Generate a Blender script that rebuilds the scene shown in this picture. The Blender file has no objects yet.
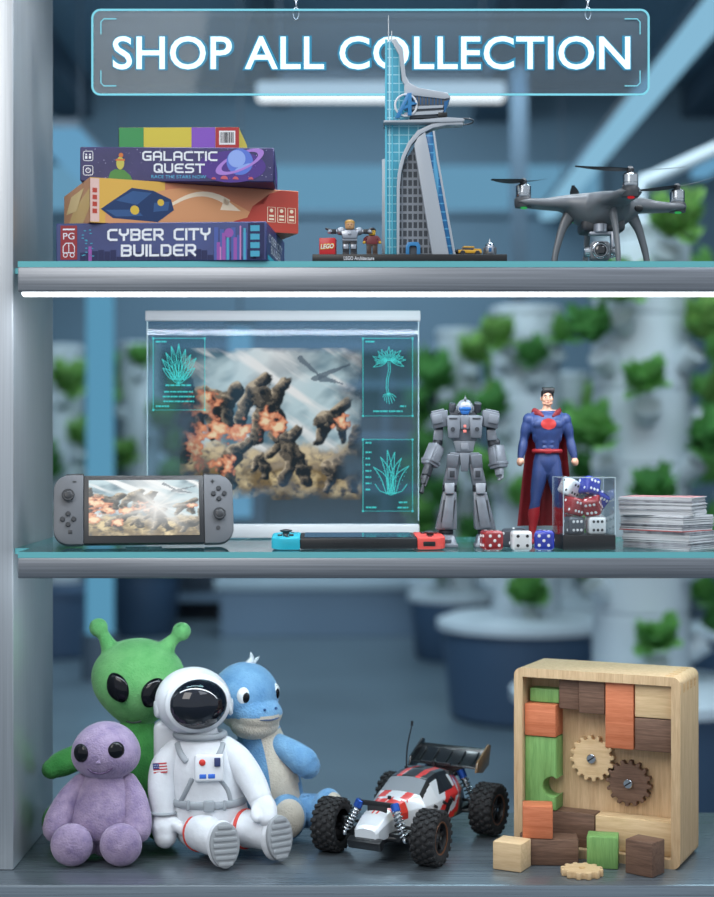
import bpy, bmesh, math, random
from mathutils import Vector, Matrix, Euler, noise as mnoise
SC = bpy.context.scene
COL = SC.collection
R = math.radians
PI = math.pi
random.seed(7)
K = 0.0013          # metres per photo pixel at the shelf front
CZ = 1.4975         # eye height
DECK = 0.93         # height of the lower deck
MIDZ = CZ - 103.3 * K
TOPZ = CZ + 187.5 * K


def P(px, py, Y):
    s = K * (1 + Y / 2)
    return Vector(((px - 357) * s, Y, CZ - (py - 448.5) * s))


def S(Y):
    return K * (1 + Y / 2)


# ------------------------------------------------------------------ things
def thing(name, label, cat, loc=(0, 0, 0), rotz=0.0, group=None):
    o = bpy.data.objects.new(name, None)
    o.empty_display_size = 0.03
    COL.objects.link(o)
    o.location = loc
    o.rotation_euler = (0, 0, rotz)
    o['label'] = label
    o['category'] = cat
    if group:
        o['group'] = group
    return o


def tag(o, label, cat, group=None):
    o['label'] = label
    o['category'] = cat
    if group:
        o['group'] = group
    return o


def struct(o):
    o['kind'] = 'structure'
    return o


def dup(root, loc=None, rot=None, label=None, group=None, scale=None):
    def cp(o, parent):
        c = o.copy()
        COL.objects.link(c)
        c.parent = parent
        for ch in [x for x in bpy.data.objects if x.parent == o]:
            cp(ch, c)
        return c
    r = cp(root, None)
    if loc is not None:
        r.location = loc
    if rot is not None:
        r.rotation_euler = rot
    if scale is not None:
        r.scale = (scale,) * 3
    if label:
        r['label'] = label
    if group:
        r['group'] = group
    return r


# ------------------------------------------------------------------ mesh builder
class MB:
    def __init__(s):
        s.bm = bmesh.new()
        s.mi = 0

    def add(s, verts, faces):
        vs = [s.bm.verts.new(v) for v in verts]
        out = []
        for f in faces:
            try:
                nf = s.bm.faces.new([vs[i] for i in f])
                nf.material_index = s.mi
                out.append(nf)
            except ValueError:
                pass
        return vs

    def merge(s, bm2, M=None):
        bm2.verts.ensure_lookup_table()
        bm2.verts.index_update()
        vs = [(M @ v.co if M else v.co.copy()) for v in bm2.verts]
        fs = [[v.index for v in f.verts] for f in bm2.faces]
        bm2.free()
        return s.add(vs, fs)

    def box(s, c, size, rot=None, bev=0.0, seg=2):
        b = bmesh.new()
        bmesh.ops.create_cube(b, size=1.0)
        for v in b.verts:
            v.co = Vector((v.co.x * size[0], v.co.y * size[1], v.co.z * size[2]))
        if bev > 0:
            bmesh.ops.bevel(b, geom=list(b.edges), offset=min(bev, min(size) * .49), segments=seg, profile=.5, affect='EDGES')
        M = Matrix.Translation(Vector(c))
        if rot is not None:
            M = M @ (Euler(rot).to_matrix().to_4x4() if not isinstance(rot, Matrix) else rot.to_4x4())
        return s.merge(b, M)

    def hexa(s, pts, bev=0.0, seg=2):
        """8 points: bottom 4 ccw then top 4 ccw"""
        b = bmesh.new()
        vs = [b.verts.new(p) for p in pts]
        for f in ((3, 2, 1, 0), (4, 5, 6, 7), (0, 1, 5, 4), (1, 2, 6, 5), (2, 3, 7, 6), (3, 0, 4, 7)):
            b.faces.new([vs[i] for i in f])
        bmesh.ops.recalc_face_normals(b, faces=list(b.faces))
        if bev > 0:
            bmesh.ops.bevel(b, geom=list(b.edges), offset=bev, segments=seg, profile=.5, affect='EDGES')
        return s.merge(b)

    def taper(s, c, bot, top, h, bev=0.0, off=(0, 0), rot=None):
        """box with different bottom/top footprints, centred at c (middle height)"""
        x0, y0 = bot[0] / 2, bot[1] / 2
        x1, y1 = top[0] / 2, top[1] / 2
        pts = [(-x0, -y0, -h / 2), (x0, -y0, -h / 2), (x0, y0, -h / 2), (-x0, y0, -h / 2),
               (-x1 + off[0], -y1 + off[1], h / 2), (x1 + off[0], -y1 + off[1], h / 2), (x1 + off[0], y1 + off[1], h / 2), (-x1 + off[0], y1 + off[1], h / 2)]
        M = Matrix.Translation(Vector(c))
        if rot is not None:
            M = M @ Euler(rot).to_matrix().to_4x4()
        return s.hexa([M @ Vector(p) for p in pts], bev)

    def lathe(s, prof, n=24, M=None, c=(0, 0, 0), caps=True):
        """profile [(r,z)...] revolved about z"""
        vs, fs = [], []
        m = len(prof)
        for r, z in prof:
            for i in range(n):
                a = 2 * PI * i / n
                vs.append(Vector((r * math.cos(a), r * math.sin(a), z)))
        for j in range(m - 1):
            for i in range(n):
                fs.append((j * n + i, j * n + (i + 1) % n, (j + 1) * n + (i + 1) % n, (j + 1) * n + i))
        if caps:
            fs.append(tuple(range(n))[::-1])
            fs.append(tuple((m - 1) * n + i for i in range(n)))
        T = Matrix.Translation(Vector(c))
        if M is not None:
            T = T @ M.to_4x4()
        return s.add([T @ v for v in vs], fs)

    def cyl(s, p0, p1, r0, r1=None, n=20, bev=0.0):
        p0, p1 = Vector(p0), Vector(p1)
        r1 = r0 if r1 is None else r1
        d = p1 - p0
        L = d.length
        q = d.to_track_quat('Z', 'Y').to_matrix()
        if bev > 0:
            prof = [(max(r0 - bev, 1e-5), 0), (r0, bev), (r1, L - bev), (max(r1 - bev, 1e-5), L)]
        else:
            prof = [(r0, 0), (r1, L)]
        return s.lathe(prof, n, q, p0)

    def ell(s, c, r, rot=None, n=28, m=18, fn=None):
        if isinstance(r, (int, float)):
            r = (r, r, r)
        vs, fs = [Vector((0, 0, 1))], []
        for j in range(1, m):
            t = PI * j / m
            for i in range(n):
                a = 2 * PI * i / n
                vs.append(Vector((math.sin(t) * math.cos(a), math.sin(t) * math.sin(a), math.cos(t))))
        vs.append(Vector((0, 0, -1)))
        for i in range(n):
            fs.append((0, 1 + i, 1 + (i + 1) % n))
            b = 1 + (m - 2) * n
            fs.append((b + (i + 1) % n, b + i, len(vs) - 1))
        for j in range(m - 2):
            for i in range(n):
                a = 1 + j * n
                fs.append((a + i, a + n + i, a + n + (i + 1) % n, a + (i + 1) % n))
        M = Matrix.Translation(Vector(c))
        if rot is not None:
            M = M @ (Euler(rot).to_matrix().to_4x4() if not isinstance(rot, Matrix) else rot.to_4x4())
        out = []
        for v in vs:
            if fn:
                v = fn(v.copy())
            out.append(M @ Vector((v.x * r[0], v.y * r[1], v.z * r[2])))
        return s.add(out, fs)

    def tube(s, pts, radii, n=14, sub=6, caps='round', up=None, closed=False):
        """smooth tube through pts. radii: scalar, or per point scalar / (a,b)"""
        pts = [Vector(p) for p in pts]
        if isinstance(radii, (int, float, tuple)):
            radii = [radii] * len(pts)
        rr = [(r, r) if isinstance(r, (int, float)) else r for r in radii]
        P_, R_ = [], []
        N = len(pts)
        if sub > 1 and N > 2:
            for i in range(N - 1):
                p0, p1, p2, p3 = pts[max(i - 1, 0)], pts[i], pts[i + 1], pts[min(i + 2, N - 1)]
                for k in range(sub):
                    t = k / sub
                    P_.append(.5 * ((2 * p1) + (p2 - p0) * t + (2 * p0 - 5 * p1 + 4 * p2 - p3) * t * t + (3 * p1 - p0 - 3 * p2 + p3) * t ** 3))
                    q0, q1, q2, q3 = rr[max(i - 1, 0)], rr[i], rr[i + 1], rr[min(i + 2, N - 1)]
                    R_.append(tuple(max(1e-5, .5 * ((2 * q1[c]) + (q2[c] - q0[c]) * t + (2 * q0[c] - 5 * q1[c] + 4 * q2[c] - q3[c]) * t * t + (3 * q1[c] - q0[c] - 3 * q2[c] + q3[c]) * t ** 3)) for c in (0, 1)))
            P_.append(pts[-1])
            R_.append(rr[-1])
        else:
            P_, R_ = pts, rr
        M_ = len(P_)
        tang = [(P_[min(i + 1, M_ - 1)] - P_[max(i - 1, 0)]).normalized() for i in range(M_)]
        ref = Vector(up) if up else (Vector((0, 1, 0)) if abs(tang[0].y) < .9 else Vector((1, 0, 0)))
        a = (ref - tang[0] * ref.dot(tang[0])).normalized()
        rings = []
        frames = []
        for i in range(M_):
            a = (a - tang[i] * a.dot(tang[i])).normalized()
            b = tang[i].cross(a)
            frames.append((a.copy(), b.copy()))
        if caps == 'round' and not closed:
            def capr(i, sgn):
                out = []
                for t in (0.15, .45, .75, .93):
                    ang = t * PI / 2
                    out.append((P_[i] + tang[i] * sgn * math.sin(ang) * min(R_[i]), math.cos(ang), i))
                return out
            seq = [x for x in reversed(capr(0, -1))] + [(P_[i], 1, i) for i in range(M_)] + capr(M_ - 1, 1)
        else:
            seq = [(P_[i], 1, i) for i in range(M_)]
        vs, fs = [], []
        for p, sc, i in seq:
            a, b = frames[i]
            for k in range(n):
                t = 2 * PI * k / n
                vs.append(p + a * (math.cos(t) * R_[i][0] * sc) + b * (math.sin(t) * R_[i][1] * sc))
        L = len(seq)
        for j in range(L - 1):
            for k in range(n):
                fs.append((j * n + k, j * n + (k + 1) % n, (j + 1) * n + (k + 1) % n, (j + 1) * n + k))
        if closed:
            for k in range(n):
                fs.append(((L - 1) * n + k, (L - 1) * n + (k + 1) % n, (k + 1) % n, k))
        else:
            fs.append(tuple(range(n))[::-1])
            fs.append(tuple((L - 1) * n + k for k in range(n)))
        return s.add(vs, fs)

    def prism(s, outline, y0, y1, M=None, bev=0.0):
        """outline in x,z extruded from y0 to y1"""
        b = bmesh.new()
        v0 = [b.verts.new((x, y0, z)) for x, z in outline]
        v1 = [b.verts.new((x, y1, z)) for x, z in outline]
        n = len(outline)
        b.faces.new(v0)
        b.faces.new(v1[::-1])
        for i in range(n):
            b.faces.new((v0[(i + 1) % n], v0[i], v1[i], v1[(i + 1) % n]))
        bmesh.ops.recalc_face_normals(b, faces=list(b.faces))
        if bev > 0:
            bmesh.ops.bevel(b, geom=list(b.edges), offset=bev, segments=2, profile=.5, affect='EDGES')
        bmesh.ops.triangulate(b, faces=[f for f in b.faces if len(f.verts) > 4])
        return s.merge(b, M)

    def poly(s, pts):
        b = bmesh.new()
        b.faces.new([b.verts.new(p) for p in pts])
        if len(pts) > 4:
            bmesh.ops.triangulate(b, faces=list(b.faces))
        return s.merge(b)

    def quad(s, o, u, v, w, h):
        o, u, v = Vector(o), Vector(u), Vector(v)
        return s.add([o, o + u * w, o + u * w + v * h, o + v * h], [(0, 1, 2, 3)])

    def ribbon(s, pts, w, nrm=(0, -1, 0)):
        """flat ribbon along pts, width w (scalar or list)"""
        pts = [Vector(p) for p in pts]
        n = Vector(nrm)
        vs = []
        N = len(pts)
        for i, p in enumerate(pts):
            t = (pts[min(i + 1, N - 1)] - pts[max(i - 1, 0)]).normalized()
            side = t.cross(n).normalized() * ((w[i] if isinstance(w, (list, tuple)) else w) / 2)
            vs += [p - side, p + side]
        return s.add(vs, [(2 * i, 2 * i + 1, 2 * i + 3, 2 * i + 2) for i in range(N - 1)])

    def stroke(s, pts, w, y):
        """flat mitred stroke through x,z points at depth y"""
        n = len(pts)
        vs = []
        for i, p in enumerate(pts):
            p = Vector(p)
            d0 = (p - Vector(pts[i - 1])).normalized() if i else None
            d1 = (Vector(pts[i + 1]) - p).normalized() if i < n - 1 else None
            if d0 is None:
                p = p - d1 * (w * .5); m = Vector((-d1.y, d1.x)); k = 1
            elif d1 is None:
                p = p + d0 * (w * .5); m = Vector((-d0.y, d0.x)); k = 1
            else:
                n0, n1 = Vector((-d0.y, d0.x)), Vector((-d1.y, d1.x))
                m = (n0 + n1).normalized()
                k = 1 / max(.4, m.dot(n0))
            a, c = p + m * (w * .5 * k), p - m * (w * .5 * k)
            vs += [Vector((a.x, y, a.y)), Vector((c.x, y, c.y))]
        s.add(vs, [(2 * i, 2 * i + 1, 2 * i + 3, 2 * i + 2) for i in range(n - 1)])

    def techno(s, body, x, z, w, h, y):
        """square, chamfered capitals in a w x h box"""
        adv = []
        for ch in body:
            adv.append(2.6 if ch == ' ' else (0 if ch == 'I' else (3.6 if ch == 'L' else 4)))
        gap = 1.75
        tot = sum(adv) + gap * (len(body) - 1)
        lw = h * .19
        kx, kz = (w - lw) / tot, (h - lw) / 6
        cx = x + lw / 2
        for ch, a in zip(body, adv):
            for j, line in enumerate(GLYPH.get(ch, [])):
                s.stroke([(cx + px_ * kx * (a / 4 if a else 1), z + lw / 2 + pz_ * kz) for px_, pz_ in line], lw, y - j * .00004)
            cx += (a + gap) * kx

    def text(s, body, o, u, v, w, h, depth=0.0, bold=0.0):
        """lettering fitted into w x h, lower-left at o along u (right) and v (up); depth goes along u x v"""
        verts, faces = text_data(body, bold, depth > 0)
        xs = [p.x for p in verts]
        ys = [p.y for p in verts]
        x0, x1, y0, y1 = min(xs), max(xs), min(ys), max(ys)
        o, u, v = Vector(o), Vector(u).normalized(), Vector(v).normalized()
        nn = u.cross(v)
        return s.add([o + u * ((p.x - x0) / (x1 - x0) * w) + v * ((p.y - y0) / (y1 - y0) * h) + nn * (p.z * depth) for p in verts], faces)

    def remesh(s, voxel, smooth=4, iters=1):
        me = bpy.data.meshes.new('t')
        s.bm.to_mesh(me)
        o = bpy.data.objects.new('t', me)
        COL.objects.link(o)
        m = o.modifiers.new('r', 'REMESH')
        m.mode = 'VOXEL'
        m.voxel_size = voxel
        if smooth:
            m2 = o.modifiers.new('s', 'SMOOTH')
            m2.iterations = smooth
            m2.factor = .5
        dg = bpy.context.evaluated_depsgraph_get()
        dg.update()
        me2 = bpy.data.meshes.new_from_object(o.evaluated_get(dg))
        bpy.data.objects.remove(o)
        bpy.data.meshes.remove(me)
        s.bm.free()
        s.bm = bmesh.new()
        s.bm.from_mesh(me2)
        bpy.data.meshes.remove(me2)
        return s

    def xform(s, M):
        for v in s.bm.verts:
            v.co = M @ v.co
        return s

    def paint(s, fn):
        for f in s.bm.faces:
            f.material_index = fn(f.calc_center_median())
        return s

    def build(s, name, mats, parent=None, smooth=40, scale=1.0, recalc=True, sub=0, data_only=False):
        if scale != 1.0:
            for v in s.bm.verts:
                v.co *= scale
        if recalc:
            bmesh.ops.recalc_face_normals(s.bm, faces=list(s.bm.faces))
        me = bpy.data.meshes.new(name)
        s.bm.to_mesh(me)
        s.bm.free()
        for m in (mats if isinstance(mats, (list, tuple)) else [mats]):
            me.materials.append(m)
        if smooth:
            me.shade_smooth()
            if smooth < 180:
                me.set_sharp_from_angle(angle=R(smooth))
        o = bpy.data.objects.new(name, me)
        COL.objects.link(o)
        if parent:
            o.parent = parent
        if sub:
            m = o.modifiers.new('sub', 'SUBSURF')
            m.levels = sub
            m.render_levels = sub
        return o


GLYPH = {
    'A': [[(0, 0), (0, 5), (1, 6), (3, 6), (4, 5), (4, 0)], [(.3, 2.4), (3.7, 2.4)]],
    'B': [[(0, 0), (0, 6), (3.3, 6), (4, 5.3), (4, 3.8), (3.3, 3.1), (.4, 3.1)], [(2.9, 3.1), (3.3, 3.1), (4, 2.4), (4, .7), (3.3, 0), (.3, 0)]],
    'C': [[(4, 6), (1, 6), (0, 5), (0, 1), (1, 0), (4, 0)]],
    'D': [[(0, .4), (0, 6), (3, 6), (4, 5), (4, 1), (3, 0), (.4, 0)]],
    'E': [[(4, 6), (1, 6), (0, 5), (0, 1), (1, 0), (4, 0)], [(.4, 3), (3.4, 3)]],
    'G': [[(4, 6), (1, 6), (0, 5), (0, 1), (1, 0), (4, 0), (4, 2.8), (2.2, 2.8)]],
    'I': [[(0, 0), (0, 6)]],
    'L': [[(0, 6), (0, 0), (4, 0)]],
    'Q': [[(3.2, .2), (3, 0), (1, 0), (0, 1), (0, 5), (1, 6), (3, 6), (4, 5), (4, 1), (3, 0)], [(2.3, 1.8), (4.2, -.2)]],
    'R': [[(0, 0), (0, 6), (3.2, 6), (4, 5.2), (4, 3.4), (3.2, 2.6), (.4, 2.6)], [(2.0, 2.6), (4, 0)]],
    'S': [[(4, 6), (.8, 6), (0, 5.2), (0, 3.8), (.8, 3.05), (3.2, 3.05), (4, 2.3), (4, .8), (3.2, 0), (0, 0)]],
    'T': [[(-.2, 6), (4.2, 6)], [(2, 5.6), (2, 0)]],
    'U': [[(0, 6), (0, 1), (1, 0), (3, 0), (4, 1), (4, 6)]],
    'Y': [[(0, 6), (0, 4), (1, 3), (3, 3), (4, 4), (4, 6)], [(2, 2.6), (2, 0)]],
}
_tc = {}


def text_data(body, bold, solid):
    key = (body, bold, solid)
    if key in _tc:
        return _tc[key]
    cu = bpy.data.curves.new('t', 'FONT')
    cu.body = body
    cu.align_x = 'CENTER'
    cu.space_line = 0.85
    cu.offset = bold
    cu.resolution_u = 4
    if solid:
        cu.extrude = .5
    o = bpy.data.objects.new('t', cu)
    COL.objects.link(o)
    dg = bpy.context.evaluated_depsgraph_get()
    dg.update()
    me = bpy.data.meshes.new_from_object(o.evaluated_get(dg))
    vs = [v.co.copy() for v in me.vertices]
    fs = [tuple(p.vertices) for p in me.polygons]
    bpy.data.objects.remove(o)
    bpy.data.curves.remove(cu)
    bpy.data.meshes.remove(me)
    _tc[key] = (vs, fs)
    return vs, fs


# ------------------------------------------------------------------ materials
def lin(c):
    out = []
    for x in c[:3]:
        x = x / 255.0
        out.append(x / 12.92 if x <= .04045 else ((x + .055) / 1.055) ** 2.4)
    return (*out, 1.0)


def nodes(name):
    m = bpy.data.materials.new(name)
    m.use_nodes = True
    nt = m.node_tree
    for n in list(nt.nodes):
        nt.nodes.remove(n)
    out = nt.nodes.new('ShaderNodeOutputMaterial')
    return m, nt, out


def N(nt, typ, **kw):
    n = nt.nodes.new(typ)
    for k, v in kw.items():
        if k in n.inputs:
            n.inputs[k].default_value = v
        else:
            setattr(n, k, v)
    return n


def pbr(name, col, rough=.5, metal=0.0, var=None, bump=None, sheen=0.0, coat=0.0, spec=.5, sss=0.0, col2=None, stretch=(1, 1, 1), alpha=None):
    """var=(scale, amount) colour variation; bump=(scale, strength, dist)"""
    m, nt, out = nodes(name)
    b = N(nt, 'ShaderNodeBsdfPrincipled')
    nt.links.new(b.outputs[0], out.inputs[0])
    c = lin(col)
    b.inputs['Base Color'].default_value = c
    b.inputs['Roughness'].default_value = rough
    b.inputs['Metallic'].default_value = metal
    b.inputs['Specular IOR Level'].default_value = spec
    if sheen:
        b.inputs['Sheen Weight'].default_value = sheen
        b.inputs['Sheen Roughness'].default_value = .45
        b.inputs['Sheen Tint'].default_value = tuple(.4 + .6 * x for x in c[:3]) + (1,)
    if coat:
        b.inputs['Coat Weight'].default_value = coat
        b.inputs['Coat Roughness'].default_value = .08
    if sss:
        b.inputs['Subsurface Weight'].default_value = sss
        b.inputs['Subsurface Radius'].default_value = (.01, .006, .004)
    if var or bump:
        tc = N(nt, 'ShaderNodeTexCoord')
        mp = N(nt, 'ShaderNodeMapping')
        mp.inputs['Scale'].default_value = stretch
        nt.links.new(tc.outputs['Object'], mp.inputs[0])
    if var:
        nz = N(nt, 'ShaderNodeTexNoise', Scale=var[0], Detail=5.0, Roughness=.6)
        nt.links.new(mp.outputs[0], nz.inputs['Vector'])
        rp = N(nt, 'ShaderNodeValToRGB')
        a = var[1]
        lo = lin(col2) if col2 else tuple(x * (1 - a) for x in c[:3]) + (1,)
        hi = c if col2 else tuple(min(1, x * (1 + a)) for x in c[:3]) + (1,)
        rp.color_ramp.elements[0].color = lo
        rp.color_ramp.elements[0].position = .32
        rp.color_ramp.elements[1].color = hi
        rp.color_ramp.elements[1].position = .68
        nt.links.new(nz.outputs['Fac'], rp.inputs[0])
        nt.links.new(rp.outputs[0], b.inputs['Base Color'])
    if bump:
        nb = N(nt, 'ShaderNodeTexNoise', Scale=bump[0], Detail=4.0)
        nt.links.new(mp.outputs[0], nb.inputs['Vector'])
        bp = N(nt, 'ShaderNodeBump', Strength=bump[1], Distance=bump[2])
        nt.links.new(nb.outputs['Fac'], bp.inputs['Height'])
        nt.links.new(bp.outputs[0], b.inputs['Normal'])
    return m


def emit(name, col, strength=1.0):
    m, nt, out = nodes(name)
    e = N(nt, 'ShaderNodeEmission', Color=lin(col), Strength=strength)
    nt.links.new(e.outputs[0], out.inputs[0])
    return m


def glassy(name, tint=(235, 245, 248), haze=0.0, hazecol=(200, 215, 225), rough=.02, refl=1.0):
    m, nt, out = nodes(name)
    t = N(nt, 'ShaderNodeBsdfTransparent', Color=lin(tint))
    cur = t.outputs[0]
    if haze:
        d = N(nt, 'ShaderNodeBsdfDiffuse', Color=lin(hazecol))
        mx = N(nt, 'ShaderNodeMixShader')
        mx.inputs[0].default_value = haze
        nt.links.new(cur, mx.inputs[1])
        nt.links.new(d.outputs[0], mx.inputs[2])
        cur = mx.outputs[0]
    g = N(nt, 'ShaderNodeBsdfGlossy', Roughness=rough)
    fr = N(nt, 'ShaderNodeLayerWeight', Blend=.5)
    pw = N(nt, 'ShaderNodeMath', operation='POWER')
    pw.inputs[1].default_value = 4.0
    nt.links.new(fr.outputs['Facing'], pw.inputs[0])
    ml = N(nt, 'ShaderNodeMath', operation='MULTIPLY_ADD')
    ml.inputs[1].default_value = .75 * refl
    ml.inputs[2].default_value = .035 * refl
    nt.links.new(pw.outputs[0], ml.inputs[0])
    mx = N(nt, 'ShaderNodeMixShader')
    nt.links.new(ml.outputs[0], mx.inputs[0])
    nt.links.new(cur, mx.inputs[1])
    nt.links.new(g.outputs[0], mx.inputs[2])
    nt.links.new(mx.outputs[0], out.inputs[0])
    return m


def holo(name, col, strength, alpha):
    m, nt, out = nodes(name)
    e = N(nt, 'ShaderNodeEmission', Color=lin(col), Strength=strength)
    t = N(nt, 'ShaderNodeBsdfTransparent')
    mx = N(nt, 'ShaderNodeMixShader')
    mx.inputs[0].default_value = alpha
    nt.links.new(t.outputs[0], mx.inputs[1])
    nt.links.new(e.outputs[0], mx.inputs[2])
    nt.links.new(mx.outputs[0], out.inputs[0])
    return m


def picture(name, strength=1.0, use_alpha=False):
    """lit screen showing the colours stored with its mesh"""
    m, nt, out = nodes(name)
    a = N(nt, 'ShaderNodeAttribute', attribute_name='Col')
    e = N(nt, 'ShaderNodeEmission', Strength=strength)
    nt.links.new(a.outputs['Color'], e.inputs['Color'])
    if use_alpha:
        t = N(nt, 'ShaderNodeBsdfTransparent')
        mx = N(nt, 'ShaderNodeMixShader')
        nt.links.new(a.outputs['Alpha'], mx.inputs[0])
        nt.links.new(t.outputs[0], mx.inputs[1])
        nt.links.new(e.outputs[0], mx.inputs[2])
        nt.links.new(mx.outputs[0], out.inputs[0])
    else:
        g = N(nt, 'ShaderNodeBsdfGlossy', Roughness=.08)
        mx = N(nt, 'ShaderNodeMixShader')
        mx.inputs[0].default_value = .06
        nt.links.new(e.outputs[0], mx.inputs[1])
        nt.links.new(g.outputs[0], mx.inputs[2])
        nt.links.new(mx.outputs[0], out.inputs[0])
    return m


def wood(name, dark, light, axis='x', scale=26, rough=.5):
    m, nt, out = nodes(name)
    b = N(nt, 'ShaderNodeBsdfPrincipled')
    b.inputs['Roughness'].default_value = rough
    b.inputs['Specular IOR Level'].default_value = .3
    nt.links.new(b.outputs[0], out.inputs[0])
    tc = N(nt, 'ShaderNodeTexCoord')
    mp = N(nt, 'ShaderNodeMapping')
    mp.inputs['Scale'].default_value = {'x': (.07, 1, 1), 'y': (1, .07, 1), 'z': (1, 1, .07)}[axis]
    mp.inputs['Location'].default_value = (random.random(), random.random(), random.random())
    nt.links.new(tc.outputs['Object'], mp.inputs[0])
    n1 = N(nt, 'ShaderNodeTexNoise', Scale=scale * 6.0, Detail=6.0, Roughness=.65, Distortion=.8)
    n2 = N(nt, 'ShaderNodeTexNoise', Scale=scale * 30.0, Detail=2.0)
    nt.links.new(mp.outputs[0], n1.inputs['Vector'])
    nt.links.new(mp.outputs[0], n2.inputs['Vector'])
    mx = N(nt, 'ShaderNodeMath', operation='MULTIPLY_ADD')
    mx.inputs[1].default_value = .35
    nt.links.new(n2.outputs['Fac'], mx.inputs[0])
    m2 = N(nt, 'ShaderNodeMath', operation='MULTIPLY')
    m2.inputs[1].default_value = .7
    nt.links.new(n1.outputs['Fac'], m2.inputs[0])
    nt.links.new(m2.outputs[0], mx.inputs[2])
    rp = N(nt, 'ShaderNodeValToRGB')
    rp.color_ramp.elements[0].color = lin(dark)
    rp.color_ramp.elements[0].position = .36
    rp.color_ramp.elements[1].color = lin(light)
    rp.color_ramp.elements[1].position = .66
    nt.links.new(mx.outputs[0], rp.inputs[0])
    nt.links.new(rp.outputs[0], b.inputs['Base Color'])
    bp = N(nt, 'ShaderNodeBump', Strength=.25, Distance=.0006)
    nt.links.new(mx.outputs[0], bp.inputs['Height'])
    nt.links.new(bp.outputs[0], b.inputs['Normal'])
    return m


def brushed(name, col, rough=.34, axis='x', amount=.18, metal=1.0):
    m, nt, out = nodes(name)
    b = N(nt, 'ShaderNodeBsdfPrincipled', Metallic=metal)
    nt.links.new(b.outputs[0], out.inputs[0])
    tc = N(nt, 'ShaderNodeTexCoord')
    mp = N(nt, 'ShaderNodeMapping')
    mp.inputs['Scale'].default_value = {'x': (4, 400, 400), 'z': (400, 400, 4)}[axis]
    nt.links.new(tc.outputs['Object'], mp.inputs[0])
    n = N(nt, 'ShaderNodeTexNoise', Scale=1.0, Detail=3.0)
    nt.links.new(mp.outputs[0], n.inputs['Vector'])
    rp = N(nt, 'ShaderNodeValToRGB')
    c = lin(col)
    rp.color_ramp.elements[0].color = tuple(x * (1 - amount) for x in c[:3]) + (1,)
    rp.color_ramp.elements[0].position = .3
    rp.color_ramp.elements[1].color = tuple(min(1, x * (1 + amount)) for x in c[:3]) + (1,)
    rp.color_ramp.elements[1].position = .7
    nt.links.new(n.outputs['Fac'], rp.inputs[0])
    nt.links.new(rp.outputs[0], b.inputs['Base Color'])
    mr = N(nt, 'ShaderNodeMapRange')
    mr.inputs['To Min'].default_value = rough - .08
    mr.inputs['To Max'].default_value = rough + .1
    nt.links.new(n.outputs['Fac'], mr.inputs['Value'])
    nt.links.new(mr.outputs[0], b.inputs['Roughness'])
    bp = N(nt, 'ShaderNodeBump', Strength=.08, Distance=.0004)
    nt.links.new(n.outputs['Fac'], bp.inputs['Height'])
    nt.links.new(bp.outputs[0], b.inputs['Normal'])
    return m


def leaf(name, c1, c2):
    m, nt, out = nodes(name)
    tc = N(nt, 'ShaderNodeTexCoord')
    nz = N(nt, 'ShaderNodeTexNoise', Scale=5.0, Detail=4.0)
    nt.links.new(tc.outputs['Object'], nz.inputs['Vector'])
    rp = N(nt, 'ShaderNodeValToRGB')
    rp.color_ramp.elements[0].color = lin(c2)
    rp.color_ramp.elements[0].position = .35
    rp.color_ramp.elements[1].color = lin(c1)
    rp.color_ramp.elements[1].position = .65
    nt.links.new(nz.outputs['Fac'], rp.inputs[0])
    d = N(nt, 'ShaderNodeBsdfDiffuse')
    t = N(nt, 'ShaderNodeBsdfTranslucent')
    mx = N(nt, 'ShaderNodeMixShader')
    mx.inputs[0].default_value = .4
    nt.links.new(rp.outputs[0], d.inputs[0])
    nt.links.new(rp.outputs[0], t.inputs[0])
    nt.links.new(d.outputs[0], mx.inputs[1])
    nt.links.new(t.outputs[0], mx.inputs[2])
    nt.links.new(mx.outputs[0], out.inputs[0])
    return m


def plush(name, col, col2=None, scale=18):
    m = pbr(name, col, .95, 0, var=(scale * 2.2, .22), bump=(360, .8, .002), sheen=.55, spec=.15, col2=col2)
    return m


m_black = pbr('black_plastic', (22, 23, 26), .38)
m_dark = pbr('dark_rubber', (30, 31, 33), .75)
m_steel = pbr('polished_steel', (190, 195, 200), .22, 1.0)
m_white = pbr('white_plastic', (228, 230, 232), .35)
m_grey = pbr('grey_plastic', (120, 124, 130), .42)
m_inkw = pbr('white_ink', (235, 238, 245), .5)
# ------------------------------------------------------------------ room
m_floor = pbr('polished_floor', (96, 113, 125), .34, 0, var=(1.2, .10))
m_wall = pbr('blue_grey_wall', (94, 120, 138), .7, 0, var=(.5, .06))
m_ceil = pbr('blue_grey_ceiling', (134, 160, 178), .7, 0, var=(.6, .08))
m_beam = pbr('dark_beam', (74, 92, 108), .6)
m_sill = pbr('pale_post', (70, 90, 106), .6)

b = MB(); b.box((0, 3, -.05), (13, 18.4, .1)); struct(b.build('floor', m_floor, smooth=0))
b = MB(); b.box((0, 12.1, 2.4), (13, .2, 4.8)); struct(b.build('wall_back', m_wall, smooth=0))
b = MB(); b.box((-6.4, 6.35, 2.4), (.2, 11.5, 4.8)); struct(b.build('wall_left', m_wall, smooth=0))
b = MB(); b.box((6.4, 6.35, 2.4), (.2, 11.5, 4.8)); struct(b.build('wall_right', m_wall, smooth=0))
b = MB(); b.box((0, 6.35, 4.87), (13, 11.7, .14)); struct(b.build('ceiling', m_ceil, smooth=0))
# beams that run into the depth of the room
for i, (x, w, h) in enumerate(((-2.55, .3, .3), (1.22, .34, .34), (3.1, .3, .3), (-.7, .14, .2))):
    b = MB(); b.box((x, 5.5, 4.8 - h / 2), (w, 13, h)); struct(b.build('trim_%d' % (i + 1), m_beam, smooth=0))
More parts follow.
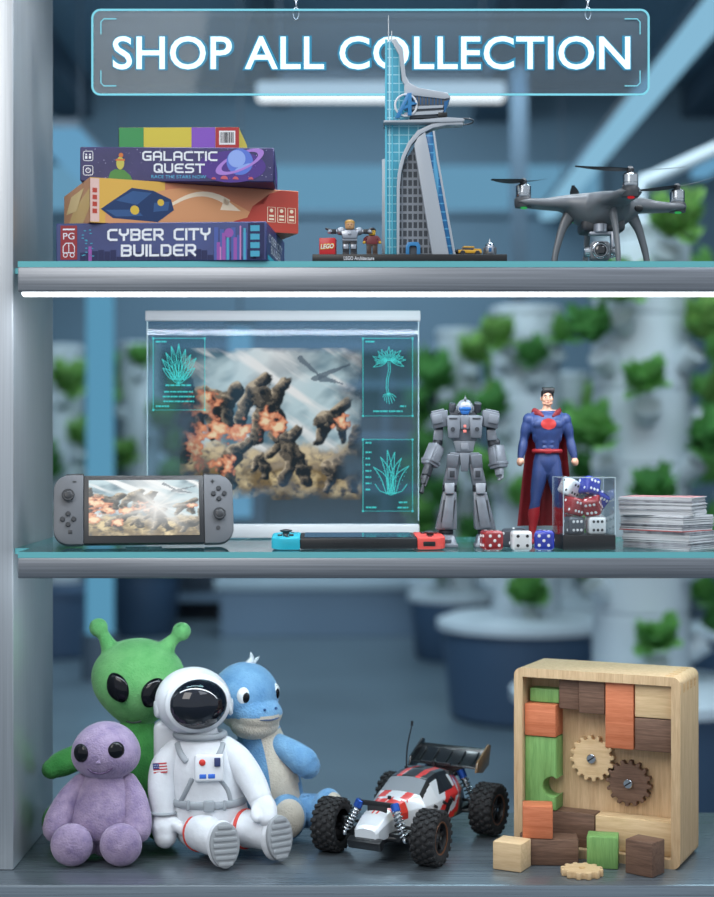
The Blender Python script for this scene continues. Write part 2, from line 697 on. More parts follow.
# pale glowing band high on the far wall, built as a framed strip window
m_wallband = emit('pale_band', (126, 186, 222), .62)
b = MB(); b.box((-.9, 11.97, 3.86), (6.2, .05, .42)); w1 = struct(b.build('window_1', m_wallband, smooth=0))
b = MB()
for x in (-4.02, -.9, 2.22):
    b.box((x, 11.95, 3.86), (.05, .06, .5))
b.box((-.9, 11.95, 4.09), (6.3, .06, .05)); b.box((-.9, 11.95, 3.63), (6.3, .06, .05))
b.build('window_frame', m_wall, w1, smooth=0)
b = MB(); b.box((1.25, 9.9, 2.4), (.12, .12, 4.8)); struct(b.build('pillar', m_sill, smooth=0))
b = MB(); b.box((0, 11.98, .06), (12.5, .03, .12)); struct(b.build('baseboard_back', m_beam, smooth=0))

# ceiling lamps
m_tube = emit('blue_white_lamp', (138, 190, 218), .95)
m_tube2 = emit('cold_white_lamp', (226, 238, 246), 1.35)
m_tube3 = emit('blue_lamp', (110, 168, 206), .85)
m_house = pbr('lamp_housing', (70, 84, 98), .5)


def ceiling_lamp(label, c, size, mat, rods, grp=None):
    t = thing('ceiling_light', label, 'ceiling light', (c[0], c[1], c[2]))
    if grp:
        t['group'] = grp
    b = MB(); b.box((0, 0, 0), size, bev=.02); b.build('diffuser', mat, t)
    b = MB(); b.box((0, 0, size[2] / 2 + .03), (size[0] * .8, size[1] * .98, .06)); b.build('housing', m_house, t, smooth=0)
    for (x, y) in rods:
        b = MB(); b.cyl((x, y, size[2] / 2 + .05), (x, y, 4.8 - c[2]), .008, n=8); b.build('hanging_rod', m_house, t)
    return t


ceiling_lamp('long blue-white light channel running into the depth above the drone', (1.72, 7.4, 3.6), (.15, 9.0, .08), m_tube, [(0, -3.5), (0, 3.5)])
ceiling_lamp('long blue light channel above the stacked game boxes', (-1.98, 10.0, 3.58), (.3, 3.6, .1), m_tube3, [(0, -1), (0, 1)])
ceiling_lamp('short white crosswise lamp hanging behind the glowing sign', (.14, 7.07, 3.6), (1.46, .14, .1), m_tube2, [(-.6, 0), (.6, 0)])
ceiling_lamp('faint blue light channel near the far upper corner past the sign', (3.0, 9.0, 3.9), (.16, 5, .08), m_tube3, [(0, -1.5), (0, 1.5)])


def light_column(label, x, y, z0, z1, r, mat, hang=False):
    t = thing('light_column', label, 'light column', (x, y, 0))
    b = MB(); b.cyl((0, 0, z0), (0, 0, z1), r, n=24); b.build('glowing_tube', mat, t)
    b = MB(); b.cyl((0, 0, z1), (0, 0, z1 + .06), r * 1.15, n=24); b.build('top_cap', m_house, t)
    b = MB()
    if hang:
        b.cyl((0, 0, z1 + .06), (0, 0, 4.8), .01, n=8); b.build('added_cord', m_house, t)
    else:
        b.cyl((0, 0, 0), (0, 0, z0), r * 1.3, n=24); b.build('foot', m_house, t)


m_col = emit('blue_column_light', (104, 172, 208), .72)
m_reflstripe = emit('reflection_stripe_glow', (140, 200, 232), .8)
light_column('glowing blue light column standing beside the left post', -1.67, 8.0, .3, 2.52, .09, m_col)
light_column('made-up hanging light tube standing in for a reflected stripe on the display panel', -.76, 8.0, 1.05, 2.28, .075, m_reflstripe, True)  # added tube, imitates a streak reflected in the display panel

# ------------------------------------------------------------------ growing towers
m_tower = pbr('tower_plastic', (180, 191, 199), .45)
m_tub = pbr('blue_tub', (56, 78, 104), .5)
m_lid = pbr('tub_lid', (186, 198, 208), .45)
m_leaf = [leaf('lettuce_leaf', (140, 194, 112), (96, 160, 86)), leaf('lettuce_leaf_dark', (112, 170, 98), (78, 140, 78)), leaf('lettuce_leaf_pale', (164, 204, 120), (106, 162, 86))]


def lettuce_mesh(seed, mat):
    rnd = random.Random(seed)
    b = MB()
    for k in range(26):
        a = k * 2.39996 + rnd.uniform(-.3, .3)
        lift = 1.0 - .62 * (k / 26) + rnd.uniform(-.15, .15)      # inner leaves stand up, outer ones droop
        L = rnd.uniform(.85, 1.15)
        W = rnd.uniform(.8, 1.15)
        vs, fs = [], []
        nu, nv = 6, 5
        d = Vector((math.cos(a), math.sin(a), 0))
        sd = Vector((-math.sin(a), math.cos(a), 0))
        ph = rnd.uniform(0, 6)
        for i in range(nu):
            t = i / (nu - 1)
            w = W * (.18 + .82 * math.sin(min(1, t * 1.15 + .08) * PI * .62)) * (1 if t < .85 else .72)
            r = L * t
            h = (lift * t * 1.15 - .5 * t * t * (1.1 - lift))
            for j in range(nv):
                q = j / (nv - 1) * 2 - 1
                ruf = .10 * math.sin(t * 9 + q * 5 + ph) * abs(q) * t + .12 * abs(q) * t
                p = d * r * (.55 + .45 * (1 - lift * .5)) + sd * (q * w * .5) + Vector((0, 0, h + ruf))
                if p.x < -.22:
                    p.x = -.22 + (p.x + .22) * .12
                p.z = max(p.z, -.03)
                vs.append(p)
        for i in range(nu - 1):
            for j in range(nv - 1):
                fs.append((i * nv + j, i * nv + j + 1, (i + 1) * nv + j + 1, (i + 1) * nv + j))
        b.add(vs, fs)
    o = b.build('lettuce', mat, smooth=180, recalc=False)
    return o


lettuce_protos = [lettuce_mesh(i, m_leaf[i % 3]) for i in range(5)]
used_proto = [False] * 5


def put_lettuce(loc, outward, r, label, group, k):
    k = k % 5
    q = Euler((0, 0, math.atan2(outward[1], outward[0]))).to_quaternion() @ Euler((random.uniform(-.3, .3), random.uniform(.15, .5), 0)).to_quaternion()
    if not used_proto[k]:
        o = lettuce_protos[k]
        used_proto[k] = True
    else:
        o = lettuce_protos[k].copy()
        COL.objects.link(o)
    o.location = loc
    o.rotation_euler = q.to_euler()
    o.scale = (r, r, r * 1.3)
    tag(o, label, 'lettuce', group)


def grow_tower(px, d, rad, ztop, tub_r, tub_h, label, plants, plabel, pgroup, pr=.14, rnd_n=0, zlo=.8, fill=1.0, lid=None):
    """px: centre column in the photo frame, d: distance from the camera"""
    Y = d - 2
    cx = (px - 357) * d / 1538.46
    t = thing('growing_tower', label, 'plant tower', (cx, Y, 0))
    b = MB(); b.lathe([(tub_r * .84, 0), (tub_r * .9, .02), (tub_r, tub_h - .05), (tub_r, tub_h)], 40); b.build('tub', m_tub, t)
    b = MB(); b.lathe([(tub_r * 1.06, tub_h), (tub_r * 1.06, tub_h + .04), (tub_r * .9, tub_h + .07), (rad * 1.1, tub_h + .08)], 40); b.build('tub_lid', lid or m_lid, t)
    b = MB()
    prof = [(rad, tub_h + .07)]
    z = tub_h + .07
    while z + .3 < ztop:
        prof += [(rad, z + .29), (rad * .965, z + .295), (rad * .965, z + .305), (rad, z + .31)]
        z += .31
    prof += [(rad, ztop - .05), (rad * 1.07, ztop - .045), (rad * 1.07, ztop - .01), (rad * .95, ztop), (.02, ztop + .01)]
    b.lathe(prof, 40); b.build('column', m_tower, t)
    spots = []
    for (qx, qy) in plants:
        # aim at the column surface
        X = (qx - 357) * d / 1538.46 - cx
        z = CZ - (qy - 448.5) * d / 1538.46
        X = max(-rad * 1.25, min(rad * 1.25, X))
        a = math.asin(max(-1, min(1, X / (rad * 1.25))))
        spots.append((math.sin(a), -math.cos(a), z))
    for k in range(rnd_n):
        a = k * 2.39996 + px
        z = zlo + (ztop - .12 - zlo) * (k + .5) / rnd_n
        spots.append((math.sin(a), -math.cos(a), z))
    for i, (ux, uy, z) in enumerate(spots):
        base = Vector((ux * rad * .93, uy * rad * .93, z - .14))
        tip = Vector((ux * (rad + .06), uy * (rad + .06), z - .08))
        b = MB(); b.cyl(base, tip, .045, .055, n=16); b.build('pocket', m_tower, t)
        o = Vector((cx, Y, 0)) + tip + Vector((ux * (.015 + pr * .1), uy * (.015 + pr * .1), .048))
        put_lettuce(o, (ux, uy), pr * random.uniform(.88, 1.15) * fill, plabel, pgroup, i + int(px))
    return t, cx, Y


random.seed(3)
grow_tower(641, 6.5, .205, 2.45, .52, .44, 'large white growing tower behind the stack of cards',
           [(595, 338), (683, 335), (636, 388), (686, 443), (597, 440), (640, 492), (707, 396), (644, 632), (704, 622), (590, 560), (690, 540), (654, 238), (612, 300)],
           'lettuce growing from the large white tower behind the card stack', 'lettuces of the near tower', .114)
grow_tower(526, 8.6, .19, 2.29, .47, .5, 'white capped growing tower with blue tub behind the armoured robot',
           [(529, 362), (500, 345), (551, 340), (500, 412), (525, 592), (480, 560), (562, 540), (494, 470), (556, 440), (526, 500)],
           'lettuce growing from the capped white tower behind the caped figure', 'lettuces of the capped tower', .11)
grow_tower(566, 10.2, .15, 2.0, .4, .45, 'leafy growing tower standing between the two white towers', [], 'lettuce in the leafy growth between the two white towers', 'lettuces of the leafy tower', .142, 24, .62)
grow_tower(458, 11.0, .15, 2.35, .34, .42, 'leafy growing tower behind the grey robot', [], 'lettuce in the leafy growth behind the grey robot', 'lettuces behind the robot', .142, 26, .62)
grow_tower(140, 12.4, .16, 2.35, .32, .5, 'white growing tower with dark tub behind the green plush alien', [], 'lettuce on the white tower behind the handheld console', 'lettuces behind the console', .13, 16, .7, lid=m_tub)
grow_tower(60, 11.2, .16, 2.25, .36, .45, 'white growing tower close beside the left metal post', [], 'lettuce on the white tower beside the left post', 'lettuces beside the post', .145, 20, .6, lid=m_tub)
grow_tower(765, 8.6, .19, 2.6, .42, .45, 'white growing tower cut off at the picture edge beyond the card stack', [], 'lettuce on the tower cut off at the picture edge', 'lettuces at the picture edge', .14, 14, .6)

# white feed pipe over the near tower
t = thing('feed_pipe', 'white feed pipe slanting over the large white growing tower', 'pipe', (1.2, 4.5, 2.494))
b = MB(); b.tube([(0, 0, 0), (0, 0, .12), (.1, 0, .17), (.6, 0, .4), (1.2, 0, .68)], .03, n=14); b.build('bent_tube', m_tower, t)

# grow rack and long planter bench by the far wall
m_rack = pbr('rack_steel', (60, 78, 98), .5)
m_rackshelf = pbr('rack_shelf', (104, 126, 148), .5)
t = thing('storage_rack', 'dark blue steel rack against the far wall behind the display panel', 'rack', (-.85, 11.55, 0))
for x in (-1.1, 0, 1.1, 1.62):
    b = MB(); b.box((x, 0, 1.2), (.07, .5, 2.4)); b.build('post', m_rack, t, smooth=0)
for z in (.2, .7, 1.15, 1.6, 2.05, 2.37):
    b = MB(); b.box((.26, 0, z), (2.8, .52, .05)); b.build('shelf', m_rackshelf, t, smooth=0)
b = MB(); b.box((.26, .25, 1.2), (2.8, .02, 2.4)); b.build('back_panel', m_rack, t, smooth=0)
m_bench = pbr('bench_grey', (160, 178, 190), .5)
t = thing('bench', 'long low blue-grey bench by the far wall behind the plush toys', 'bench', (-.18, 10.4, 0))
b = MB(); b.box((0, 0, .42), (1.9, .5, .09), bev=.01); b.build('bench_top', m_bench, t)
b = MB(); b.box((0, 0, .19), (1.8, .42, .37)); b.build('plinth', m_rackshelf, t, smooth=0)
t = thing('planter_bin', 'small dark bin on the floor past the long bench', 'bin', (.62, 9.6, 0))
b = MB(); b.lathe([(.17, 0), (.2, .42), (.22, .42), (.22, .46), (.18, .46), (.16, .4)], 28); b.build('bin_body', m_tub, t)
b = MB(); b.lathe([(.235, .44), (.235, .48), (.1, .5), (.02, .5)], 28); b.build('bin_lid', m_lid, t)

# ------------------------------------------------------------------ display cabinet
m_alu = brushed('brushed_steel_rail', (136, 140, 146), .38, 'x', .2)
m_post = brushed('brushed_steel_post', (180, 185, 190), .36, 'z', .09, .6)
m_deck = brushed('brushed_steel_deck', (126, 137, 146), .28, 'x', .16, .72)
m_glass = glassy('shelf_glass', (214, 234, 234), .03, (150, 200, 205), .02)
m_gedge = pbr('glass_edge', (104, 184, 190), .15, 0)
m_led = emit('white_led', (245, 250, 255), 3.2)
m_ledlow = emit('added_strip_glow', (235, 244, 255), 2.0)

cab = thing('display_cabinet', 'brushed steel display cabinet with two glass shelves holding all the toys', 'display cabinet', (0, 0, 0))
b = MB(); b.box((-.492, .205, 1.62), (.06, .27, 1.38), bev=.003); b.build('side_post', m_post, cab)
b = MB(); b.box((.85, .205, 1.62), (.06, .27, 1.38), bev=.003); b.build('side_post', m_post, cab)
b = MB(); b.box((.17, .2, DECK - .03), (1.5, .4, .06), bev=.003); b.build('deck', m_deck, cab)
b = MB(); b.box((.17, .21, (DECK - .06) / 2), (1.46, .36, DECK - .06)); b.build('plinth', m_deck, cab, smooth=0)
b = MB(); b.box((.17, .205, 2.28), (1.44, .27, .05), bev=.003); b.build('top_board', m_alu, cab)
for (z, rh, led, nm) in ((TOPZ, .0315, m_led, 'top'), (MIDZ, .0265, m_ledlow, 'mid')):
    b = MB()
    b.prism([(-.441, 0), (.821, 0), (.821, .34), (-.4615, .34), (-.4615, .076), (-.441, .074)], -(z - .0002), -(z - .008), Matrix(((1, 0, 0, 0), (0, 0, 1, 0), (0, -1, 0, 0), (0, 0, 0, 1))))
    b.bm.normal_update()
    for f in b.bm.faces:
        f.material_index = 0 if abs(f.normal.z) > .5 else 1
    g = b.build('glass_shelf', [m_glass, m_gedge], cab, smooth=0)
    b = MB(); b.box((.19, .006, z - .008 - rh / 2), (1.262, .012, rh), bev=.0015); b.build('front_rail', m_alu, cab)
    b = MB()
    if nm == 'top':
        b.tube([(-.435, .017, z - .008 - rh - .001), (.815, .017, z - .008 - rh - .001)], (.0045), n=12, sub=1)
    else:
        b.box((.19, .025, z - .0105), (1.24, .02, .005))
    b.build('led_or_added_strip', led, cab)
b = MB(); b.box((.19, .1, 2.252), (1.24, .03, .006)); b.build('led_or_added_strip', m_ledlow, cab)  # unseen strip, added above the top tier
for x in (-.455, .815):
    for z in (TOPZ, MIDZ):
        b = MB(); b.box((x, .3, z - .0125), (.014, .014, .009)); b.build('shelf_support', m_steel, cab)
# ------------------------------------------------------------------ lit sign
YS = .17
m_signglass = glassy('sign_acrylic', (206, 218, 226), .06, (190, 210, 222), .03, .7)
m_sheen = holo('painted_sheen', (170, 190, 205), .55, .16)  # pale slanted patch, painted as a sheen reflected in the acrylic
m_letter = emit('lit_letters', (214, 246, 252), 1.6)
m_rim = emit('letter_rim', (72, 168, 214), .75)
m_outline = emit('lit_outline', (134, 220, 240), 1.0)
m_chain = pbr('chain_steel', (120, 126, 132), .4, .8)


def rrect(x0, z0, x1, z1, r, n=8):
    pts = []
    for cx, cz, a0 in ((x1 - r, z1 - r, 0), (x0 + r, z1 - r, 90), (x0 + r, z0 + r, 180), (x1 - r, z0 + r, 270)):
        for i in range(n + 1):
            a = R(a0 + 90 * i / n)
            pts.append((cx + r * math.cos(a), cz + r * math.sin(a)))
    return pts


s0 = S(YS)
o0 = P(92, 95, YS)
sw, sh = 557 * s0, 85.5 * s0
sign = thing('shop_sign', 'glowing clear sign reading SHOP ALL COLLECTION hanging on two chains', 'sign', o0)
b = MB(); b.prism(rrect(0, 0, sw, sh, .012), 0, .006); b.build('acrylic_panel', m_signglass, sign)
b = MB()
loop = rrect(.0006, .0006, sw - .0006, sh - .0006, .0115)
b.tube([(x, -.0005, z) for x, z in loop], .0015, n=8, sub=1, caps='flat', closed=True)
b.build('lit_edge', m_outline, sign)
b = MB()
for (cx, cz, ax, az) in ((9, 9, 1, 1), (548, 9, -1, 1), (9, 76, 1, -1), (548, 76, -1, -1)):
    x, z = cx * s0, cz * s0
    L = 15 * s0
    q = 3 * s0
    b.tube([(x + ax * L, -.0008, z), (x + ax * q, -.0008, z), (x, -.0008, z + az * q), (x, -.0008, z + az * L)], .0008, n=6, sub=1)
b.build('corner_bracket_marking', m_outline, sign)
x0 = (113 - 92) * s0
tw = (630 - 113) * s0
z0 = (95 - 69.5) * s0
th = 33.0 * s0
b = MB(); b.text('SHOP ALL COLLECTION', (x0, -.0006, z0), (1, 0, 0), (0, 0, 1), tw, th, .0025, .006); b.build('lettering', m_letter, sign, smooth=0)
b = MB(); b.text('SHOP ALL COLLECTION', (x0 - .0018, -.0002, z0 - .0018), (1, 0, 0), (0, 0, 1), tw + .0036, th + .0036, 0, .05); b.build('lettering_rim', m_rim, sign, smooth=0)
b = MB(); b.poly([(.004, -.0003, .003), (140 * s0, -.0003, .003), (161 * s0, -.0003, sh - .003), (.004, -.0003, sh - .003)]); b.build('sheen_patch', m_sheen, sign, smooth=0)
for cx in (296, 588):
    x = (cx - 92) * s0
    b = MB()
    b.tube([(x + .004 * math.cos(a), -.002 + .006 * math.sin(a) * 0 + .003, sh - .006 + .0085 * math.sin(a)) for a in [i * PI / 8 for i in range(16)]], .0011, n=6, sub=1, closed=True, caps='flat')
    z = sh + .008
    k = 0
    while o0.z + z < 2.245:
        pts = []
        for i in range(12):
            a = i * PI / 6
            u, w = .0032 * math.cos(a), .0065 * math.sin(a)
            pts.append((x + (u if k % 2 else 0), .003 + (0 if k % 2 else u), z + w))
        b.tube(pts, .0010, n=6, sub=1, closed=True, caps='flat')
        z += .0105
        k += 1
    b.build('hanging_chain', m_chain, sign)

# ------------------------------------------------------------------ boxed games
def box_body(t, w, h, d, mat, name='carton'):
    b = MB(); b.box((w / 2, d / 2, h / 2), (w, d, h), bev=.0012, seg=1)
    return b.build(name, mat, t)


def star_field(b, w, h, n, seed, y, r=.0005):
    rnd = random.Random(seed)
    for _ in range(n):
        x, z, q = rnd.uniform(.003, w - .003), rnd.uniform(.002, h - .002), rnd.uniform(.3, 1.2) * r
        b.poly([(x + q * math.cos(a), y, z + q * math.sin(a)) for a in (0, PI / 2, PI, 3 * PI / 2)])


def disc(b, x, z, r, y, n=28, a0=0, a1=2 * PI, sx=1, sz=1, rot=0):
    pts = []
    for i in range(n):
        a = a0 + (a1 - a0) * i / n
        u, v = r * sx * math.cos(a), r * sz * math.sin(a)
        pts.append((x + u * math.cos(rot) - v * math.sin(rot), y, z + u * math.sin(rot) + v * math.cos(rot)))
    b.poly(pts)


def ring(b, x, z, r0, r1, y, rot=0, sz=1.0, a0=0, a1=2 * PI, n=40):
    vs, fs = [], []
    for i in range(n + 1):
        a = a0 + (a1 - a0) * i / n
        for r in (r0, r1):
            u, v = r * math.cos(a), r * sz * math.sin(a)
            vs.append(Vector((x + u * math.cos(rot) - v * math.sin(rot), y, z + u * math.sin(rot) + v * math.cos(rot))))
    for i in range(n):
        fs.append((2 * i, 2 * i + 1, 2 * i + 3, 2 * i + 2))
    b.add(vs, fs)


def rect(b, x0, z0, x1, z1, y):
    b.poly([(x0, y, z0), (x1, y, z0), (x1, y, z1), (x0, y, z1)])


INK = {}


def ink(c, rough=.45):
    if c not in INK:
        INK[c] = pbr('ink_%d_%d_%d' % c, c, rough, spec=.35)
    return INK[c]


def icon_square(bw, x, z, s, y, kind):
    """outlined rounded square with a small sign inside (white lines)"""
    pr = [(x + px_, y, z + pz_) for px_, pz_ in rrect(0, 0, s, s, s * .2, 4)]
    b = bw
    b.ribbon(pr + [pr[0]], s * .07)
    c = s / 2
    if kind == 'people':
        for dx in (-.2, .2):
            disc(b, x + c + dx * s, z + c + .15 * s, .1 * s, y, 10)
            rect(b, x + c + dx * s - .12 * s, z + .2 * s, x + c + dx * s + .12 * s, z + .5 * s, y)
    elif kind == 'clock':
        ring(b, x + c, z + c, .2 * s, .29 * s, y, n=18)
        rect(b, x + c - .03 * s, z + c, x + c + .03 * s, z + c + .16 * s, y)
    else:
        for k in range(3):
            rect(b, x + .2 * s, z + (.25 + k * .2) * s, x + .8 * s, z + (.35 + k * .2) * s, y)


# --- lowest: CYBER CITY BUILDER
U3, V3 = (1, 0, 0), (0, 0, 1)
w, h, d = .277, .0505, .2
y = -.0004
g1 = thing('game_box', 'dark blue CYBER CITY BUILDER game box at the bottom of the pile', 'game box', (-.3935, .012, TOPZ), R(-4))
box_body(g1, w, h, d, pbr('cyber_box_print', (60, 76, 134), .42, var=(9, .35), col2=(44, 52, 104)))
mats = [ink((150, 44, 52)), ink((236, 238, 246)), ink((70, 166, 196)), ink((150, 84, 168)), ink((28, 36, 84)), ink((74, 94, 166)), ink((196, 128, 186))]
b = MB()
b.mi = 0; rect(b, .006, .003, .028, h - .003, y)
b.mi = 1
b.text('PG', (.0095, y * 1.5, .0295), U3, V3, .015, .0085)
rect(b, .009, .0415, .025, .0435, y * 1.5)
ring(b, .0125, .009, .0022, .0032, y * 1.5, n=16); ring(b, .0215, .009, .0022, .0032, y * 1.5, n=16)
pr = [(.0095, y * 1.5, .012), (.0095, y * 1.5, .020), (.013, y * 1.5, .0245), (.0215, y * 1.5, .0245), (.0245, y * 1.5, .020), (.0245, y * 1.5, .012)]
b.ribbon(pr + [pr[0]], .0012); rect(b, .0165, .012, .0175, .0245, y * 1.5)
rnd = random.Random(5)
b.mi = 4
for k in range(30):                                   # skyline silhouettes
    x = .032 + k * .008; ht = rnd.uniform(.006, .016)
    rect(b, x, .001, x + .0075, ht, y)
b.mi = 5
for k in range(6):
    x = .2085 + k * .0075; ht = rnd.uniform(.02, .044)
    rect(b, x, .001, x + .0055, ht, y * 1.2)
b.mi = 3
for x, ht in ((.212, .024), (.219, .036), (.234, .03), (.043, .02)):
    rect(b, x, .001, x + .0045, ht, y * 1.4)
disc(b, .228, .036, .006, y * 1.3)
b.mi = 6
for x, ht in ((.216, .018), (.242, .045)):
    rect(b, x, .001, x + .002, ht, y * 1.5)
b.mi = 2
for k in range(16):
    x = rnd.uniform(.034, .048); z = rnd.uniform(.006, .042)
    rect(b, x, z, x + .003, z + .0012, y * 1.4)
for x, ht in ((.225, .030), (.247, .042)):
    rect(b, x, .001, x + .003, ht, y * 1.5)
b.mi = 4; rect(b, .253, .002, .274, h - .002, y)
b.mi = 2
for k in range(4):
    rect(b, .256, .005 + k * .011, .268, .0125 + k * .011, y * 1.4)
b.build('front_print', mats, g1, smooth=0, recalc=False)
b = MB(); b.techno('CYBER CITY', .068, .0268, .136, .0158, y * 2); b.techno('BUILDER', .086, .0062, .099, .0158, y * 2); b.build('lettering', m_inkw, g1, smooth=0, recalc=False)
b = MB()
b.mi = 0; b.text('CYBER CITY\nBUILDER', (w + .0005, .02, .014), (0, 1, 0), V3, .15, .024)
b.mi = 1; b.quad((w + .0004, .01, .003), (0, 1, 0), V3, .18, .006)
b.build('side_print', [m_inkw, ink((62, 190, 214))], g1, smooth=0, recalc=False)

# --- orange box, corner towards the viewer
w, h, d = .288, .0585, .168
g2 = thing('game_box', 'orange and red game box with a blue machine picture, turned askew in the pile', 'game box', (-.347, .0, TOPZ + .0505), R(22))
box_body(g2, w, h, d, pbr('orange_box_print', (206, 128, 92), .45))
b = MB()
y = -.0004
b.mi = 0; rect(b, .0, .0, .1, h, y)                                   # warm yellow field
pts = [(.02, y * 1.2, 0)] + [(.02 + .2 * t, y * 1.2, .012 + .04 * math.sin(t * PI * .9)) for t in [i / 14 for i in range(15)]] + [(.24, y * 1.2, 0)]
b.mi = 1; b.poly(pts)
b.mi = 2                                                            # red foliage shape on the end
b.poly([(.21, y * 1.4, 0), (.195, y * 1.4, .012), (.214, y * 1.4, .018), (.222, y * 1.4, .034), (.238, y * 1.4, .038), (.246, y * 1.4, .052), (.262, y * 1.4, h - .001), (w - .001, y * 1.4, h - .001), (w - .001, y * 1.4, 0)])
b.mi = 3; rect(b, .0, .001, .012, h - .001, y * 1.4)                    # pale spine strip
b.mi = 4                                                            # curved arrow
cv = [(.098 + .09 * t, y * 1.6, .022 + .024 * math.sin(t * PI * .8) ) for t in [i / 12 for i in range(13)]]
b.ribbon(cv, [.003 + .006 * i / 12 for i in range(13)])
b.poly([(.182, y * 1.6, .042), (.205, y * 1.6, .026), (.176, y * 1.6, .026)])
b.mi = 5                                                            # blue machine
b.poly([(.014, y * 1.8, .018), (.03, y * 1.8, .007), (.09, y * 1.8, .005), (.112, y * 1.8, .022), (.108, y * 1.8, .036), (.084, y * 1.8, .046), (.055, y * 1.8, .048), (.03, y * 1.8, .03)])
b.mi = 6
b.poly([(.034, y * 2, .03), (.056, y * 2, .044), (.082, y * 2, .043), (.062, y * 2, .026)])
b.poly([(.085, y * 2, .03), (.106, y * 2, .033), (.104, y * 2, .021), (.084, y * 2, .018)])
b.poly([(.02, y * 2, .017), (.062, y * 2, .02), (.07, y * 2, .012), (.034, y * 2, .009)])
b.mi = 7
disc(b, .059, .019, .006, y * 2.2); disc(b, .094, .031, .0045, y * 2.2)
b.mi = 4
for k in range(3):
    x = .243 + k * .0145
    b.ribbon([(x + a, y * 2, .014 + c) for a, c in ((0, 0), (.011, 0), (.011, .02), (0, .02), (0, 0))], .0009)
    rect(b, x + .002, .0165, x + .009, .019, y * 2); rect(b, x + .002, .021, x + .009, .0235, y * 2)
    disc(b, x + .0055, .0295, .0026, y * 2, 12)
b.mi = 2
b.text('BOX', (.0085, y * 2, .012), (0, 0, 1), (-1, 0, 0), .03, .006) if False else None
for k in range(4):
    rect(b, .003, .012 + k * .009, .009, .018 + k * .009, y * 2)
b.build('front_print', [ink((226, 178, 84)), ink((222, 158, 110)), ink((190, 72, 58)), ink((232, 196, 186)), ink((246, 226, 196)), ink((38, 62, 104)), ink((58, 92, 140)), ink((226, 190, 72))], g2, smooth=0, recalc=False)
b = MB()
b.mi = 0; b.quad((-.0004, d, 0), (0, -1, 0), V3, d, h)
b.mi = 1; b.poly([(-.0006, d, .0), (-.0006, .05, .0), (-.0006, .0, .02), (-.0006, 0, .045), (-.0006, d * .6, .03)])
b.mi = 2; b.poly([(-.0008, d * .9, .03), (-.0008, d * .5, .026), (-.0008, d * .2, .05), (-.0008, d * .7, .05)])
b.build('side_print', [ink((206, 150, 110)), ink((222, 186, 120)), ink((240, 210, 150))], g2, smooth=0, recalc=False)

# --- GALACTIC QUEST
w, h, d = .256, .0455, .17
zb = TOPZ + .0505 + .0585
y = -.0004
g3 = thing('game_box', 'purple GALACTIC QUEST game box with a ringed planet, third up the pile', 'game box', (-.3655, .03, zb), R(1.5))
box_body(g3, w, h, d, pbr('space_box_print', (62, 56, 112), .42, var=(12, .3), col2=(42, 42, 86)))
b = MB()
b.mi = 0; star_field(b, w, h, 120, 4, y, .0006)
b.mi = 1; disc(b, .20, .020, .03, y, sx=1.5, sz=.7)
b.mi = 3; ring(b, .2105, .0265, .026, .0345, y * 1.3, rot=R(24), sz=.34, a0=0, a1=PI)
b.mi = 2; disc(b, .2105, .0265, .0175, y * 1.6)
b.mi = 4; disc(b, .2065, .0305, .0115, y * 1.8)
disc(b, .2145, .0195, .008, y * 1.8, sx=1.4, sz=.3, rot=R(24))
b.mi = 3; ring(b, .2105, .0265, .026, .0345, y * 2.1, rot=R(24), sz=.34, a0=PI, a1=2 * PI)
b.mi = 5                                                                # green alien traveller
b.poly([(.036, y * 1.5, 0), (.040, y * 1.5, .012), (.046, y * 1.5, .016), (.058, y * 1.5, .015), (.066, y * 1.5, .008), (.07, y * 1.5, 0)])
b.mi = 6; disc(b, .053, .024, .0065, y * 1.7, sx=.8, sz=1.3)
b.mi = 7; rect(b, .047, .027, .059, .0295, y * 1.9); disc(b, .054, .0345, .003, y * 1.9)
b.mi = 8
icon_square(b, .0045, .027, .0125, y * 1.6, 'people'); icon_square(b, .0045, .008, .0125, y * 1.6, 'clock')
b.mi = 9; b.text('RACE THE STARS NOW', (.094, y * 1.8, .0042), U3, V3, .072, .0042)
b.mi = 10
for x, r in ((.19, .005), (.205, .004), (.225, .0035), (.176, .003)):
    disc(b, x, .003, r, y * 2.3, a0=0, a1=PI)
b.build('front_print', [ink((200, 200, 235)), ink((84, 58, 140)), ink((96, 124, 214)), ink((176, 132, 214)), ink((150, 176, 238)), ink((80, 140, 70)), ink((196, 190, 90)), ink((210, 120, 60)), m_inkw, ink((96, 190, 230)), ink((206, 96, 110))], g3, smooth=0, recalc=False)
b = MB(); b.techno('GALACTIC', .082, .0272, .099, .0128, y * 2.4); b.techno('QUEST', .097, .0112, .067, .0126, y * 2.4); b.build('lettering', m_inkw, g3, smooth=0, recalc=False)
b = MB(); b.mi = 0; b.quad((w + .0004, .01, .012), (0, 1, 0), V3, .12, .02); b.build('side_print', ink((84, 58, 140)), g3, smooth=0, recalc=False)

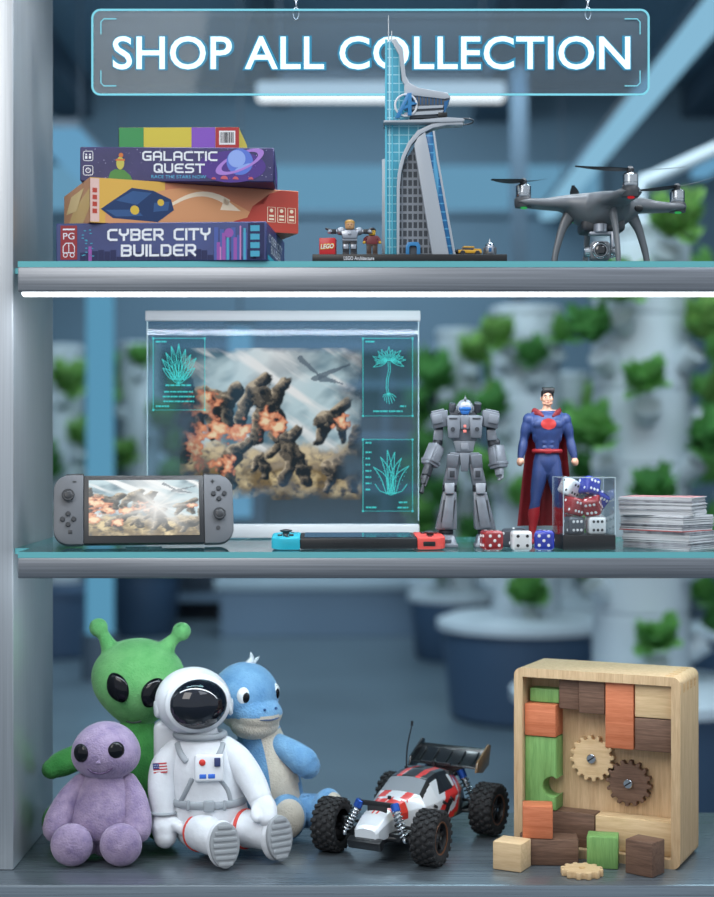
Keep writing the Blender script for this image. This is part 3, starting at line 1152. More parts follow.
# --- small striped box
w, h, d = .160, .0285, .12
zb += .0455
g4 = thing('game_box', 'small striped green, yellow, purple and red box on top of the pile', 'game box', (-.3165, .045, zb), R(-1))
box_body(g4, w, h, d, pbr('yellow_box_print', (214, 190, 66), .45))
b = MB()
for i, (a, c) in enumerate(((0, .033), (.033, .0965), (.0965, .1285), (.1285, w))):
    b.mi = i; rect(b, a + .0004, .0004, c, h - .0004, -.0004)
b.mi = 0
b.quad((-.0004, .12, .0005), (0, -1, 0), V3, .1195, h - .001)
b.mi = 4; rect(b, .1335, .005, .155, .0235, -.0007)
b.mi = 5
rnd = random.Random(2); x = .1355
while x < .1525:
    wd = rnd.choice((.0005, .0009, .0013)); rect(b, x, .0075, x + wd, .0215, -.001); x += wd + rnd.choice((.0006, .001))
b.build('front_print', [ink((60, 148, 84)), ink((214, 194, 70)), ink((134, 84, 190)), ink((178, 50, 54)), ink((236, 234, 236)), ink((40, 40, 50))], g4, smooth=0, recalc=False)
# ------------------------------------------------------------------ brick-built tower on its black base (built in photo pixels, then scaled)
YT = .042
sT = S(YT)
LT = {'x': P(385, 0, YT).x}
BASEH = .0105
m_bgrey = pbr('light_bluish_brick', (178, 185, 193), .35)
m_dgrey = pbr('dark_grey_brick', (72, 78, 86), .4)
m_teal = pbr('clear_teal_brick', (96, 196, 220), .15, coat=.4)
m_blue = pbr('clear_blue_brick', (26, 96, 150), .18, coat=.4)
m_azure = pbr('azure_brick', (52, 132, 190), .3)


def grid_mat(name, face, line, sx, sz, mortar=.14):
    m, nt, out = nodes(name)
    b_ = N(nt, 'ShaderNodeBsdfPrincipled', Roughness=.3)
    nt.links.new(b_.outputs[0], out.inputs[0])
    tc = N(nt, 'ShaderNodeTexCoord')
    sp = N(nt, 'ShaderNodeSeparateXYZ')
    nt.links.new(tc.outputs['Object'], sp.inputs[0])
    facs = []
    for ax, s_ in (('X', sx), ('Z', sz)):
        mu = N(nt, 'ShaderNodeMath', operation='MULTIPLY'); mu.inputs[1].default_value = s_
        fr = N(nt, 'ShaderNodeMath', operation='FRACT')
        lt = N(nt, 'ShaderNodeMath', operation='LESS_THAN'); lt.inputs[1].default_value = mortar
        nt.links.new(sp.outputs[ax], mu.inputs[0]); nt.links.new(mu.outputs[0], fr.inputs[0]); nt.links.new(fr.outputs[0], lt.inputs[0])
        facs.append(lt)
    mx = N(nt, 'ShaderNodeMath', operation='MAXIMUM')
    nt.links.new(facs[0].outputs[0], mx.inputs[0]); nt.links.new(facs[1].outputs[0], mx.inputs[1])
    cm = N(nt, 'ShaderNodeMixRGB')
    cm.inputs[1].default_value = lin(face); cm.inputs[2].default_value = lin(line)
    nt.links.new(mx.outputs[0], cm.inputs[0]); nt.links.new(cm.outputs[0], b_.inputs['Base Color'])
    return m


m_tealgrid = grid_mat('teal_glazing', (76, 170, 196), (160, 216, 228), 1 / (9.5 * sT), 1 / (8.6 * sT), .12)
m_windows = grid_mat('window_wall', (56, 62, 70), (134, 140, 148), 1 / (5.2 * sT), 1 / (8.4 * sT), .30)
m_bluegrid = grid_mat('blue_glazing', (34, 112, 168), (90, 170, 212), 1 / (30 * sT), 1 / (8.4 * sT), .16)

base_o = P(313, 0, YT)
tower = thing('brick_tower_model', 'tall grey and teal brick-built skyscraper model on a black base', 'tower model', (base_o.x, YT - .03, TOPZ))
BW = 192 * sT
b = MB(); b.box((BW / 2, .045, BASEH / 2), (BW, .09, BASEH), bev=.0008); b.build('base_plate', m_black, tower)
b = MB(); b.text('LEGO Architecture', (31 * sT, -.0004, .0026), U3, V3, 30 * sT, .0048, 0, .01); b.build('lettering', m_inkw, tower, smooth=0, recalc=False)


def tp(pts):
    """photo pixels -> local x, z (base top at y 253)"""
    return [((x - 313) * sT, BASEH + (253 - z) * sT * 1.018) for x, z in pts]


def tprism(name, pts, y0, y1, mat, bev=.0006, par=None):
    b_ = MB(); b_.prism(tp(pts), y0, y1, bev=bev)
    return b_.build(name, mat, par or tower)


tprism('glass_column', [(385.5, 253), (385.5, 44), (390, 41), (399, 52), (401, 80), (413, 94), (440, 97), (440, 123), (424, 126), (411, 136), (403, 152), (399, 172), (397, 253)], .028, .066, m_tealgrid)
tprism('rear_wall', [(382.5, 253), (382.5, 152), (400, 148), (430, 150), (446, 253)], .066, .074, m_bgrey)
b = MB(); b.prism(tp([(385, 253), (385, 40), (387, 40), (387, 253)]), .026, .029); b.prism(tp([(391.5, 253), (391.5, 48), (393, 48), (393, 253)]), .0265, .0285); b.build('glazing_rib', m_teal, tower)
tprism('spine_fin', [(391, 41), (396, 40), (403, 52), (405.5, 76), (409, 83), (418, 88), (446, 93), (449, 98), (440, 97), (412, 93), (402, 82), (399, 56)], .022, .07, m_bgrey)
tprism('rounded_spire', [(385, 48), (387, 42), (391, 38.5), (396, 40), (398, 46), (394, 50)], .03, .064, m_bgrey)
b = MB(); b.prism(tp([(409, 96), (444, 100), (449, 99), (447, 106), (442, 118), (410, 119)]), .016, .06, bev=.0006); b.build('dark_penthouse', m_dgrey, tower)
b = MB()
b.prism(tp([(404, 108), (443, 106.5), (442, 109), (404, 111)]), .0135, .02); b.prism(tp([(404, 114), (443, 111.5), (441, 115), (404, 117)]), .0125, .02)
b.build('balcony', m_bgrey, tower)
b = MB()
for k in range(9):
    x = 413 + k * 3.4
    b.prism(tp([(x, 97 + k * .4), (x + .8, 97 + k * .4), (x + .8, 106), (x, 106)]), .0148, .0165)
b.prism(tp([(443.5, 103), (448.6, 101), (446.5, 108), (443, 115)]), .014, .062)
b.build('penthouse_glazing', m_blue, tower)
tprism('grey_roof_step', [(404, 86), (420, 90), (447, 94.5), (450, 99), (444, 100.5), (404, 96)], .014, .062, m_bgrey)
# landing platform with its half ring
b = MB(); b.prism(tp([(383.5, 124), (383.5, 121.8), (420, 121), (446, 118.8), (462, 119.8), (464, 121.5), (462, 123), (446, 123.5), (420, 124), (384, 124)]), .010, .05, bev=.0006); b.build('landing_platform', m_bgrey, tower)
b = MB()
cx, cz = tp([(464, 119.3)])[0]
b.tube([(cx + .0125 * math.cos(a), .030 + .019 * math.sin(a), cz - .001) for a in [R(-100 + 200 * i / 14) for i in range(15)]], .0012, n=6, sub=1)
b.build('platform_railing', m_dgrey, tower)
b = MB(); b.box((tp([(442, 116)])[0][0], .02, tp([(442, 116)])[0][1]), (.012, .016, .006), bev=.0005); b.build('platform_hut', m_black, tower)
# curved arch from platform to the ground
arc = [(462, 125.8), (446, 126), (432, 129), (420, 135), (411, 145), (404.5, 158), (401, 172), (399.5, 186), (399, 253)]
inn = [(396.5, 253), (396.5, 185), (397.5, 172), (401, 157), (407.5, 143), (417, 131.5), (431, 125), (446, 122.5), (462, 122.5)]
tprism('curved_arch', arc + inn, .012, .03, m_bgrey, .0004)
tprism('window_wall', [(399, 253), (399.5, 187), (402, 172), (406, 158), (414, 146), (427, 148), (431, 253)], .024, .062, m_windows, 0)
# leaning legs
tprism('leaning_leg', [(413.5, 146), (417, 139), (424.5, 133.5), (428, 150), (448, 253), (431.5, 253)], .008, .03, m_bgrey, .0008)
tprism('blue_glass_strip', [(424.5, 136), (432, 132), (436, 160), (453, 253), (447.5, 253), (428, 150)], .014, .05, m_bluegrid, .0004)
tprism('rear_leg', [(432, 132), (434, 131.5), (438, 160), (455, 253), (452.5, 253), (436, 160)], .012, .052, m_bgrey, .0003)
b = MB()
ax, az = 0, 0
pts = [(405.5, 253), (405.5, 243), (407.5, 239.5), (418, 239.5), (420, 243), (420, 253), (416.5, 253), (416.5, 244.5), (415, 243), (410.5, 243), (409, 244.5), (409, 253)]
b.prism(tp(pts), .018, .03, bev=.0003); b.build('door_arch', m_azure, tower)
b = MB(); b.prism(tp([(409, 253), (409, 243.2), (416.5, 243.2), (416.5, 253)]), .023, .026); b.build('door_leaf', m_dgrey, tower)
# round emblem with its letter
ex, ez = tp([(405.5, 107)])[0]
b = MB(); b.tube([(ex + .0142 * math.cos(a), .0115, ez + .0142 * math.sin(a)) for a in [i * PI / 16 for i in range(32)]], .0014, n=8, sub=1, closed=True, caps='flat'); b.build('emblem_ring', m_white, tower)
b = MB()
b.prism(tp([(394.5, 120), (406.5, 96), (411, 95.5), (411, 117.5), (407.2, 117.5), (407.2, 102.5), (399, 120)]), .007, .0125, bev=.0003)
b.prism(tp([(401.5, 112), (407.5, 110), (407.5, 107), (402.5, 108.5)]), .0075, .012)
b.prism(tp([(411, 107.5), (416.5, 105.7), (411, 103.8)]), .0075, .012)
b.build('emblem_letter', m_azure, tower)
b = MB()
x, z = tp([(388.8, 13)])[0]; x2, z2 = tp([(388.8, 41)])[0]
b.cyl((x, .045, z2 - .004), (x, .045, z), .0011, .0007, n=8); b.cyl((x, .045, z2 - .004), (x, .045, z2 + .006), .002, n=10)
x3, z3 = tp([(392, 28)])[0]
b.cyl((x3, .045, z2 - .004), (x3, .045, z3), .0008, n=8)
b.build('antenna', m_steel, tower)

# ------------------------------------------------------------------ small figures on the base
m_figy = pbr('yellow_figure_plastic', (222, 176, 62), .35)
m_figblk = pbr('black_figure_plastic', (38, 40, 48), .4)
m_figred = pbr('dark_red_figure_plastic', (112, 38, 44), .4)
m_figbr = pbr('brown_hair_plastic', (62, 40, 28), .4)
m_figsil = pbr('silver_armour', (164, 170, 180), .3, .6)
m_figskin = pbr('tan_figure_plastic', (206, 158, 112), .4)
FT = TOPZ + BASEH


def minifig(px, h, label, torso, legs, head, hair, armour):
    X = P(px, 0, YT - .012).x
    t = thing('toy_minifigure', label, 'toy figure', (X, YT - .012, FT))
    q = h / 40.0

    def bld(name, m, fn):
        b_ = MB(); fn(b_); return b_.build(name, m, t, scale=q)
    for s_ in (-1, 1):
        bld('leg', legs, lambda b_: (b_.box((s_ * 4, 0, 7.5), (7, 7, 13), bev=.8), b_.box((s_ * 4, -1.2, 1.4), (7.2, 10, 2.8), bev=.6)))
    bld('hips', legs, lambda b_: b_.box((0, 0, 14.2), (15, 7, 2.4), bev=.5))
    bld('torso', torso, lambda b_: b_.taper((0, 0, 21), (16, 8), (11.5, 7), 11.5, bev=.6))
    bld('head', head, lambda b_: (b_.lathe([(3.4, 27.3), (4.6, 28.2), (4.9, 29.4), (4.9, 33.6), (4.4, 35), (2.4, 35.4)], 20)))
    bld('face_print', m_figblk, lambda b_: (b_.box((-1.7, -4.75, 32), (.9, .5, .9)), b_.box((1.7, -4.75, 32), (.9, .5, .9)), b_.box((0, -4.8, 29.6), (2.4, .4, .5))))
    bld('hair', hair, lambda b_: (b_.ell((0, .8, 34.6), (5.4, 5.6, 3.4), n=16, m=10), b_.ell((0, 2.6, 32.4), (5.2, 3.6, 4.2), n=16, m=10)))
    for s_ in (-1, 1):
        if armour:
            arm = [(s_ * 6.5, 0, 25), (s_ * 11, -1.0, 25.2), (s_ * 16, -2.2, 24.8), (s_ * 20.5, -4, 25)]
        else:
            arm = [(s_ * 6.3, 0, 25), (s_ * 9.2, -.8, 22), (s_ * 9.8, -3.5, 18)]
        a = bld('arm', torso, lambda b_: b_.tube(arm, 2.4 if not armour else 2.1, n=12, sub=4))
        b_ = MB(); e = Vector(arm[-1]); b_.ell(e + Vector((s_ * .8, -1.2, -.6)), 2.1, n=12, m=8); b_.build('hand', armour or head, a, scale=q)
    if armour:
        bld('chest_armour', armour, lambda b_: (b_.taper((0, -1, 21.5), (15, 9.5), (18.5, 9), 8.5, bev=1.2), b_.ell((0, -5.2, 22.5), (2.2, 1.2, 2.2), n=12, m=8)))
        for s_ in (-1, 1):
            bld('shoulder_pad', armour, lambda b_: b_.ell((s_ * 9.4, -.3, 25.6), (5, 4.8, 4.2), n=16, m=10))
            bld('forearm_guard', m_figblk, lambda b_: (b_.box((s_ * 17.5, -2.9, 25), (7, 5, 4.6), bev=.8), b_.cyl((s_ * 20, -3.4, 26.5), (s_ * 25.5, -4.4, 28), 1.5, 1.0, n=10)))
            bld('knee_guard', armour, lambda b_: b_.box((s_ * 4, -3.8, 9), (5.4, 2, 5), bev=.6))
    return t


minifig(349.8, 38 * sT, 'toy minifigure in silver armour with arms spread beside the red cube', m_figsil, m_figblk, m_figskin, pbr('blond_hair_plastic', (196, 150, 70), .4), m_figsil)
minifig(372, 29.5 * sT, 'toy minifigure in a dark red jacket at the foot of the skyscraper model', m_figred, m_figbr, m_figy, m_figbr, None)
# red cube with the logo
rc = P(328, 0, YT - .012)
t = thing('logo_block', 'small red block with a white and yellow LEGO logo on the black base', 'toy block', (rc.x, YT - .016, FT), R(-6))
e = 16 * sT
m_lred = pbr('logo_red', (202, 34, 40), .3)
b = MB(); b.box((0, 0, e * .52), (e, e * .8, e * 1.04), bev=.0008); b.build('block_body', m_lred, t)
b = MB()
b.mi = 1; b.text('LEGO', (-e * .42, -e * .4 - .0006, e * .32), (1, 0, .06), (.12, 0, 1), e * .84, e * .34, 0, .06)
b.mi = 0; b.text('LEGO', (-e * .39, -e * .4 - .0010, e * .36), (1, 0, .06), (.12, 0, 1), e * .78, e * .26, 0, .012)
b.build('logo_lettering', [m_inkw, ink((240, 200, 60))], t, smooth=0, recalc=False)
# tiny yellow car
yc = P(469, 0, YT - .008)
t = thing('toy_car', 'tiny black and yellow brick car on the end of the black base', 'toy car', (yc.x, YT - .008, FT), R(8))
b = MB(); b.box((0, 0, 4.0), (24, 11, 3.4), bev=.8); b.box((-1, 0, 8.6), (11, 9.4, 1.6), bev=.5); b.box((7.5, 0, 6.2), (8, 10, 1.6), bev=.5); b.build('car_body', pbr('yellow_brick', (214, 162, 40), .35), t, scale=sT)
b = MB(); b.taper((-1, 0, 6.8), (15, 9.6), (10, 8.6), 3.4, bev=.4); b.box((-11.5, 0, 4.6), (4, 10.4, 3.2), bev=.4); b.box((0, 0, 2.4), (23, 10, 1.4)); b.build('cabin', m_figblk, t, scale=sT)
for sx_ in (-7.5, 7.5):
    for sy_ in (-1, 1):
        b = MB(); b.cyl((sx_, sy_ * 4.4, 2.6), (sx_, sy_ * 6.4, 2.6), 2.6, n=16, bev=.4); b.build('wheel', m_figblk, t, scale=sT)
# tiny silver robot
rb = P(490.5, 0, YT - .008)
t = thing('toy_robot', 'tiny silver dome-headed brick robot standing behind the yellow car', 'toy robot', (rb.x, YT + .004, FT))
b = MB(); b.lathe([(4.2, 3), (4.8, 4), (4.8, 10), (4.4, 10.8)], 20); b.build('barrel_body', m_figsil, t, scale=sT)
b = MB(); b.ell((0, 0, 10.8), (4.4, 4.4, 4.6), n=20, m=12); b.cyl((0, 0, 15), (0, 0, 18.5), .7, .5, n=8); b.build('dome_head', m_steel, t, scale=sT)
for s_ in (-1, 1):
    b = MB(); b.box((s_ * 5.8, 0, 5.5), (1.8, 3.4, 9), bev=.4); b.box((s_ * 5.9, -.5, .9), (3, 6, 1.8), bev=.4); b.build('leg', m_dgrey, t, scale=sT)
b = MB(); b.box((0, -4.3, 12.6), (2.4, 1, 1.8), bev=.3); b.box((0, -4.8, 7), (3, .5, 4), bev=.1); b.build('sensor_panel', m_blue, t, scale=sT)

# ------------------------------------------------------------------ drone
m_drone = pbr('drone_shell', (112, 116, 121), .36, .15)
m_drone2 = pbr('drone_dark', (62, 65, 70), .45)
dc = P(601, 196, .135)
drone = thing('drone', 'dark grey four-rotor camera drone standing on curved legs', 'drone', (dc.x, .135, TOPZ))
hz = CZ + .352 - TOPZ - CZ  # height of the arms above the shelf
hz = .333 - 187.5 * K
arms = [math.atan2(.021, .11), math.atan2(-.11, .021), math.atan2(-.021, -.11), math.atan2(.11, -.021)]
RA = .112


def lobe(th):
    best = 0
    for a in arms:
        dd = abs((th - a + PI) % (2 * PI) - PI)
        best = max(best, math.exp(-(dd / .185) ** 2) + .34 * math.exp(-(dd / .55) ** 2))
    return min(1, best)


b = MB()
NT, NR = 160, 16
vs, fs = [], []
top_i, bot_i = [], []
for side in (1, -1):
    idx = []
    for j in range(NR + 1):
        t_ = j / NR
        row = []
        for i in range(NT):
            th = 2 * PI * i / NT
            Rr = .042 + (RA - .042 + .010) * lobe(th)
            r = Rr * (t_ ** .85)
            core = max(0, 1 - (r / .085) ** 1.6)
            thick = (.007 + .013 * core) if side > 0 else (.006 + .028 * max(0, 1 - (r / .055) ** 2))
            edge = math.sqrt(max(0, 1 - t_ ** 6))
            z = hz + .004 * (r / RA) + side * thick * edge
            vs.append(Vector((r * math.cos(th), r * math.sin(th), z)))
            row.append(len(vs) - 1)
        idx.append(row)
    for j in range(NR):
        for i in range(NT):
            f = (idx[j][i], idx[j][(i + 1) % NT], idx[j + 1][(i + 1) % NT], idx[j + 1][i])
            fs.append(f if side > 0 else f[::-1])
b.add(vs, fs)
bmesh.ops.remove_doubles(b.bm, verts=list(b.bm.verts), dist=.00004)
b.build('shell', m_drone, drone, smooth=60)
b = MB(); b.box((.0, -.0, hz - .026), (.06, .05, .018), bev=.006, seg=3); b.build('belly', m_drone2, drone)
b = MB(); b.ell((.045, -.04, hz - .006), (.006, .003, .005), n=14, m=10); b.build('sensor_window', m_black, drone)
angs = [R(-28), R(2), R(32), R(30)]
tilt = [(0, R(0)), (0, 0), (0, 0), (0, 0)]
for k, a in enumerate(arms):
    tip = Vector((RA * math.cos(a), RA * math.sin(a), hz + .004))
    b = MB(); b.lathe([(.0115, -.006), (.0125, .0), (.0125, .005), (.010, .008)], 24, c=tip); b.build('motor_mount', m_drone2, drone)
    mo = MB(); mo.lathe([(.0095, .007), (.0105, .009), (.0105, .012), (.0096, .0125), (.0104, .013), (.0104, .023), (.008, .0255), (.003, .027)], 28, c=tip)
    mo = mo.build('motor', m_steel, drone)
    b = MB(); b.lathe([(.0048, .027), (.0052, .031), (.003, .034), (.001, .0348)], 18, c=tip); b.build('propeller_nut', m_drone2, mo)
    # two-blade propeller
    b = MB()
    ang = (R(30), R(2), R(48), R(80))[k]
    for sgn in (0, PI):
        vs, fs = [], []
        n_, w_ = 14, 5
        for i in range(n_):
            u = .003 + .070 * i / (n_ - 1)
            ch = .0045 + .0095 * math.sin(min(1, .12 + i / (n_ - 1) * .95) * PI) ** .8 * (1 - .35 * i / n_)
            pitch = R(11) * (1 - .6 * i / n_)
            for j in range(w_):
                q = j / (w_ - 1) - .45
                vs.append(Vector((u, q * ch * math.cos(pitch), q * ch * math.sin(pitch) + .0016 * (i / n_) ** 2 * 3)))
        for i in range(n_ - 1):
            for j in range(w_ - 1):
                fs.append((i * w_ + j, (i + 1) * w_ + j, (i + 1) * w_ + j + 1, i * w_ + j + 1))
        M = Matrix.Translation(tip + Vector((0, 0, .0305))) @ Matrix.Rotation((R(-14), 0, R(-13), 0)[k], 4, 'Y') @ Matrix.Rotation(ang + sgn, 4, 'Z')
        b.add([M @ v for v in vs], fs)
        b.add([M @ (v + Vector((0, 0, -.0009))) for v in vs], [f[::-1] for f in fs])
    b.build('propeller', m_drone2, drone, smooth=60, recalc=False)
    col = (230, 50, 60) if k == 1 else (70, 200, 110)
    b = MB(); b.ell(tip + Vector((0, -.006, -.0075)), (.005, .004, .0018), n=14, m=8); b.build('status_light', emit('status_red' if k == 1 else 'status_green_%d' % k, col, .55), drone)
# curved landing legs
for k, (a, out) in enumerate(((arms[0] , .078), (arms[1], .07), (arms[2], .078), (arms[3], .07))):
    dx, dy = math.cos(a), math.sin(a)
    p = [(dx * .044, dy * .044, hz - .008), (dx * .056, dy * .056, hz - .03), (dx * .066, dy * .066, hz - .065), (dx * .068, dy * .068, .0045)]
    b = MB(); b.tube(p, [(.010, .0055), (.0062, .0042), (.0046, .0036), (.004, .0034)], n=14, sub=7, up=(dx, dy, 0)); b.build('landing_leg', m_drone, drone)
for s_ in (0, 2):
    a0, a1 = arms[s_], arms[(s_ + 1) % 4]
    b = MB(); b.tube([(.068 * math.cos(a0), .068 * math.sin(a0), .003), (.068 * math.cos(a1), .068 * math.sin(a1), .003)], .003, n=10, sub=1); b.build('landing_skid', m_drone2, drone)
# gimbal camera under the belly
gx, gy = -.006, -.032
b = MB(); b.cyl((gx, gy, hz - .026), (gx, gy, hz - .038), .0095, n=20, bev=.001); b.box((gx, gy + .004, hz - .039), (.03, .014, .005), bev=.0015); b.box((gx + .0165, gy + .003, hz - .054), (.004, .014, .036), bev=.0015); b.build('gimbal', m_figsil, drone)
cam_ = MB(); cam_.box((gx - .001, gy, hz - .064), (.027, .026, .027), bev=.006, seg=3); cam_ = cam_.build('camera_body', m_grey, drone)
M = Matrix.Rotation(R(90), 3, 'X') @ Matrix.Identity(3)
b = MB(); b.lathe([(.0115, 0), (.0115, .007), (.0102, .0085), (.009, .007)], 28, M, (gx - .002, gy - .010, hz - .064)); b.build('lens_ring', m_steel, cam_)
b = MB(); b.ell((gx - .002, gy - .0165, hz - .064), (.0086, .0028, .0086), n=24, m=10); b.build('lens', pbr('lens_glass', (14, 16, 24), .05, coat=1), cam_)
for s_ in (-1, 1):
    b = MB(); b.cyl((gx + s_ * (.0125), gy, hz - .064), (gx + s_ * .0225, gy, hz - .064), .0075, n=18, bev=.001); b.build('gimbal_motor', m_steel, cam_)
# ------------------------------------------------------------------ lit pictures (battle landscape, made up)
def fb(x, y, z=0.0, o=4):
    return mnoise.fractal(Vector((x, y, z)), 1.0, 2.0, o) * .5 + .5


def mixc(a, c, t):
    t = max(0, min(1, t))
    return [a[i] + (c[i] - a[i]) * t for i in range(3)]


# hulking stone creatures and crags, each a chain of thick strokes (x0, y0, x1, y1, r0, r1)
BEASTS = [
    [(.02, .80, .05, .50, .05, .08), (.05, .52, .02, .30, .06, .05)],
    [(.12, .66, .24, .63, .075, .06), (.24, .64, .27, .50, .05, .035), (.13, .66, .09, .47, .05, .035), (.27, .66, .31, .72, .04, .045), (.20, .60, .19, .44, .05, .03)],
    [(.43, .70, .50, .60, .075, .06), (.42, .72, .35, .62, .045, .035), (.35, .62, .33, .47, .035, .03), (.52, .66, .57, .76, .05, .035), (.46, .58, .42, .40, .05, .035), (.52, .57, .55, .40, .05, .035), (.44, .76, .47, .80, .04, .03)],
    [(.57, .40, .63, .28, .05, .06), (.63, .30, .57, .12, .045, .025), (.64, .28, .71, .12, .045, .025), (.60, .40, .66, .47, .035, .028), (.56, .38, .50, .30, .025, .018)],
    [(.30, .30, .24, .22, .055, .05), (.24, .22, .30, .10, .035, .02), (.32, .33, .38, .38, .035, .028)],
    [(.79, .52, .87, .55, .05, .045), (.80, .50, .76, .38, .035, .02), (.87, .54, .90, .40, .035, .02), (.86, .58, .91, .63, .03, .03)],
    [(.83, .20, .93, .24, .06, .075), (.84, .2, .80, .06, .035, .02), (.93, .22, .96, .08, .04, .025)],
    [(.97, .46, .99, .30, .03, .05)], [(.44, .26, .47, .16, .035, .025), (.44, .28, .40, .20, .022, .015)]]
FIRE = [(.13, .60, .08), (.19, .44, .075), (.09, .30, .07), (.47, .52, .065), (.53, .47, .05), (.345, .46, .05), (.89, .53, .04), (.27, .24, .05)]


def ridge(x, y, z):
    return 1 - abs(mnoise.noise(Vector((x, y, z)))) * 1.6


def battle(u, v, seed=0.0, white=0.0):
    n1 = fb(u * 2.2 + v * 1.2 + seed, v * 3.4 - u * 2, seed)
    n2 = fb(u * 8 + seed, v * 8, 3 + seed)
    n3 = fb(u * 24 + seed, v * 24, 7 + seed, 3)
    rg = ridge(u * 13 + v * 5, v * 12 - u * 4, seed) * .6 + ridge(u * 30, v * 26 + u * 9, seed + 4) * .4
    sky = mixc((.12, .23, .30), (.58, .76, .82), .55 + (n1 - .5) * 3.0 + (u - .5) * .5)
    streak = fb((u * .8 + v) * 8, (u - v) * 1.3, 11 + seed)
    sky = mixc(sky, (.95, .98, .98), max(0, streak - .5) * 3.4 * (.4 + v))
    sky = mixc(sky, (.93, .97, .98), .75 * max(0, 1 - math.hypot((u - .52) * 1.5, v - 1.0) / .42))
    gr = mixc((.22, .16, .08), (.84, .68, .38), (n2 - .38) * 2.6 + (v - .12) * .8)
    gr = mixc(gr, (.08, .075, .07), max(0, n3 - .5) * 3.0)
    hor = .30 + (n2 - .5) * .16
    c = mixc(gr, sky, (v - hor) / .06)
    c = mixc(c, (.62, .55, .45), .5 * max(0, 1 - abs(v - hor) / .09))
    wx, wy = u + (n2 - .5) * .05 + (n3 - .5) * .012, v + (n2 - .5) * .04 + (n3 - .5) * .012
    dmin, up = 9, 0
    for beast in BEASTS:
        for (x0, y0, x1, y1, r0, r1) in beast:
            L2 = (x1 - x0) ** 2 + (y1 - y0) ** 2
            t = max(0, min(1, ((wx - x0) * (x1 - x0) + (wy - y0) * (y1 - y0)) / L2))
            cx_, cy_ = x0 + (x1 - x0) * t, y0 + (y1 - y0) * t
            rr = r0 + (r1 - r0) * t
            dd = math.hypot(wx - cx_, (wy - cy_) * .83) - rr
            if dd < dmin:
                dmin = dd
                up = ((wy - cy_) * .8 - (wx - cx_) * .7) / rr
    if dmin < .006:
        pl = math.floor((up * 1.6 + (rg - .5) * 2.2) * 2.2) / 2.2          # broad facets of rock and armour
        lit = max(0, min(1, .16 + pl * .5))
        rc_ = mixc((.022, .03, .036), (.42, .35, .26), lit ** 1.4)
        rc_ = mixc(rc_, (.86, .74, .54), max(0, lit - .86) * 3)
        c = mixc(c, rc_, min(1, (.006 - dmin) / .008))
    for (x, y, r) in FIRE:
        q = math.hypot(u - x, (v - y) * .8) / r + (n3 - .5) * .9 + (n2 - .5) * 2.2 + (.6 - rg) * .9
        t = max(0, 1 - q)
        if t > 0:
            f_ = mixc((.34, .09, .07), (.86, .36, .20), t * 2.2)
            f_ = mixc(f_, (1.0, .80, .52), (t - .5) * 2.2)
            c = mixc(c, f_, min(1, t * 3))
    for (x0, y0, x1, y1, w) in ((.66, .93, .77, .81, .018), (.74, .80, .93, .89, .020), (.78, .80, .89, .765, .022)):
        L2 = (x1 - x0) ** 2 + (y1 - y0) ** 2
        t = max(0, min(1, ((u - x0) * (x1 - x0) + (v - y0) * (y1 - y0)) / L2))
        dd = math.hypot(u - x0 - t * (x1 - x0), v - y0 - t * (y1 - y0)) + (n3 - .5) * .012
        if dd < w * (1 - .75 * t):
            c = mixc(c, (.13, .18, .23), .85)
    if white:
        d_ = math.hypot(u - .60, (v - .52) * .7)
        c = mixc(c, (1, 1, .98), white * max(0, 1 - d_ / .30) ** 1.4)
        an = math.atan2(v - .52, u - .60)
        ray = max(abs(math.sin(an * 2 + .5)) ** 22, .7 * abs(math.sin(an * 3.5 + 1.1)) ** 26)
        c = mixc(c, (1, 1, .96), white * .8 * ray * max(0, 1 - d_ / .42))
    return c


def art_mesh(name, mat, parent, org, u3, v3, w, h, nu, nv, fn):
    b_ = MB()
    vs = []
    org, u3, v3 = Vector(org), Vector(u3), Vector(v3)
    for j in range(nv + 1):
        for i in range(nu + 1):
            vs.append(org + u3 * (w * i / nu) + v3 * (h * j / nv))
    fs = []
    for j in range(nv):
        for i in range(nu):
            a = j * (nu + 1) + i
            fs.append((a, a + 1, a + nu + 2, a + nu + 1))
    b_.add(vs, fs)
    o = b_.build(name, mat, parent, smooth=0, recalc=False)
    at = o.data.color_attributes.new('Col', 'FLOAT_COLOR', 'POINT')
    k = 0
    buf = []
    for j in range(nv + 1):
        for i in range(nu + 1):
            buf += list(fn(i / nu, j / nv))
    at.data.foreach_set('color', buf)
    return o


# ------------------------------------------------------------------ see-through display panel
YH = .3
sH = S(YH)
ho = P(147, 526, YH)
W, H = 272 * sH, (526 - 313) * sH
panel = thing('clear_display', 'clear upright display panel glowing with a battle picture and three cyan plant drawings', 'display', (ho.x, YH, MIDZ))
z0 = ho.z - MIDZ
m_panelglass = glassy('panel_acrylic', (214, 228, 236), .05, (190, 215, 228), .02, .25)
m_satin = pbr('satin_aluminium', (206, 209, 212), .45, 0, var=(3, .05), stretch=(1, 60, 60))
m_cyan = emit('cyan_line', (84, 226, 226), .85)
m_cyanf = holo('cyan_field', (50, 140, 160), .45, .22)
b = MB(); b.box((W / 2, 0, z0 + H / 2), (W, .004, H)); b.build('acrylic_sheet', m_panelglass, panel, smooth=0)
b = MB(); b.box((W / 2, 0, z0 + H - .0045), (W + .004, .012, .0155), bev=.0015); b.build('top_rail', m_satin, panel)
b = MB(); b.box((W / 2, 0, z0 / 2 + .002), (W, .03, z0 + .002), bev=.002); b.build('base_rail', m_satin, panel)
m_clearedge = pbr('clear_edge', (170, 200, 208), .2)
for x in (.0008, W - .0008):
    b = MB(); b.box((x, -.0005, z0 + H / 2), (.0014, .0046, H - .016)); b.build('edge_strip', m_clearedge, panel, smooth=0)


def hp(px, py, dy=-.0032):
    return Vector(((px - 147) * sH, dy, z0 + (526 - py) * sH))


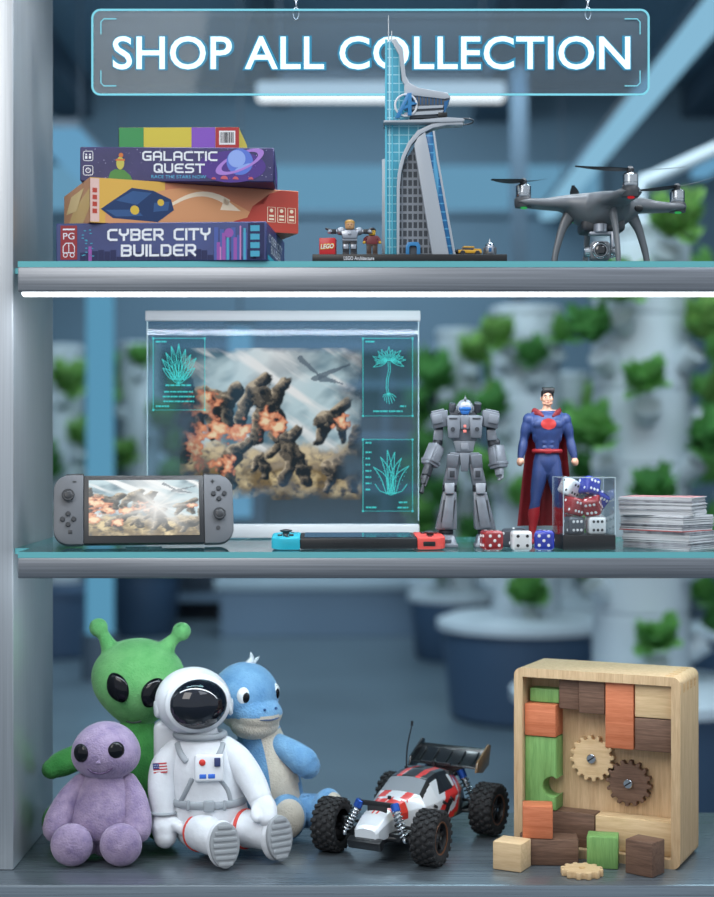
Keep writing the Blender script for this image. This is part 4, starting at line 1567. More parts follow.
def fade(u, v):
    c = battle(u, v)
    e = min(u / .16, (1 - u) / .14, (1 - v) / .05 + .25, v / .14)
    e = e + (fb(u * 6, v * 6, 2) - .5) * 1.4
    a = max(0, min(1, e)) * .90
    dim = .8
    return (c[0] * dim, c[1] * dim, c[2] * dim, a)


o_ = hp(180, 500, -.0026)
art_mesh('battle_picture', picture('holo_picture', 1.0, True), panel, o_, U3, V3, 182 * sH, 152 * sH, 230, 190, fade)


def card(px0, py0, px1, py1):
    b_ = MB()
    q = [hp(px0, py0), hp(px1, py0), hp(px1, py1), hp(px0, py1)]
    b_.ribbon(q + [q[0]], .0009)
    for c in q:
        b_.box(c, (.0028, .0004, .0028))
    b_.build('frame_lines', m_cyan, panel, smooth=0, recalc=False)
    b_ = MB(); b_.poly([v + Vector((0, .0003, 0)) for v in q]); b_.build('field', m_cyanf, panel, smooth=0, recalc=False)


def outline_leaf(b_, base, tip, wid, bend=0.0, lw=.0009, mid=True):
    base, tip = Vector(base), Vector(tip)
    d = tip - base
    nrm = Vector((-d.z, 0, d.x)).normalized()
    L = d.length
    for sgn in (-1, 1):
        pts = []
        for i in range(11):
            t = i / 10
            pts.append(base + d * t + nrm * (sgn * wid * math.sin(PI * t ** .8) + bend * L * math.sin(PI * t) * .5))
        b_.ribbon(pts, lw)
    if mid:
        b_.ribbon([base + d * t + nrm * (bend * L * math.sin(PI * t) * .5) for t in (.1, .4, .7, .95)], lw * .7)


def text_lines(b_, px, py, w, n, gap=5.2, hgt=2.4, seed=1, center=True):
    rnd = random.Random(seed)
    for k in range(n):
        ww = w * rnd.uniform(.7, 1.0)
        x = px - ww / 2 if center else px
        while ww > 0:
            l = rnd.uniform(2, 6)
            l = min(l, ww)
            a = hp(x, py + k * gap)
            b_.add([a, a + Vector((l * sH * .82, 0, 0)), a + Vector((l * sH * .82, 0, hgt * sH * .6)), a + Vector((0, 0, hgt * sH * .6))], [(0, 1, 2, 3)])
            x += l
            ww -= l


card(153.5, 338.5, 205, 410)
b = MB()
rnd = random.Random(3)
for k in range(9):
    a = R(-78 + 156 * k / 8)
    L = 36 * (.72 + .28 * math.cos(a)) + rnd.uniform(-3, 3)
    base = hp(179 + 5 * math.sin(a), 383 - 3)
    tip = hp(179 + L * .62 * math.sin(a), 383 - L * (.35 + .65 * math.cos(a)) - 2)
    outline_leaf(b, base, tip, .0042, .12 * math.sin(a))
for k in range(4):
    a = R(-45 + 30 * k)
    outline_leaf(b, hp(179, 384), hp(179 + 15 * math.sin(a), 384 - 17 * math.cos(a)), .003, 0, .0008, False)
b.build('plant_drawing', m_cyan, panel, smooth=0, recalc=False)
b = MB(); text_lines(b, 179, 386, 30, 1, seed=5); text_lines(b, 179, 392.5, 38, 3, 4.8, 2.2, 8); text_lines(b, 156, 342.5, 11, 1, seed=2, center=False); text_lines(b, 156, 407, 18, 1, seed=4, center=False)
b.build('lettering', m_cyan, panel, smooth=0, recalc=False)
card(363, 338.5, 412.5, 416)
b = MB()
for k in range(17):
    a = R(-115 + 230 * k / 16)
    L = 15 + 2.5 * math.cos(k * 2.3)
    outline_leaf(b, hp(389 + 2 * math.sin(a), 361), hp(389 + L * math.sin(a), 361 - L * .82 * math.cos(a)), .0024, .05, .0008, False)
for dx in (-.9, .9):
    b.ribbon([hp(389 + dx, 362), hp(389.5 + dx, 370), hp(387.5 + dx, 379), hp(387 + dx, 388), hp(388.5 + dx, 395)], .0009)
for k in range(7):
    a = R(-70 + 140 * k / 6)
    b.ribbon([hp(388.5, 393), hp(388.5 + 5 * math.sin(a), 393 + 5 * math.cos(a)), hp(388.5 + 7 * math.sin(a) + 1, 394 + 10 * math.cos(a))], .0009)
b.build('plant_drawing', m_cyan, panel, smooth=0, recalc=False)
b = MB(); text_lines(b, 388, 412, 30, 1, seed=15); text_lines(b, 365.5, 342.5, 10, 1, seed=22, center=False); text_lines(b, 400, 407, 8, 1, seed=21, center=False); b.build('lettering', m_cyan, panel, smooth=0, recalc=False)
card(363, 439.5, 412.5, 511)
b = MB()
for (dx, L, bend) in ((-17, 27, -.30), (-10, 37, -.22), (-3.5, 44, -.05), (3.5, 42, .10), (10, 36, .22), (17, 28, .32)):
    base = hp(391 + dx * .25, 494)
    tip = hp(391 + dx * 1.05, 494 - L)
    outline_leaf(b, base, tip, .0042, bend, .0010, False)
    for i in range(5):
        t = .2 + i * .14
        q = base + (tip - base) * t
        b.add([q, q + Vector((.0014, 0, .0004)), q + Vector((.0007, 0, .0018))], [(0, 1, 2)])
ring(b, 0, 0, 0, 0, 0) if False else None
b.ribbon([hp(375, 484), hp(380, 491), hp(391, 495), hp(402, 491), hp(407, 484)], .001)
b.build('plant_drawing', m_cyan, panel, smooth=0, recalc=False)
b = MB()
for k in range(7):
    text_lines(b, 365.5, 453 + k * 6.2, 7, 1, seed=30 + k, center=False)
text_lines(b, 366, 508, 14, 1, seed=41, center=False); text_lines(b, 403, 503, 12, 2, seed=43); text_lines(b, 365.5, 443.5, 8, 1, seed=45, center=False)
b.build('lettering', m_cyan, panel, smooth=0, recalc=False)

# ------------------------------------------------------------------ handheld consoles
m_cgrey = pbr('console_grey', (86, 89, 94), .5)
m_cblk = pbr('console_black', (26, 27, 30), .4)
m_cbtn = pbr('console_button', (40, 42, 46), .4)
m_cyan_p = pbr('aqua_controller', (38, 176, 198), .45)
m_coral = pbr('coral_controller', (226, 80, 72), .45)


def console(t, w, h, th, ml, mr, screen_fn):
    """lies in local XZ: x 0..w, z 0..h, front at y=0, thickness towards +y"""
    cw = w * .165
    r = h * .22
    # main body
    b_ = MB(); b_.box((w / 2, th / 2, h / 2), (w - 2 * cw, th * .94, h * .985), bev=.002); b_.build('tablet_body', m_cblk, t)
    if screen_fn:
        art_mesh('screen', picture('console_screen', 1.05), t, (cw + w * .028, -.0007 + th * .03, h * .12), U3, V3, w - 2 * cw - w * .056, h * .80, 120, 72, screen_fn)
    else:
        b_ = MB(); b_.box((w / 2, th * .03 - .0004, h * .52), (w - 2 * cw - w * .05, .0006, h * .8)); b_.build('screen', pbr('dark_screen', (34, 48, 60), .08, coat=1.0), t)
    for side in (0, 1):
        m = mr if side else ml
        pts = []
        for a in range(0, 91, 10):
            pts.append((cw - r - 0 + r * math.cos(R(a)), h - r + r * math.sin(R(a))))
        # outline of one controller: straight inner edge, rounded outer corners
        out = [(0, 0), (0, h)]
        arc_t = [(cw - r + r * math.cos(R(90 - a)), h - r + r * math.sin(R(90 - a))) for a in range(0, 91, 9)]
        arc_b = [(cw - r + r * math.cos(R(-a)), r + r * math.sin(R(-a))) for a in range(0, 91, 9)]
        out = [(0, 0), (0, h)] + arc_t + arc_b
        if side:
            out = [(w - cw + x, z) for x, z in out]
        else:
            out = [(cw - x, z) for x, z in out]
        b_ = MB(); b_.prism(out, 0, th, bev=.0018)
        c = b_.build('controller', m, t)
        cx_ = (w - cw / 2 + .0006) if side else (cw / 2 - .0006)
        zs, zb_ = (h * .42, h * .72) if side else (h * .70, h * .36)
        b_ = MB(); b_.cyl((cx_, .0005, zs), (cx_, -.003, zs), .0048, n=24); b_.cyl((cx_, -.003, zs), (cx_, -.0055, zs), .0082, .0086, n=28, bev=.0008); b_.ell((cx_, -.0053, zs), (.0058, .0012, .0058), n=20, m=8); b_.build('thumb_stick', m_cbtn, c)
        for k in range(4):
            a = k * PI / 2
            b_ = MB(); b_.cyl((cx_ + .0075 * math.cos(a), .0004, zb_ + .0075 * math.sin(a)), (cx_ + .0075 * math.cos(a), -.0022, zb_ + .0075 * math.sin(a)), .0034, n=18, bev=.0006); b_.build('button', m_cbtn, c)
        b_ = MB()
        s_ = -1 if side else 1
        b_.box((cx_ + s_ * .0085, -.0003, h * .90), (.0052, .001, .0014))
        if side:
            b_.box((cx_ + s_ * .0085, -.0003, h * .90), (.0014, .001, .0052))
        b_.build('small_key', m_cbtn, c, smooth=0)
        b_ = MB()
        if side:
            b_.cyl((cx_ - .002, .0002, h * .22), (cx_ - .002, -.0008, h * .22), .003, n=18)
        else:
            b_.box((cx_ + .003, -.0002, h * .18), (.0055, .0012, .0055), bev=.0005)
        b_.build('home_key', m_cbtn, c)
        b_ = MB(); b_.tube([((w - cw * .95) if side else cw * .95, th * .45, h + .0006), ((w - cw * .45) if side else cw * .45, th * .45, h - .0005)], .0028, n=10, sub=1); b_.build('shoulder_button', m_cblk, c)
    return t


# upright one, leaning on its stand
bl = P(52.5, 548, .07)
con = thing('game_console', 'grey handheld game console propped upright with a battle scene on its lit screen', 'game console', (bl.x, .075, MIDZ + .0045))
con.rotation_euler = (R(-17), 0, R(10))
W1, H1, T1 = .2445, .098, .0135


def scr(u, v):
    c = battle(u * .9 + .05, v, 4.0, .95)
    c = mixc(c, (.95, .95, .90), .14)
    return (*c, 1)


console(con, W1, H1, T1, m_cgrey, m_cgrey, scr)
b = MB(); b.box((0, 0, .018), (.05, .002, .036), bev=.0008)
M = Matrix.Translation((W1 * .5, T1 + .009, .0212)) @ Matrix.Rotation(R(34), 4, 'X') @ Matrix.Translation((0, 0, -.018))
b.xform(M); b.build('kick_stand', m_cblk, con)

# flat one with aqua and coral controllers
o = P(271, 550, .022)
con2 = thing('game_console', 'handheld game console lying flat with an aqua and a coral controller', 'game console', (o.x, .022, MIDZ + .0165))
con2.rotation_euler = (R(-88.5), 0, R(1.5))
console(con2, .231, .098, .0155, m_cyan_p, m_coral, None)
b = MB()
for k in range(2):
    b.box((.09 + k * .05, .0085, .0002), (.012, .0045, .0012))
b.box((.115, .008, .0003), (.010, .0035, .0012)); b.build('port', m_black, con2, smooth=0)
b = MB(); b.box((.231 - .0225, .008, .0002), (.016, .0062, .0016), bev=.0006); b.build('rail_slot', m_black, con2)

# ------------------------------------------------------------------ armoured robot (units: photo pixels)
YR = .11
sR = S(YR)
ro = P(464, 0, YR)
robot = thing('robot_figure', 'grey armoured robot figure with a blue visor and a gun on its arm', 'robot toy', (ro.x, YR, MIDZ))
m_r1 = pbr('robot_grey', (114, 120, 128), .4, .2, var=(70, .14))
m_r2 = pbr('robot_dark_joint', (52, 56, 62), .5, .2)
m_r3 = pbr('robot_light_grey', (142, 148, 156), .36, .25)
m_visor = pbr('blue_visor', (30, 92, 160), .12, coat=1)
m_r4 = pbr('robot_red_mark', (214, 120, 110), .4)


def rz(y):
    return 548 - y


def rb_(name, mat, fn, par=None):
    b_ = MB(); fn(b_); return b_.build(name, mat, par or robot, scale=sR)


chest = rb_('chest', m_r1, lambda q: (q.taper((0, 0, rz(430)), (24, 18), (34, 22), 26, bev=1.4), q.taper((-11, -10.5, rz(429)), (11, 5), (14, 6), 22, bev=1.2), q.taper((11, -10.5, rz(429)), (11, 5), (14, 6), 22, bev=1.2), q.box((0, -10, rz(424)), (9, 6, 14), bev=1)))
rb_('chest_badge', m_r4, lambda q: (q.box((0, -13.2, rz(428)), (2.6, .6, 3), bev=.3), q.box((0, -13.2, rz(433)), (3.2, .6, 3), bev=.3)), chest)
for s_ in (-1, 1):
    rb_('chest_vent', m_r2, lambda q: (q.cyl((s_ * 12, -13.4, rz(431)), (s_ * 12, -14, rz(431)), 2.2, n=16), q.box((s_ * 11.5, -13.2, rz(420.5)), (8, 1, 1.4))), chest)
rb_('abdomen', m_r3, lambda q: (q.taper((0, -1, rz(448)), (17, 14), (22, 16), 11, bev=1), q.box((0, -8.2, rz(448)), (8, 2.4, 7), bev=.8)))
rb_('waist_joint', m_r2, lambda q: q.cyl((0, 0, rz(456)), (0, 0, rz(450)), 7, n=20))
rb_('pelvis', m_r1, lambda q: (q.taper((0, -.5, rz(460)), (22, 14), (31, 16), 12, bev=1.2), q.taper((0, -8.6, rz(464)), (7, 3), (10, 4), 18, bev=.8)))
for s_ in (-1, 1):
    rb_('hip_armour', m_r1, lambda q: q.taper((s_ * 12, -7.5, rz(463)), (11, 4), (12, 4), 14, bev=.9, rot=(R(8), R(-s_ * 6), 0)))
neck = rb_('neck', m_r2, lambda q: q.cyl((0, 0, rz(417)), (0, 0, rz(411)), 4.4, n=16))
head = rb_('head', m_r3, lambda q: (q.ell((1, 0, rz(408.5)), (8.0, 8.4, 7.6), n=24, m=16), q.box((1, 1.6, rz(411)), (14.5, 12, 7), bev=1.8)))
rb_('visor', m_visor, lambda q: (q.box((.6, -6.4, rz(410.5)), (12, 5.5, 3.6), bev=1.1), q.taper((.6, -6.2, rz(414.4)), (6, 4), (11, 5), 4.6, bev=.8)), head)
rb_('crest', m_r1, lambda q: (q.box((1, -3, rz(401)), (2.4, 9, 3.4), bev=.7), q.cyl((1, -1, rz(402)), (1, -1, rz(397)), .7, .3, n=8), q.box((-7.2, 0, rz(410)), (1.6, 5, 5), bev=.5), q.box((9.2, 0, rz(410)), (1.6, 5, 5), bev=.5)), head)
rb_('back_pack', m_r2, lambda q: (q.box((0, 13, rz(422)), (28, 9, 24), bev=1.6), q.cyl((-11, 12, rz(413)), (-11, 9, rz(404.5)), 4, 3.4, n=14, bev=.6), q.cyl((13.5, 12, rz(413)), (14.5, 8, rz(404)), 4.4, 3.8, n=14, bev=.6)))
for s_, nm in ((-1, 'l'), (1, 'r')):
    X0 = s_ * 25.5 + (1.5 if s_ > 0 else 0)
    sh = rb_('shoulder_armour', m_r1, lambda q: (q.taper((X0, 0, rz(421.5)), (14.5, 20), (17.5, 22), 16, bev=1.4, off=(-s_ * 2, 0), rot=(0, R(s_ * 12), 0)), q.box((X0 + s_ * 1.6, -10.8, rz(421)), (10, 2, 9), bev=.7, rot=(0, R(s_ * 12), 0)), q.box((X0 + s_ * 1, 0, rz(412.6)), (13, 15, 2), bev=.7, rot=(0, R(s_ * 12), 0))))
    arm = rb_('upper_arm', m_r2, lambda q: (q.cyl((s_ * 17, 0, rz(421)), (X0, 0, rz(424)), 4, n=14), q.tube([(X0 - s_ * .5, 0, rz(426)), (X0 + s_ * 1, -1, rz(446))], 4.4, n=12, sub=1)))
    rb_('arm_plate', m_r1, lambda q: q.taper((X0 + s_ * .3, -.8, rz(436.5)), (10, 11), (9, 10), 11, bev=1.1, rot=(0, R(-s_ * 4), 0)), arm)
    if s_ < 0:
        el, wr = Vector((-26.5, -2, rz(444))), Vector((-35, -9, rz(467)))
    else:
        el, wr = Vector((31, -1, rz(444))), Vector((34.5, -5, rz(470)))
    mid = (el + wr) / 2
    d = (wr - el)
    rot = d.to_track_quat('-Z', 'Y').to_matrix()
    fa = rb_('forearm', m_r1, lambda q: (q.hexa([mid + rot @ Vector(p) for p in ((-6.6, -7, -13), (6.6, -7, -13), (6.6, 7, -13), (-6.6, 7, -13), (-6, -6.4, 10), (6, -6.4, 10), (6, 6.4, 10), (-6, 6.4, 10))], 1.4), q.box(mid + rot @ Vector((0, -7.2, 0)), (8, 2.6, 16), rot=rot, bev=.8), q.box(mid + rot @ Vector((s_ * 6.8, 0, -1)), (2.4, 9, 17), rot=rot, bev=.8), q.box(mid + rot @ Vector((0, 0, -8.6)), (14.4, 15.2, 3), rot=rot, bev=.7)))
    rb_('elbow_joint', m_r2, lambda q: (q.ell(el + Vector((0, 1, 0)), 5.2, n=16, m=12),), fa)
    hb = wr + d.normalized() * 3
    hand = rb_('hand', m_r3 if s_ > 0 else m_r2, lambda q: q.box(hb, (6.8, 7.4, 7.5), rot=rot, bev=1.2), fa)
    if s_ > 0:
        for k in range(4):
            f0 = hb + rot @ Vector((-1 + .3 * k, -3.0 + k * 1.9, -3.4))
            b_ = MB(); b_.tube([f0, f0 + Vector((.9, -.4, -2.7)), f0 + Vector((-.6, -.8, -5.0 + abs(k - 1.4) * .6))], .95, n=8, sub=3); b_.build('finger', m_r3, hand, scale=sR)
        f0 = hb + rot @ Vector((-2.8, -3.4, -.4)); b_ = MB(); b_.tube([f0, f0 + Vector((-2, -.8, -2)), f0 + Vector((-1.8, -1, -4.2))], 1.0, n=8, sub=3); b_.build('thumb', m_r3, hand, scale=sR)
    else:
        gd = Vector((-.30, -.42, -1)).normalized()
        gr_ = gd.to_track_quat('-Z', 'Y').to_matrix()
        g0 = hb + Vector((0, -2.5, 2))
        rb_('gun', m_r2, lambda q: (q.box(g0 + gd * 3, (7, 7.5, 15), rot=gr_, bev=.9), q.box(g0 + gd * 14, (5.4, 5.4, 12), rot=gr_, bev=.7), q.cyl(g0 + gd * 18, g0 + gd * 29, 1.7, n=12, bev=.3), q.cyl(g0 + gd * 24, g0 + gd * 29.5, 2.3, n=12, bev=.3), q.box(g0 + gd * 8 + gr_ @ Vector((4.2, 0, 0)), (2, 3.4, 12), rot=gr_, bev=.5), q.cyl(g0 + gd * 12 + gr_ @ Vector((-3.4, 0, 0)), g0 + gd * 22 + gr_ @ Vector((-2.6, 0, 0)), 1.1, n=10)))
    # legs
    hx, kx, ax_ = s_ * 9.5 + (1 if s_ > 0 else -1), s_ * 13.5 + (2 if s_ > 0 else -1), s_ * 18.5 + (2.5 if s_ > 0 else .5)
    th = rb_('thigh', m_r1, lambda q: (q.hexa([Vector(p) for p in ((kx - 7, -6.5, rz(487)), (kx + 7, -6.5, rz(487)), (kx + 7, 6, rz(487)), (kx - 7, 6, rz(487)), (hx - 6.5, -7, rz(464.5)), (hx + 6.5, -7, rz(464.5)), (hx + 6.5, 7, rz(464.5)), (hx - 6.5, 7, rz(464.5)))], 1.3), q.box(((hx + kx) / 2, -7.6, rz(475)), (8.6, 2, 12), bev=.7)))
    rb_('hip_joint', m_r2, lambda q: q.ell((hx, 0, rz(463)), 6, n=16, m=12), th)
    rb_('thigh_panel', m_r2, lambda q: q.box(((hx + kx) / 2 + .2, -8.7, rz(475.5)), (5, .6, 6.6), bev=.2), th)
    kn = rb_('knee', m_r2, lambda q: q.cyl((kx - 7, 0, rz(489.5)), (kx + 7, 0, rz(489.5)), 4.2, n=18, bev=.8))
    rb_('knee_guard', m_r3, lambda q: q.taper((kx + s_ * .5, -7.6, rz(490)), (9, 5), (10.5, 4), 11, bev=1.2, rot=(R(-8), 0, 0)), kn)
    shn = rb_('shin', m_r1, lambda q: (q.hexa([Vector(p) for p in ((ax_ - 10.5, -9.5, rz(531)), (ax_ + 10.5, -9.5, rz(531)), (ax_ + 10.5, 12, rz(531)), (ax_ - 10.5, 12, rz(531)), (kx - 6.8, -6.5, rz(493)), (kx + 6.8, -6.5, rz(493)), (kx + 6.8, 7, rz(493)), (kx - 6.8, 7, rz(493)))], 1.6),
          q.hexa([Vector(p) for p in ((ax_ - 5.5, -12.8, rz(529)), (ax_ + 5.5, -12.8, rz(529)), (ax_ + 5.5, -8, rz(529)), (ax_ - 5.5, -8, rz(529)), (kx - 4.4, -9.2, rz(497)), (kx + 4.4, -9.2, rz(497)), (kx + 4.4, -6, rz(497)), (kx - 4.4, -6, rz(497)))], .9)))
    rb_('shin_groove', m_r2, lambda q: (q.box(((kx + ax_) / 2 - 5.6, -9.2, rz(512)), (1, 2, 22), rot=(R(-4), R(s_ * -8), 0)), q.box(((kx + ax_) / 2 + 5.6, -9.2, rz(512)), (1, 2, 22), rot=(R(-4), R(s_ * -8), 0))), shn)
    ft = rb_('foot', m_r1, lambda q: (q.taper((ax_, -4, 6.2), (21, 30), (16, 19), 12, bev=1.6, off=(0, 3)), q.taper((ax_, -4, 1.8), (22.5, 32), (21.5, 31), 3.6, bev=.8), q.box((ax_, -13, 7), (9, 8, 6), bev=1.4, rot=(R(24), 0, 0))))
    rb_('ankle_joint', m_r2, lambda q: q.ell((ax_, 0, 14.5), (7.5, 7.5, 5), n=16, m=10), ft)

# ------------------------------------------------------------------ caped figure (units: photo pixels)
YF = .15
sF = S(YF)
fo = P(547, 0, YF)
FB = 545.5
hero = thing('caped_figure', 'muscular toy figure in blue suit with red boots and long red cape', 'action figure', (fo.x, YF, MIDZ + .0008))
m_suit = pbr('blue_suit', (42, 62, 112), .5, 0, var=(90, .12), bump=(700, .3, .0004))
m_skin = pbr('toy_skin', (214, 164, 138), .5, sss=.05)
m_red = pbr('red_suit', (152, 30, 38), .45)
m_cape = pbr('red_cape', (124, 24, 32), .6, 0, var=(60, .12))
m_hair = pbr('black_hair', (22, 20, 22), .4)


def fz(y):
    return FB - y


b = MB()
# torso
b.tube([(0, 0, fz(474)), (0, -.5, fz(464)), (0, -.5, fz(453)), (0, -1, fz(442)), (0, -1.5, fz(430)), (0, -1, fz(421)), (0, .5, fz(415))], [(7, 10), (9, 13.6), (8, 11.6), (8.6, 13), (10.5, 17.5), (9, 18.5), (5, 10)], n=24, sub=5, up=(0, 1, 0))
for s_ in (-1, 1):
    b.ell((s_ * 7.0, -7.6, fz(426)), (8.2, 4.0, 5.6), n=18, m=12)          # chest muscle
    for k in range(3):
        b.ell((s_ * 3.2, -7.8, fz(438.5 + k * 5.4)), (3.0, 1.9, 2.6), n=12, m=8)   # stomach muscles
    b.ell((s_ * 11.2, -1, fz(436)), (4, 6.5, 9), n=14, m=10)
    b.ell((s_ * 8, 1, fz(415.5)), (8, 4.6, 4.4), n=14, m=10)
    # arm: shoulder, biceps, elbow, forearm, wrist
    sx = s_
    b.ell((sx * 18.3, 0, fz(421.5)), (6.0, 6.6, 7), n=18, m=12)
    b.tube([(sx * 17.5, 0, fz(420)), (sx * 20.8, .5, fz(431)), (sx * 22.8, 1, fz(440)), (sx * 24.6, -1, fz(449)), (sx * 26.8, -3.5, fz(458.5))], [5.6, 5.7, 4.3, 4.7, 3.2], n=16, sub=5)
    # fist
    b.ell((sx * 27.6, -4.6, fz(463.5)), (3.4, 4.2, 4.2), n=14, m=10)
    b.ell((sx * 25.0, -6.8, fz(463)), (1.7, 2.2, 2.6), n=10, m=8)
    # leg
    kx = s_ * 11.8
    b.tube([(s_ * 6.4, 0, fz(464)), (s_ * 7.8, -.5, fz(478)), (s_ * 10.4, -.6, fz(493)), (kx, -1.2, fz(503)), (s_ * 13.0, 1.2, fz(515)), (s_ * 14.2, .8, fz(528)), (s_ * 14.8, 0, fz(538))], [(8, 7.6), (8.4, 7.8), (6.8, 6.4), (5.2, 5.0), (6.2, 5.9), (4.4, 4.1), (3.8, 3.6)], n=18, sub=5, up=(0, 1, 0))
    b.tube([(s_ * 14.8, 2.2, 2.8), (s_ * 15.4, -5, 2.4), (s_ * 16.2, -11, 2.0)], [(3.0, 3.6), (2.6, 3.8), (2.1, 3.2)], n=14, sub=4, up=(0, 0, 1))
    b.ell((s_ * 5, 5, fz(468)), (6.2, 5.6, 7), n=14, m=10)
# neck + head
body_mb, b = b, MB()
b.tube([(0, 1, fz(417)), (0, .2, fz(410.5)), (0, -.3, fz(405))], [(6.4, 7.4), (4.6, 4.8), (4.5, 4.6)], n=16, sub=4, up=(0, 1, 0))


def headfn(v):
    if v.z < 0:
        v.x *= 1 - .24 * (-v.z) ** 1.3
        v.y = v.y * (1 - .1 * -v.z) - .12 * (-v.z)
    return v


b.ell((0, -.8, fz(400.2)), (6.6, 8.0, 9.8), n=28, m=20, fn=headfn)
b.ell((0, -6.9, fz(407.2)), (2.9, 2.1, 1.8), n=12, m=8)                 # chin
b.tube([(0, -8.4, fz(398.6)), (0, -9.7, fz(402.4))], [.75, 1.15], n=10, sub=1)   # nose
for s_ in (-1, 1):
    b.ell((s_ * 2.8, -7.6, fz(397.6)), (2.4, 1.0, .8), n=12, m=8)        # brow
    b.ell((s_ * 3.9, -6.0, fz(402.4)), (2.0, 1.9, 2.2), n=12, m=8)        # cheek
    b.ell((s_ * 6.7, -.2, fz(401)), (1.0, 1.8, 2.6), n=12, m=8)          # ear
    b.ell((s_ * 4.0, -3.6, fz(406)), (2.2, 2.6, 2.2), n=12, m=8)         # jaw
b.ell((0, -8.1, fz(405.4)), (2.2, .8, .6), n=12, m=6)
HS = Matrix.Translation((0, 0, fz(412) + 2.2)) @ Matrix.Scale(.86, 4) @ Matrix.Translation((0, 0, -fz(412)))
b.xform(HS)
body_mb.merge(b.bm)
b = body_mb
b.remesh(.55, 2)


def zone(c):
    if c.z > fz(412.2) and abs(c.x) < 9:
        return 1
    if abs(c.x) > 22 and c.z < fz(459.3) and c.z > fz(474):
        return 1
    if c.z < fz(506 + .25 * abs(c.x)):
        return 2
    return 0


b.paint(zone)
b.build('body', [m_suit, m_skin, m_red], hero, smooth=180, scale=sF)
m_eyew = pbr('eye_white', (232, 230, 226), .3)
m_lip = pbr('lip', (168, 104, 92), .5)
for s_ in (-1, 1):
    b = MB(); b.ell((s_ * 2.75, -7.55, fz(399.7)), (1.35, .8, .62), n=14, m=8); b.xform(HS); e_ = b.build('eye', m_eyew, hero, scale=sF)
    b = MB(); b.ell((s_ * 2.7, -8.15, fz(399.65)), (.6, .35, .58), n=10, m=6); b.xform(HS); b.build('iris', m_hair, e_, scale=sF)
    b = MB(); b.tube([(s_ * 1.1, -8.75, fz(397.9)), (s_ * 2.8, -8.6, fz(397.0)), (s_ * 4.7, -7.4, fz(397.7))], [.45, .55, .3], n=8, sub=4); b.xform(HS); b.build('eyebrow', m_hair, hero, scale=sF)
b = MB(); b.tube([(-2.1, -8.3, fz(405.3)), (0, -9.0, fz(405.4)), (2.1, -8.3, fz(405.3))], [.3, .5, .3], n=8, sub=4); b.xform(HS); b.build('mouth', m_lip, hero, scale=sF)
b = MB()
b.ell((0, .9, fz(396.2)), (7.0, 8.3, 8.4), n=24, m=16, fn=lambda v: Vector((v.x, v.y, max(v.z, -.35))) if v.y < .2 else v)
for k in range(9):
    x = -5.6 + k * 1.4
    b.tube([(x * .9, -1.5, fz(388.6)), (x + 1.2, -6.2, fz(389.4)), (x * 1.08 + 1.0, -8.0, fz(392.2 + abs(x) * .34))], [1.5, 1.5, .55], n=8, sub=4)
for s_ in (-1, 1):
    b.tube([(s_ * 6.0, -4.2, fz(393)), (s_ * 6.5, -3.8, fz(400.5))], [1.5, .6], n=8, sub=1)
b.remesh(.45, 2)
b.xform(HS)
b.build('hair', m_hair, hero, smooth=180, scale=sF)
b = MB(); b.tube([(9.6 * math.sin(a) * 1.42, -9.6 * math.cos(a) * .92 - .5, fz(452.6)) for a in [2 * PI * i / 28 for i in range(28)]], (1.0, 2.0), n=10, sub=1, closed=True, caps='flat', up=(0, 0, 1))
for v in b.bm.verts:
    v.co.z = fz(452.6) + (v.co.z - fz(452.6)) * 2.2
b.box((0, -9.9, fz(452.6)), (7, 2.0, 5), bev=.9)
b.build('belt', m_red, hero, scale=sF)
b = MB(); b.tube([(s_, y_, z_) for s_, y_, z_ in ((-7.4, -5.2, fz(447.6 + 20)), (0, -9.2, fz(475)), (7.4, -5.2, fz(467.6)))], .1, n=6, sub=2) if False else None
# plain red chest patch that follows the chest
b = MB()
pts = [(-8.6, 423.5), (-6.2, 420), (6.2, 420), (8.6, 423.5), (0, 433.5)]
N_ = 9
vs, fs = [], []
for j in range(N_ + 1):
    v_ = j / N_
    y_ = 420 + 11.2 * v_
    half = 7.6 * math.sqrt(max(.004, 1 - ((y_ - 425.6) / 5.6) ** 2))
    for i in range(N_ + 1):
        x_ = half * (i / N_ * 2 - 1)
        q_ = max((1 - ((abs(x_) - 7.4) / 8.6) ** 2 - ((y_ - 427) / 6.6) ** 2), .02)
        dep = max(7.6 + 4.0 * math.sqrt(q_), 10.6 if abs(x_) < 5 else 9.4)
        vs.append(Vector((x_, -dep - 1.5, fz(y_))))
for j in range(N_):
    for i in range(N_):
        a = j * (N_ + 1) + i
        fs.append((a, a + 1, a + N_ + 2, a + N_ + 1))
b.add(vs, fs)
b.build('chest_patch', pbr('chest_red', (176, 48, 46), .45), hero, smooth=180, scale=sF)
# cape: thick cloth with folds
b = MB()
nu, nv = 40, 26
grid = {}
vs, fs = [], []
for layer in (0, 1):
    for j in range(nv + 1):
        v_ = j / nv
        wtop, wbot = 15.5, 28.5
        wd = wtop + (wbot - wtop) * (v_ ** .8)
        z_ = fz(414.5) * (1 - v_) + 17.5 * v_
        for i in range(nu + 1):
            u_ = i / nu * 2 - 1
            x_ = u_ * wd
            fold = math.sin(u_ * 9.5 + .6) * 2.3 * v_ + math.sin(u_ * 17 + 2) * .7 * v_
            y_ = 8.5 + 7 * v_ + fold - 6.5 * (abs(u_) ** 3) * (1 - v_ * .6)
            vs.append(Vector((x_, y_ + layer * .9, z_ + (1.8 * (1 - u_ * u_) if j == 0 else 0))))
n1_ = (nv + 1) * (nu + 1)
for layer in (0, 1):
    for j in range(nv):
        for i in range(nu):
            a = layer * n1_ + j * (nu + 1) + i
            f = (a, a + 1, a + nu + 2, a + nu + 1)
            fs.append(f if layer else f[::-1])
for j in range(nv):
    for e in (0, nu):
        a = j * (nu + 1) + e
        fs.append((a, a + nu + 1, a + nu + 1 + n1_, a + n1_))
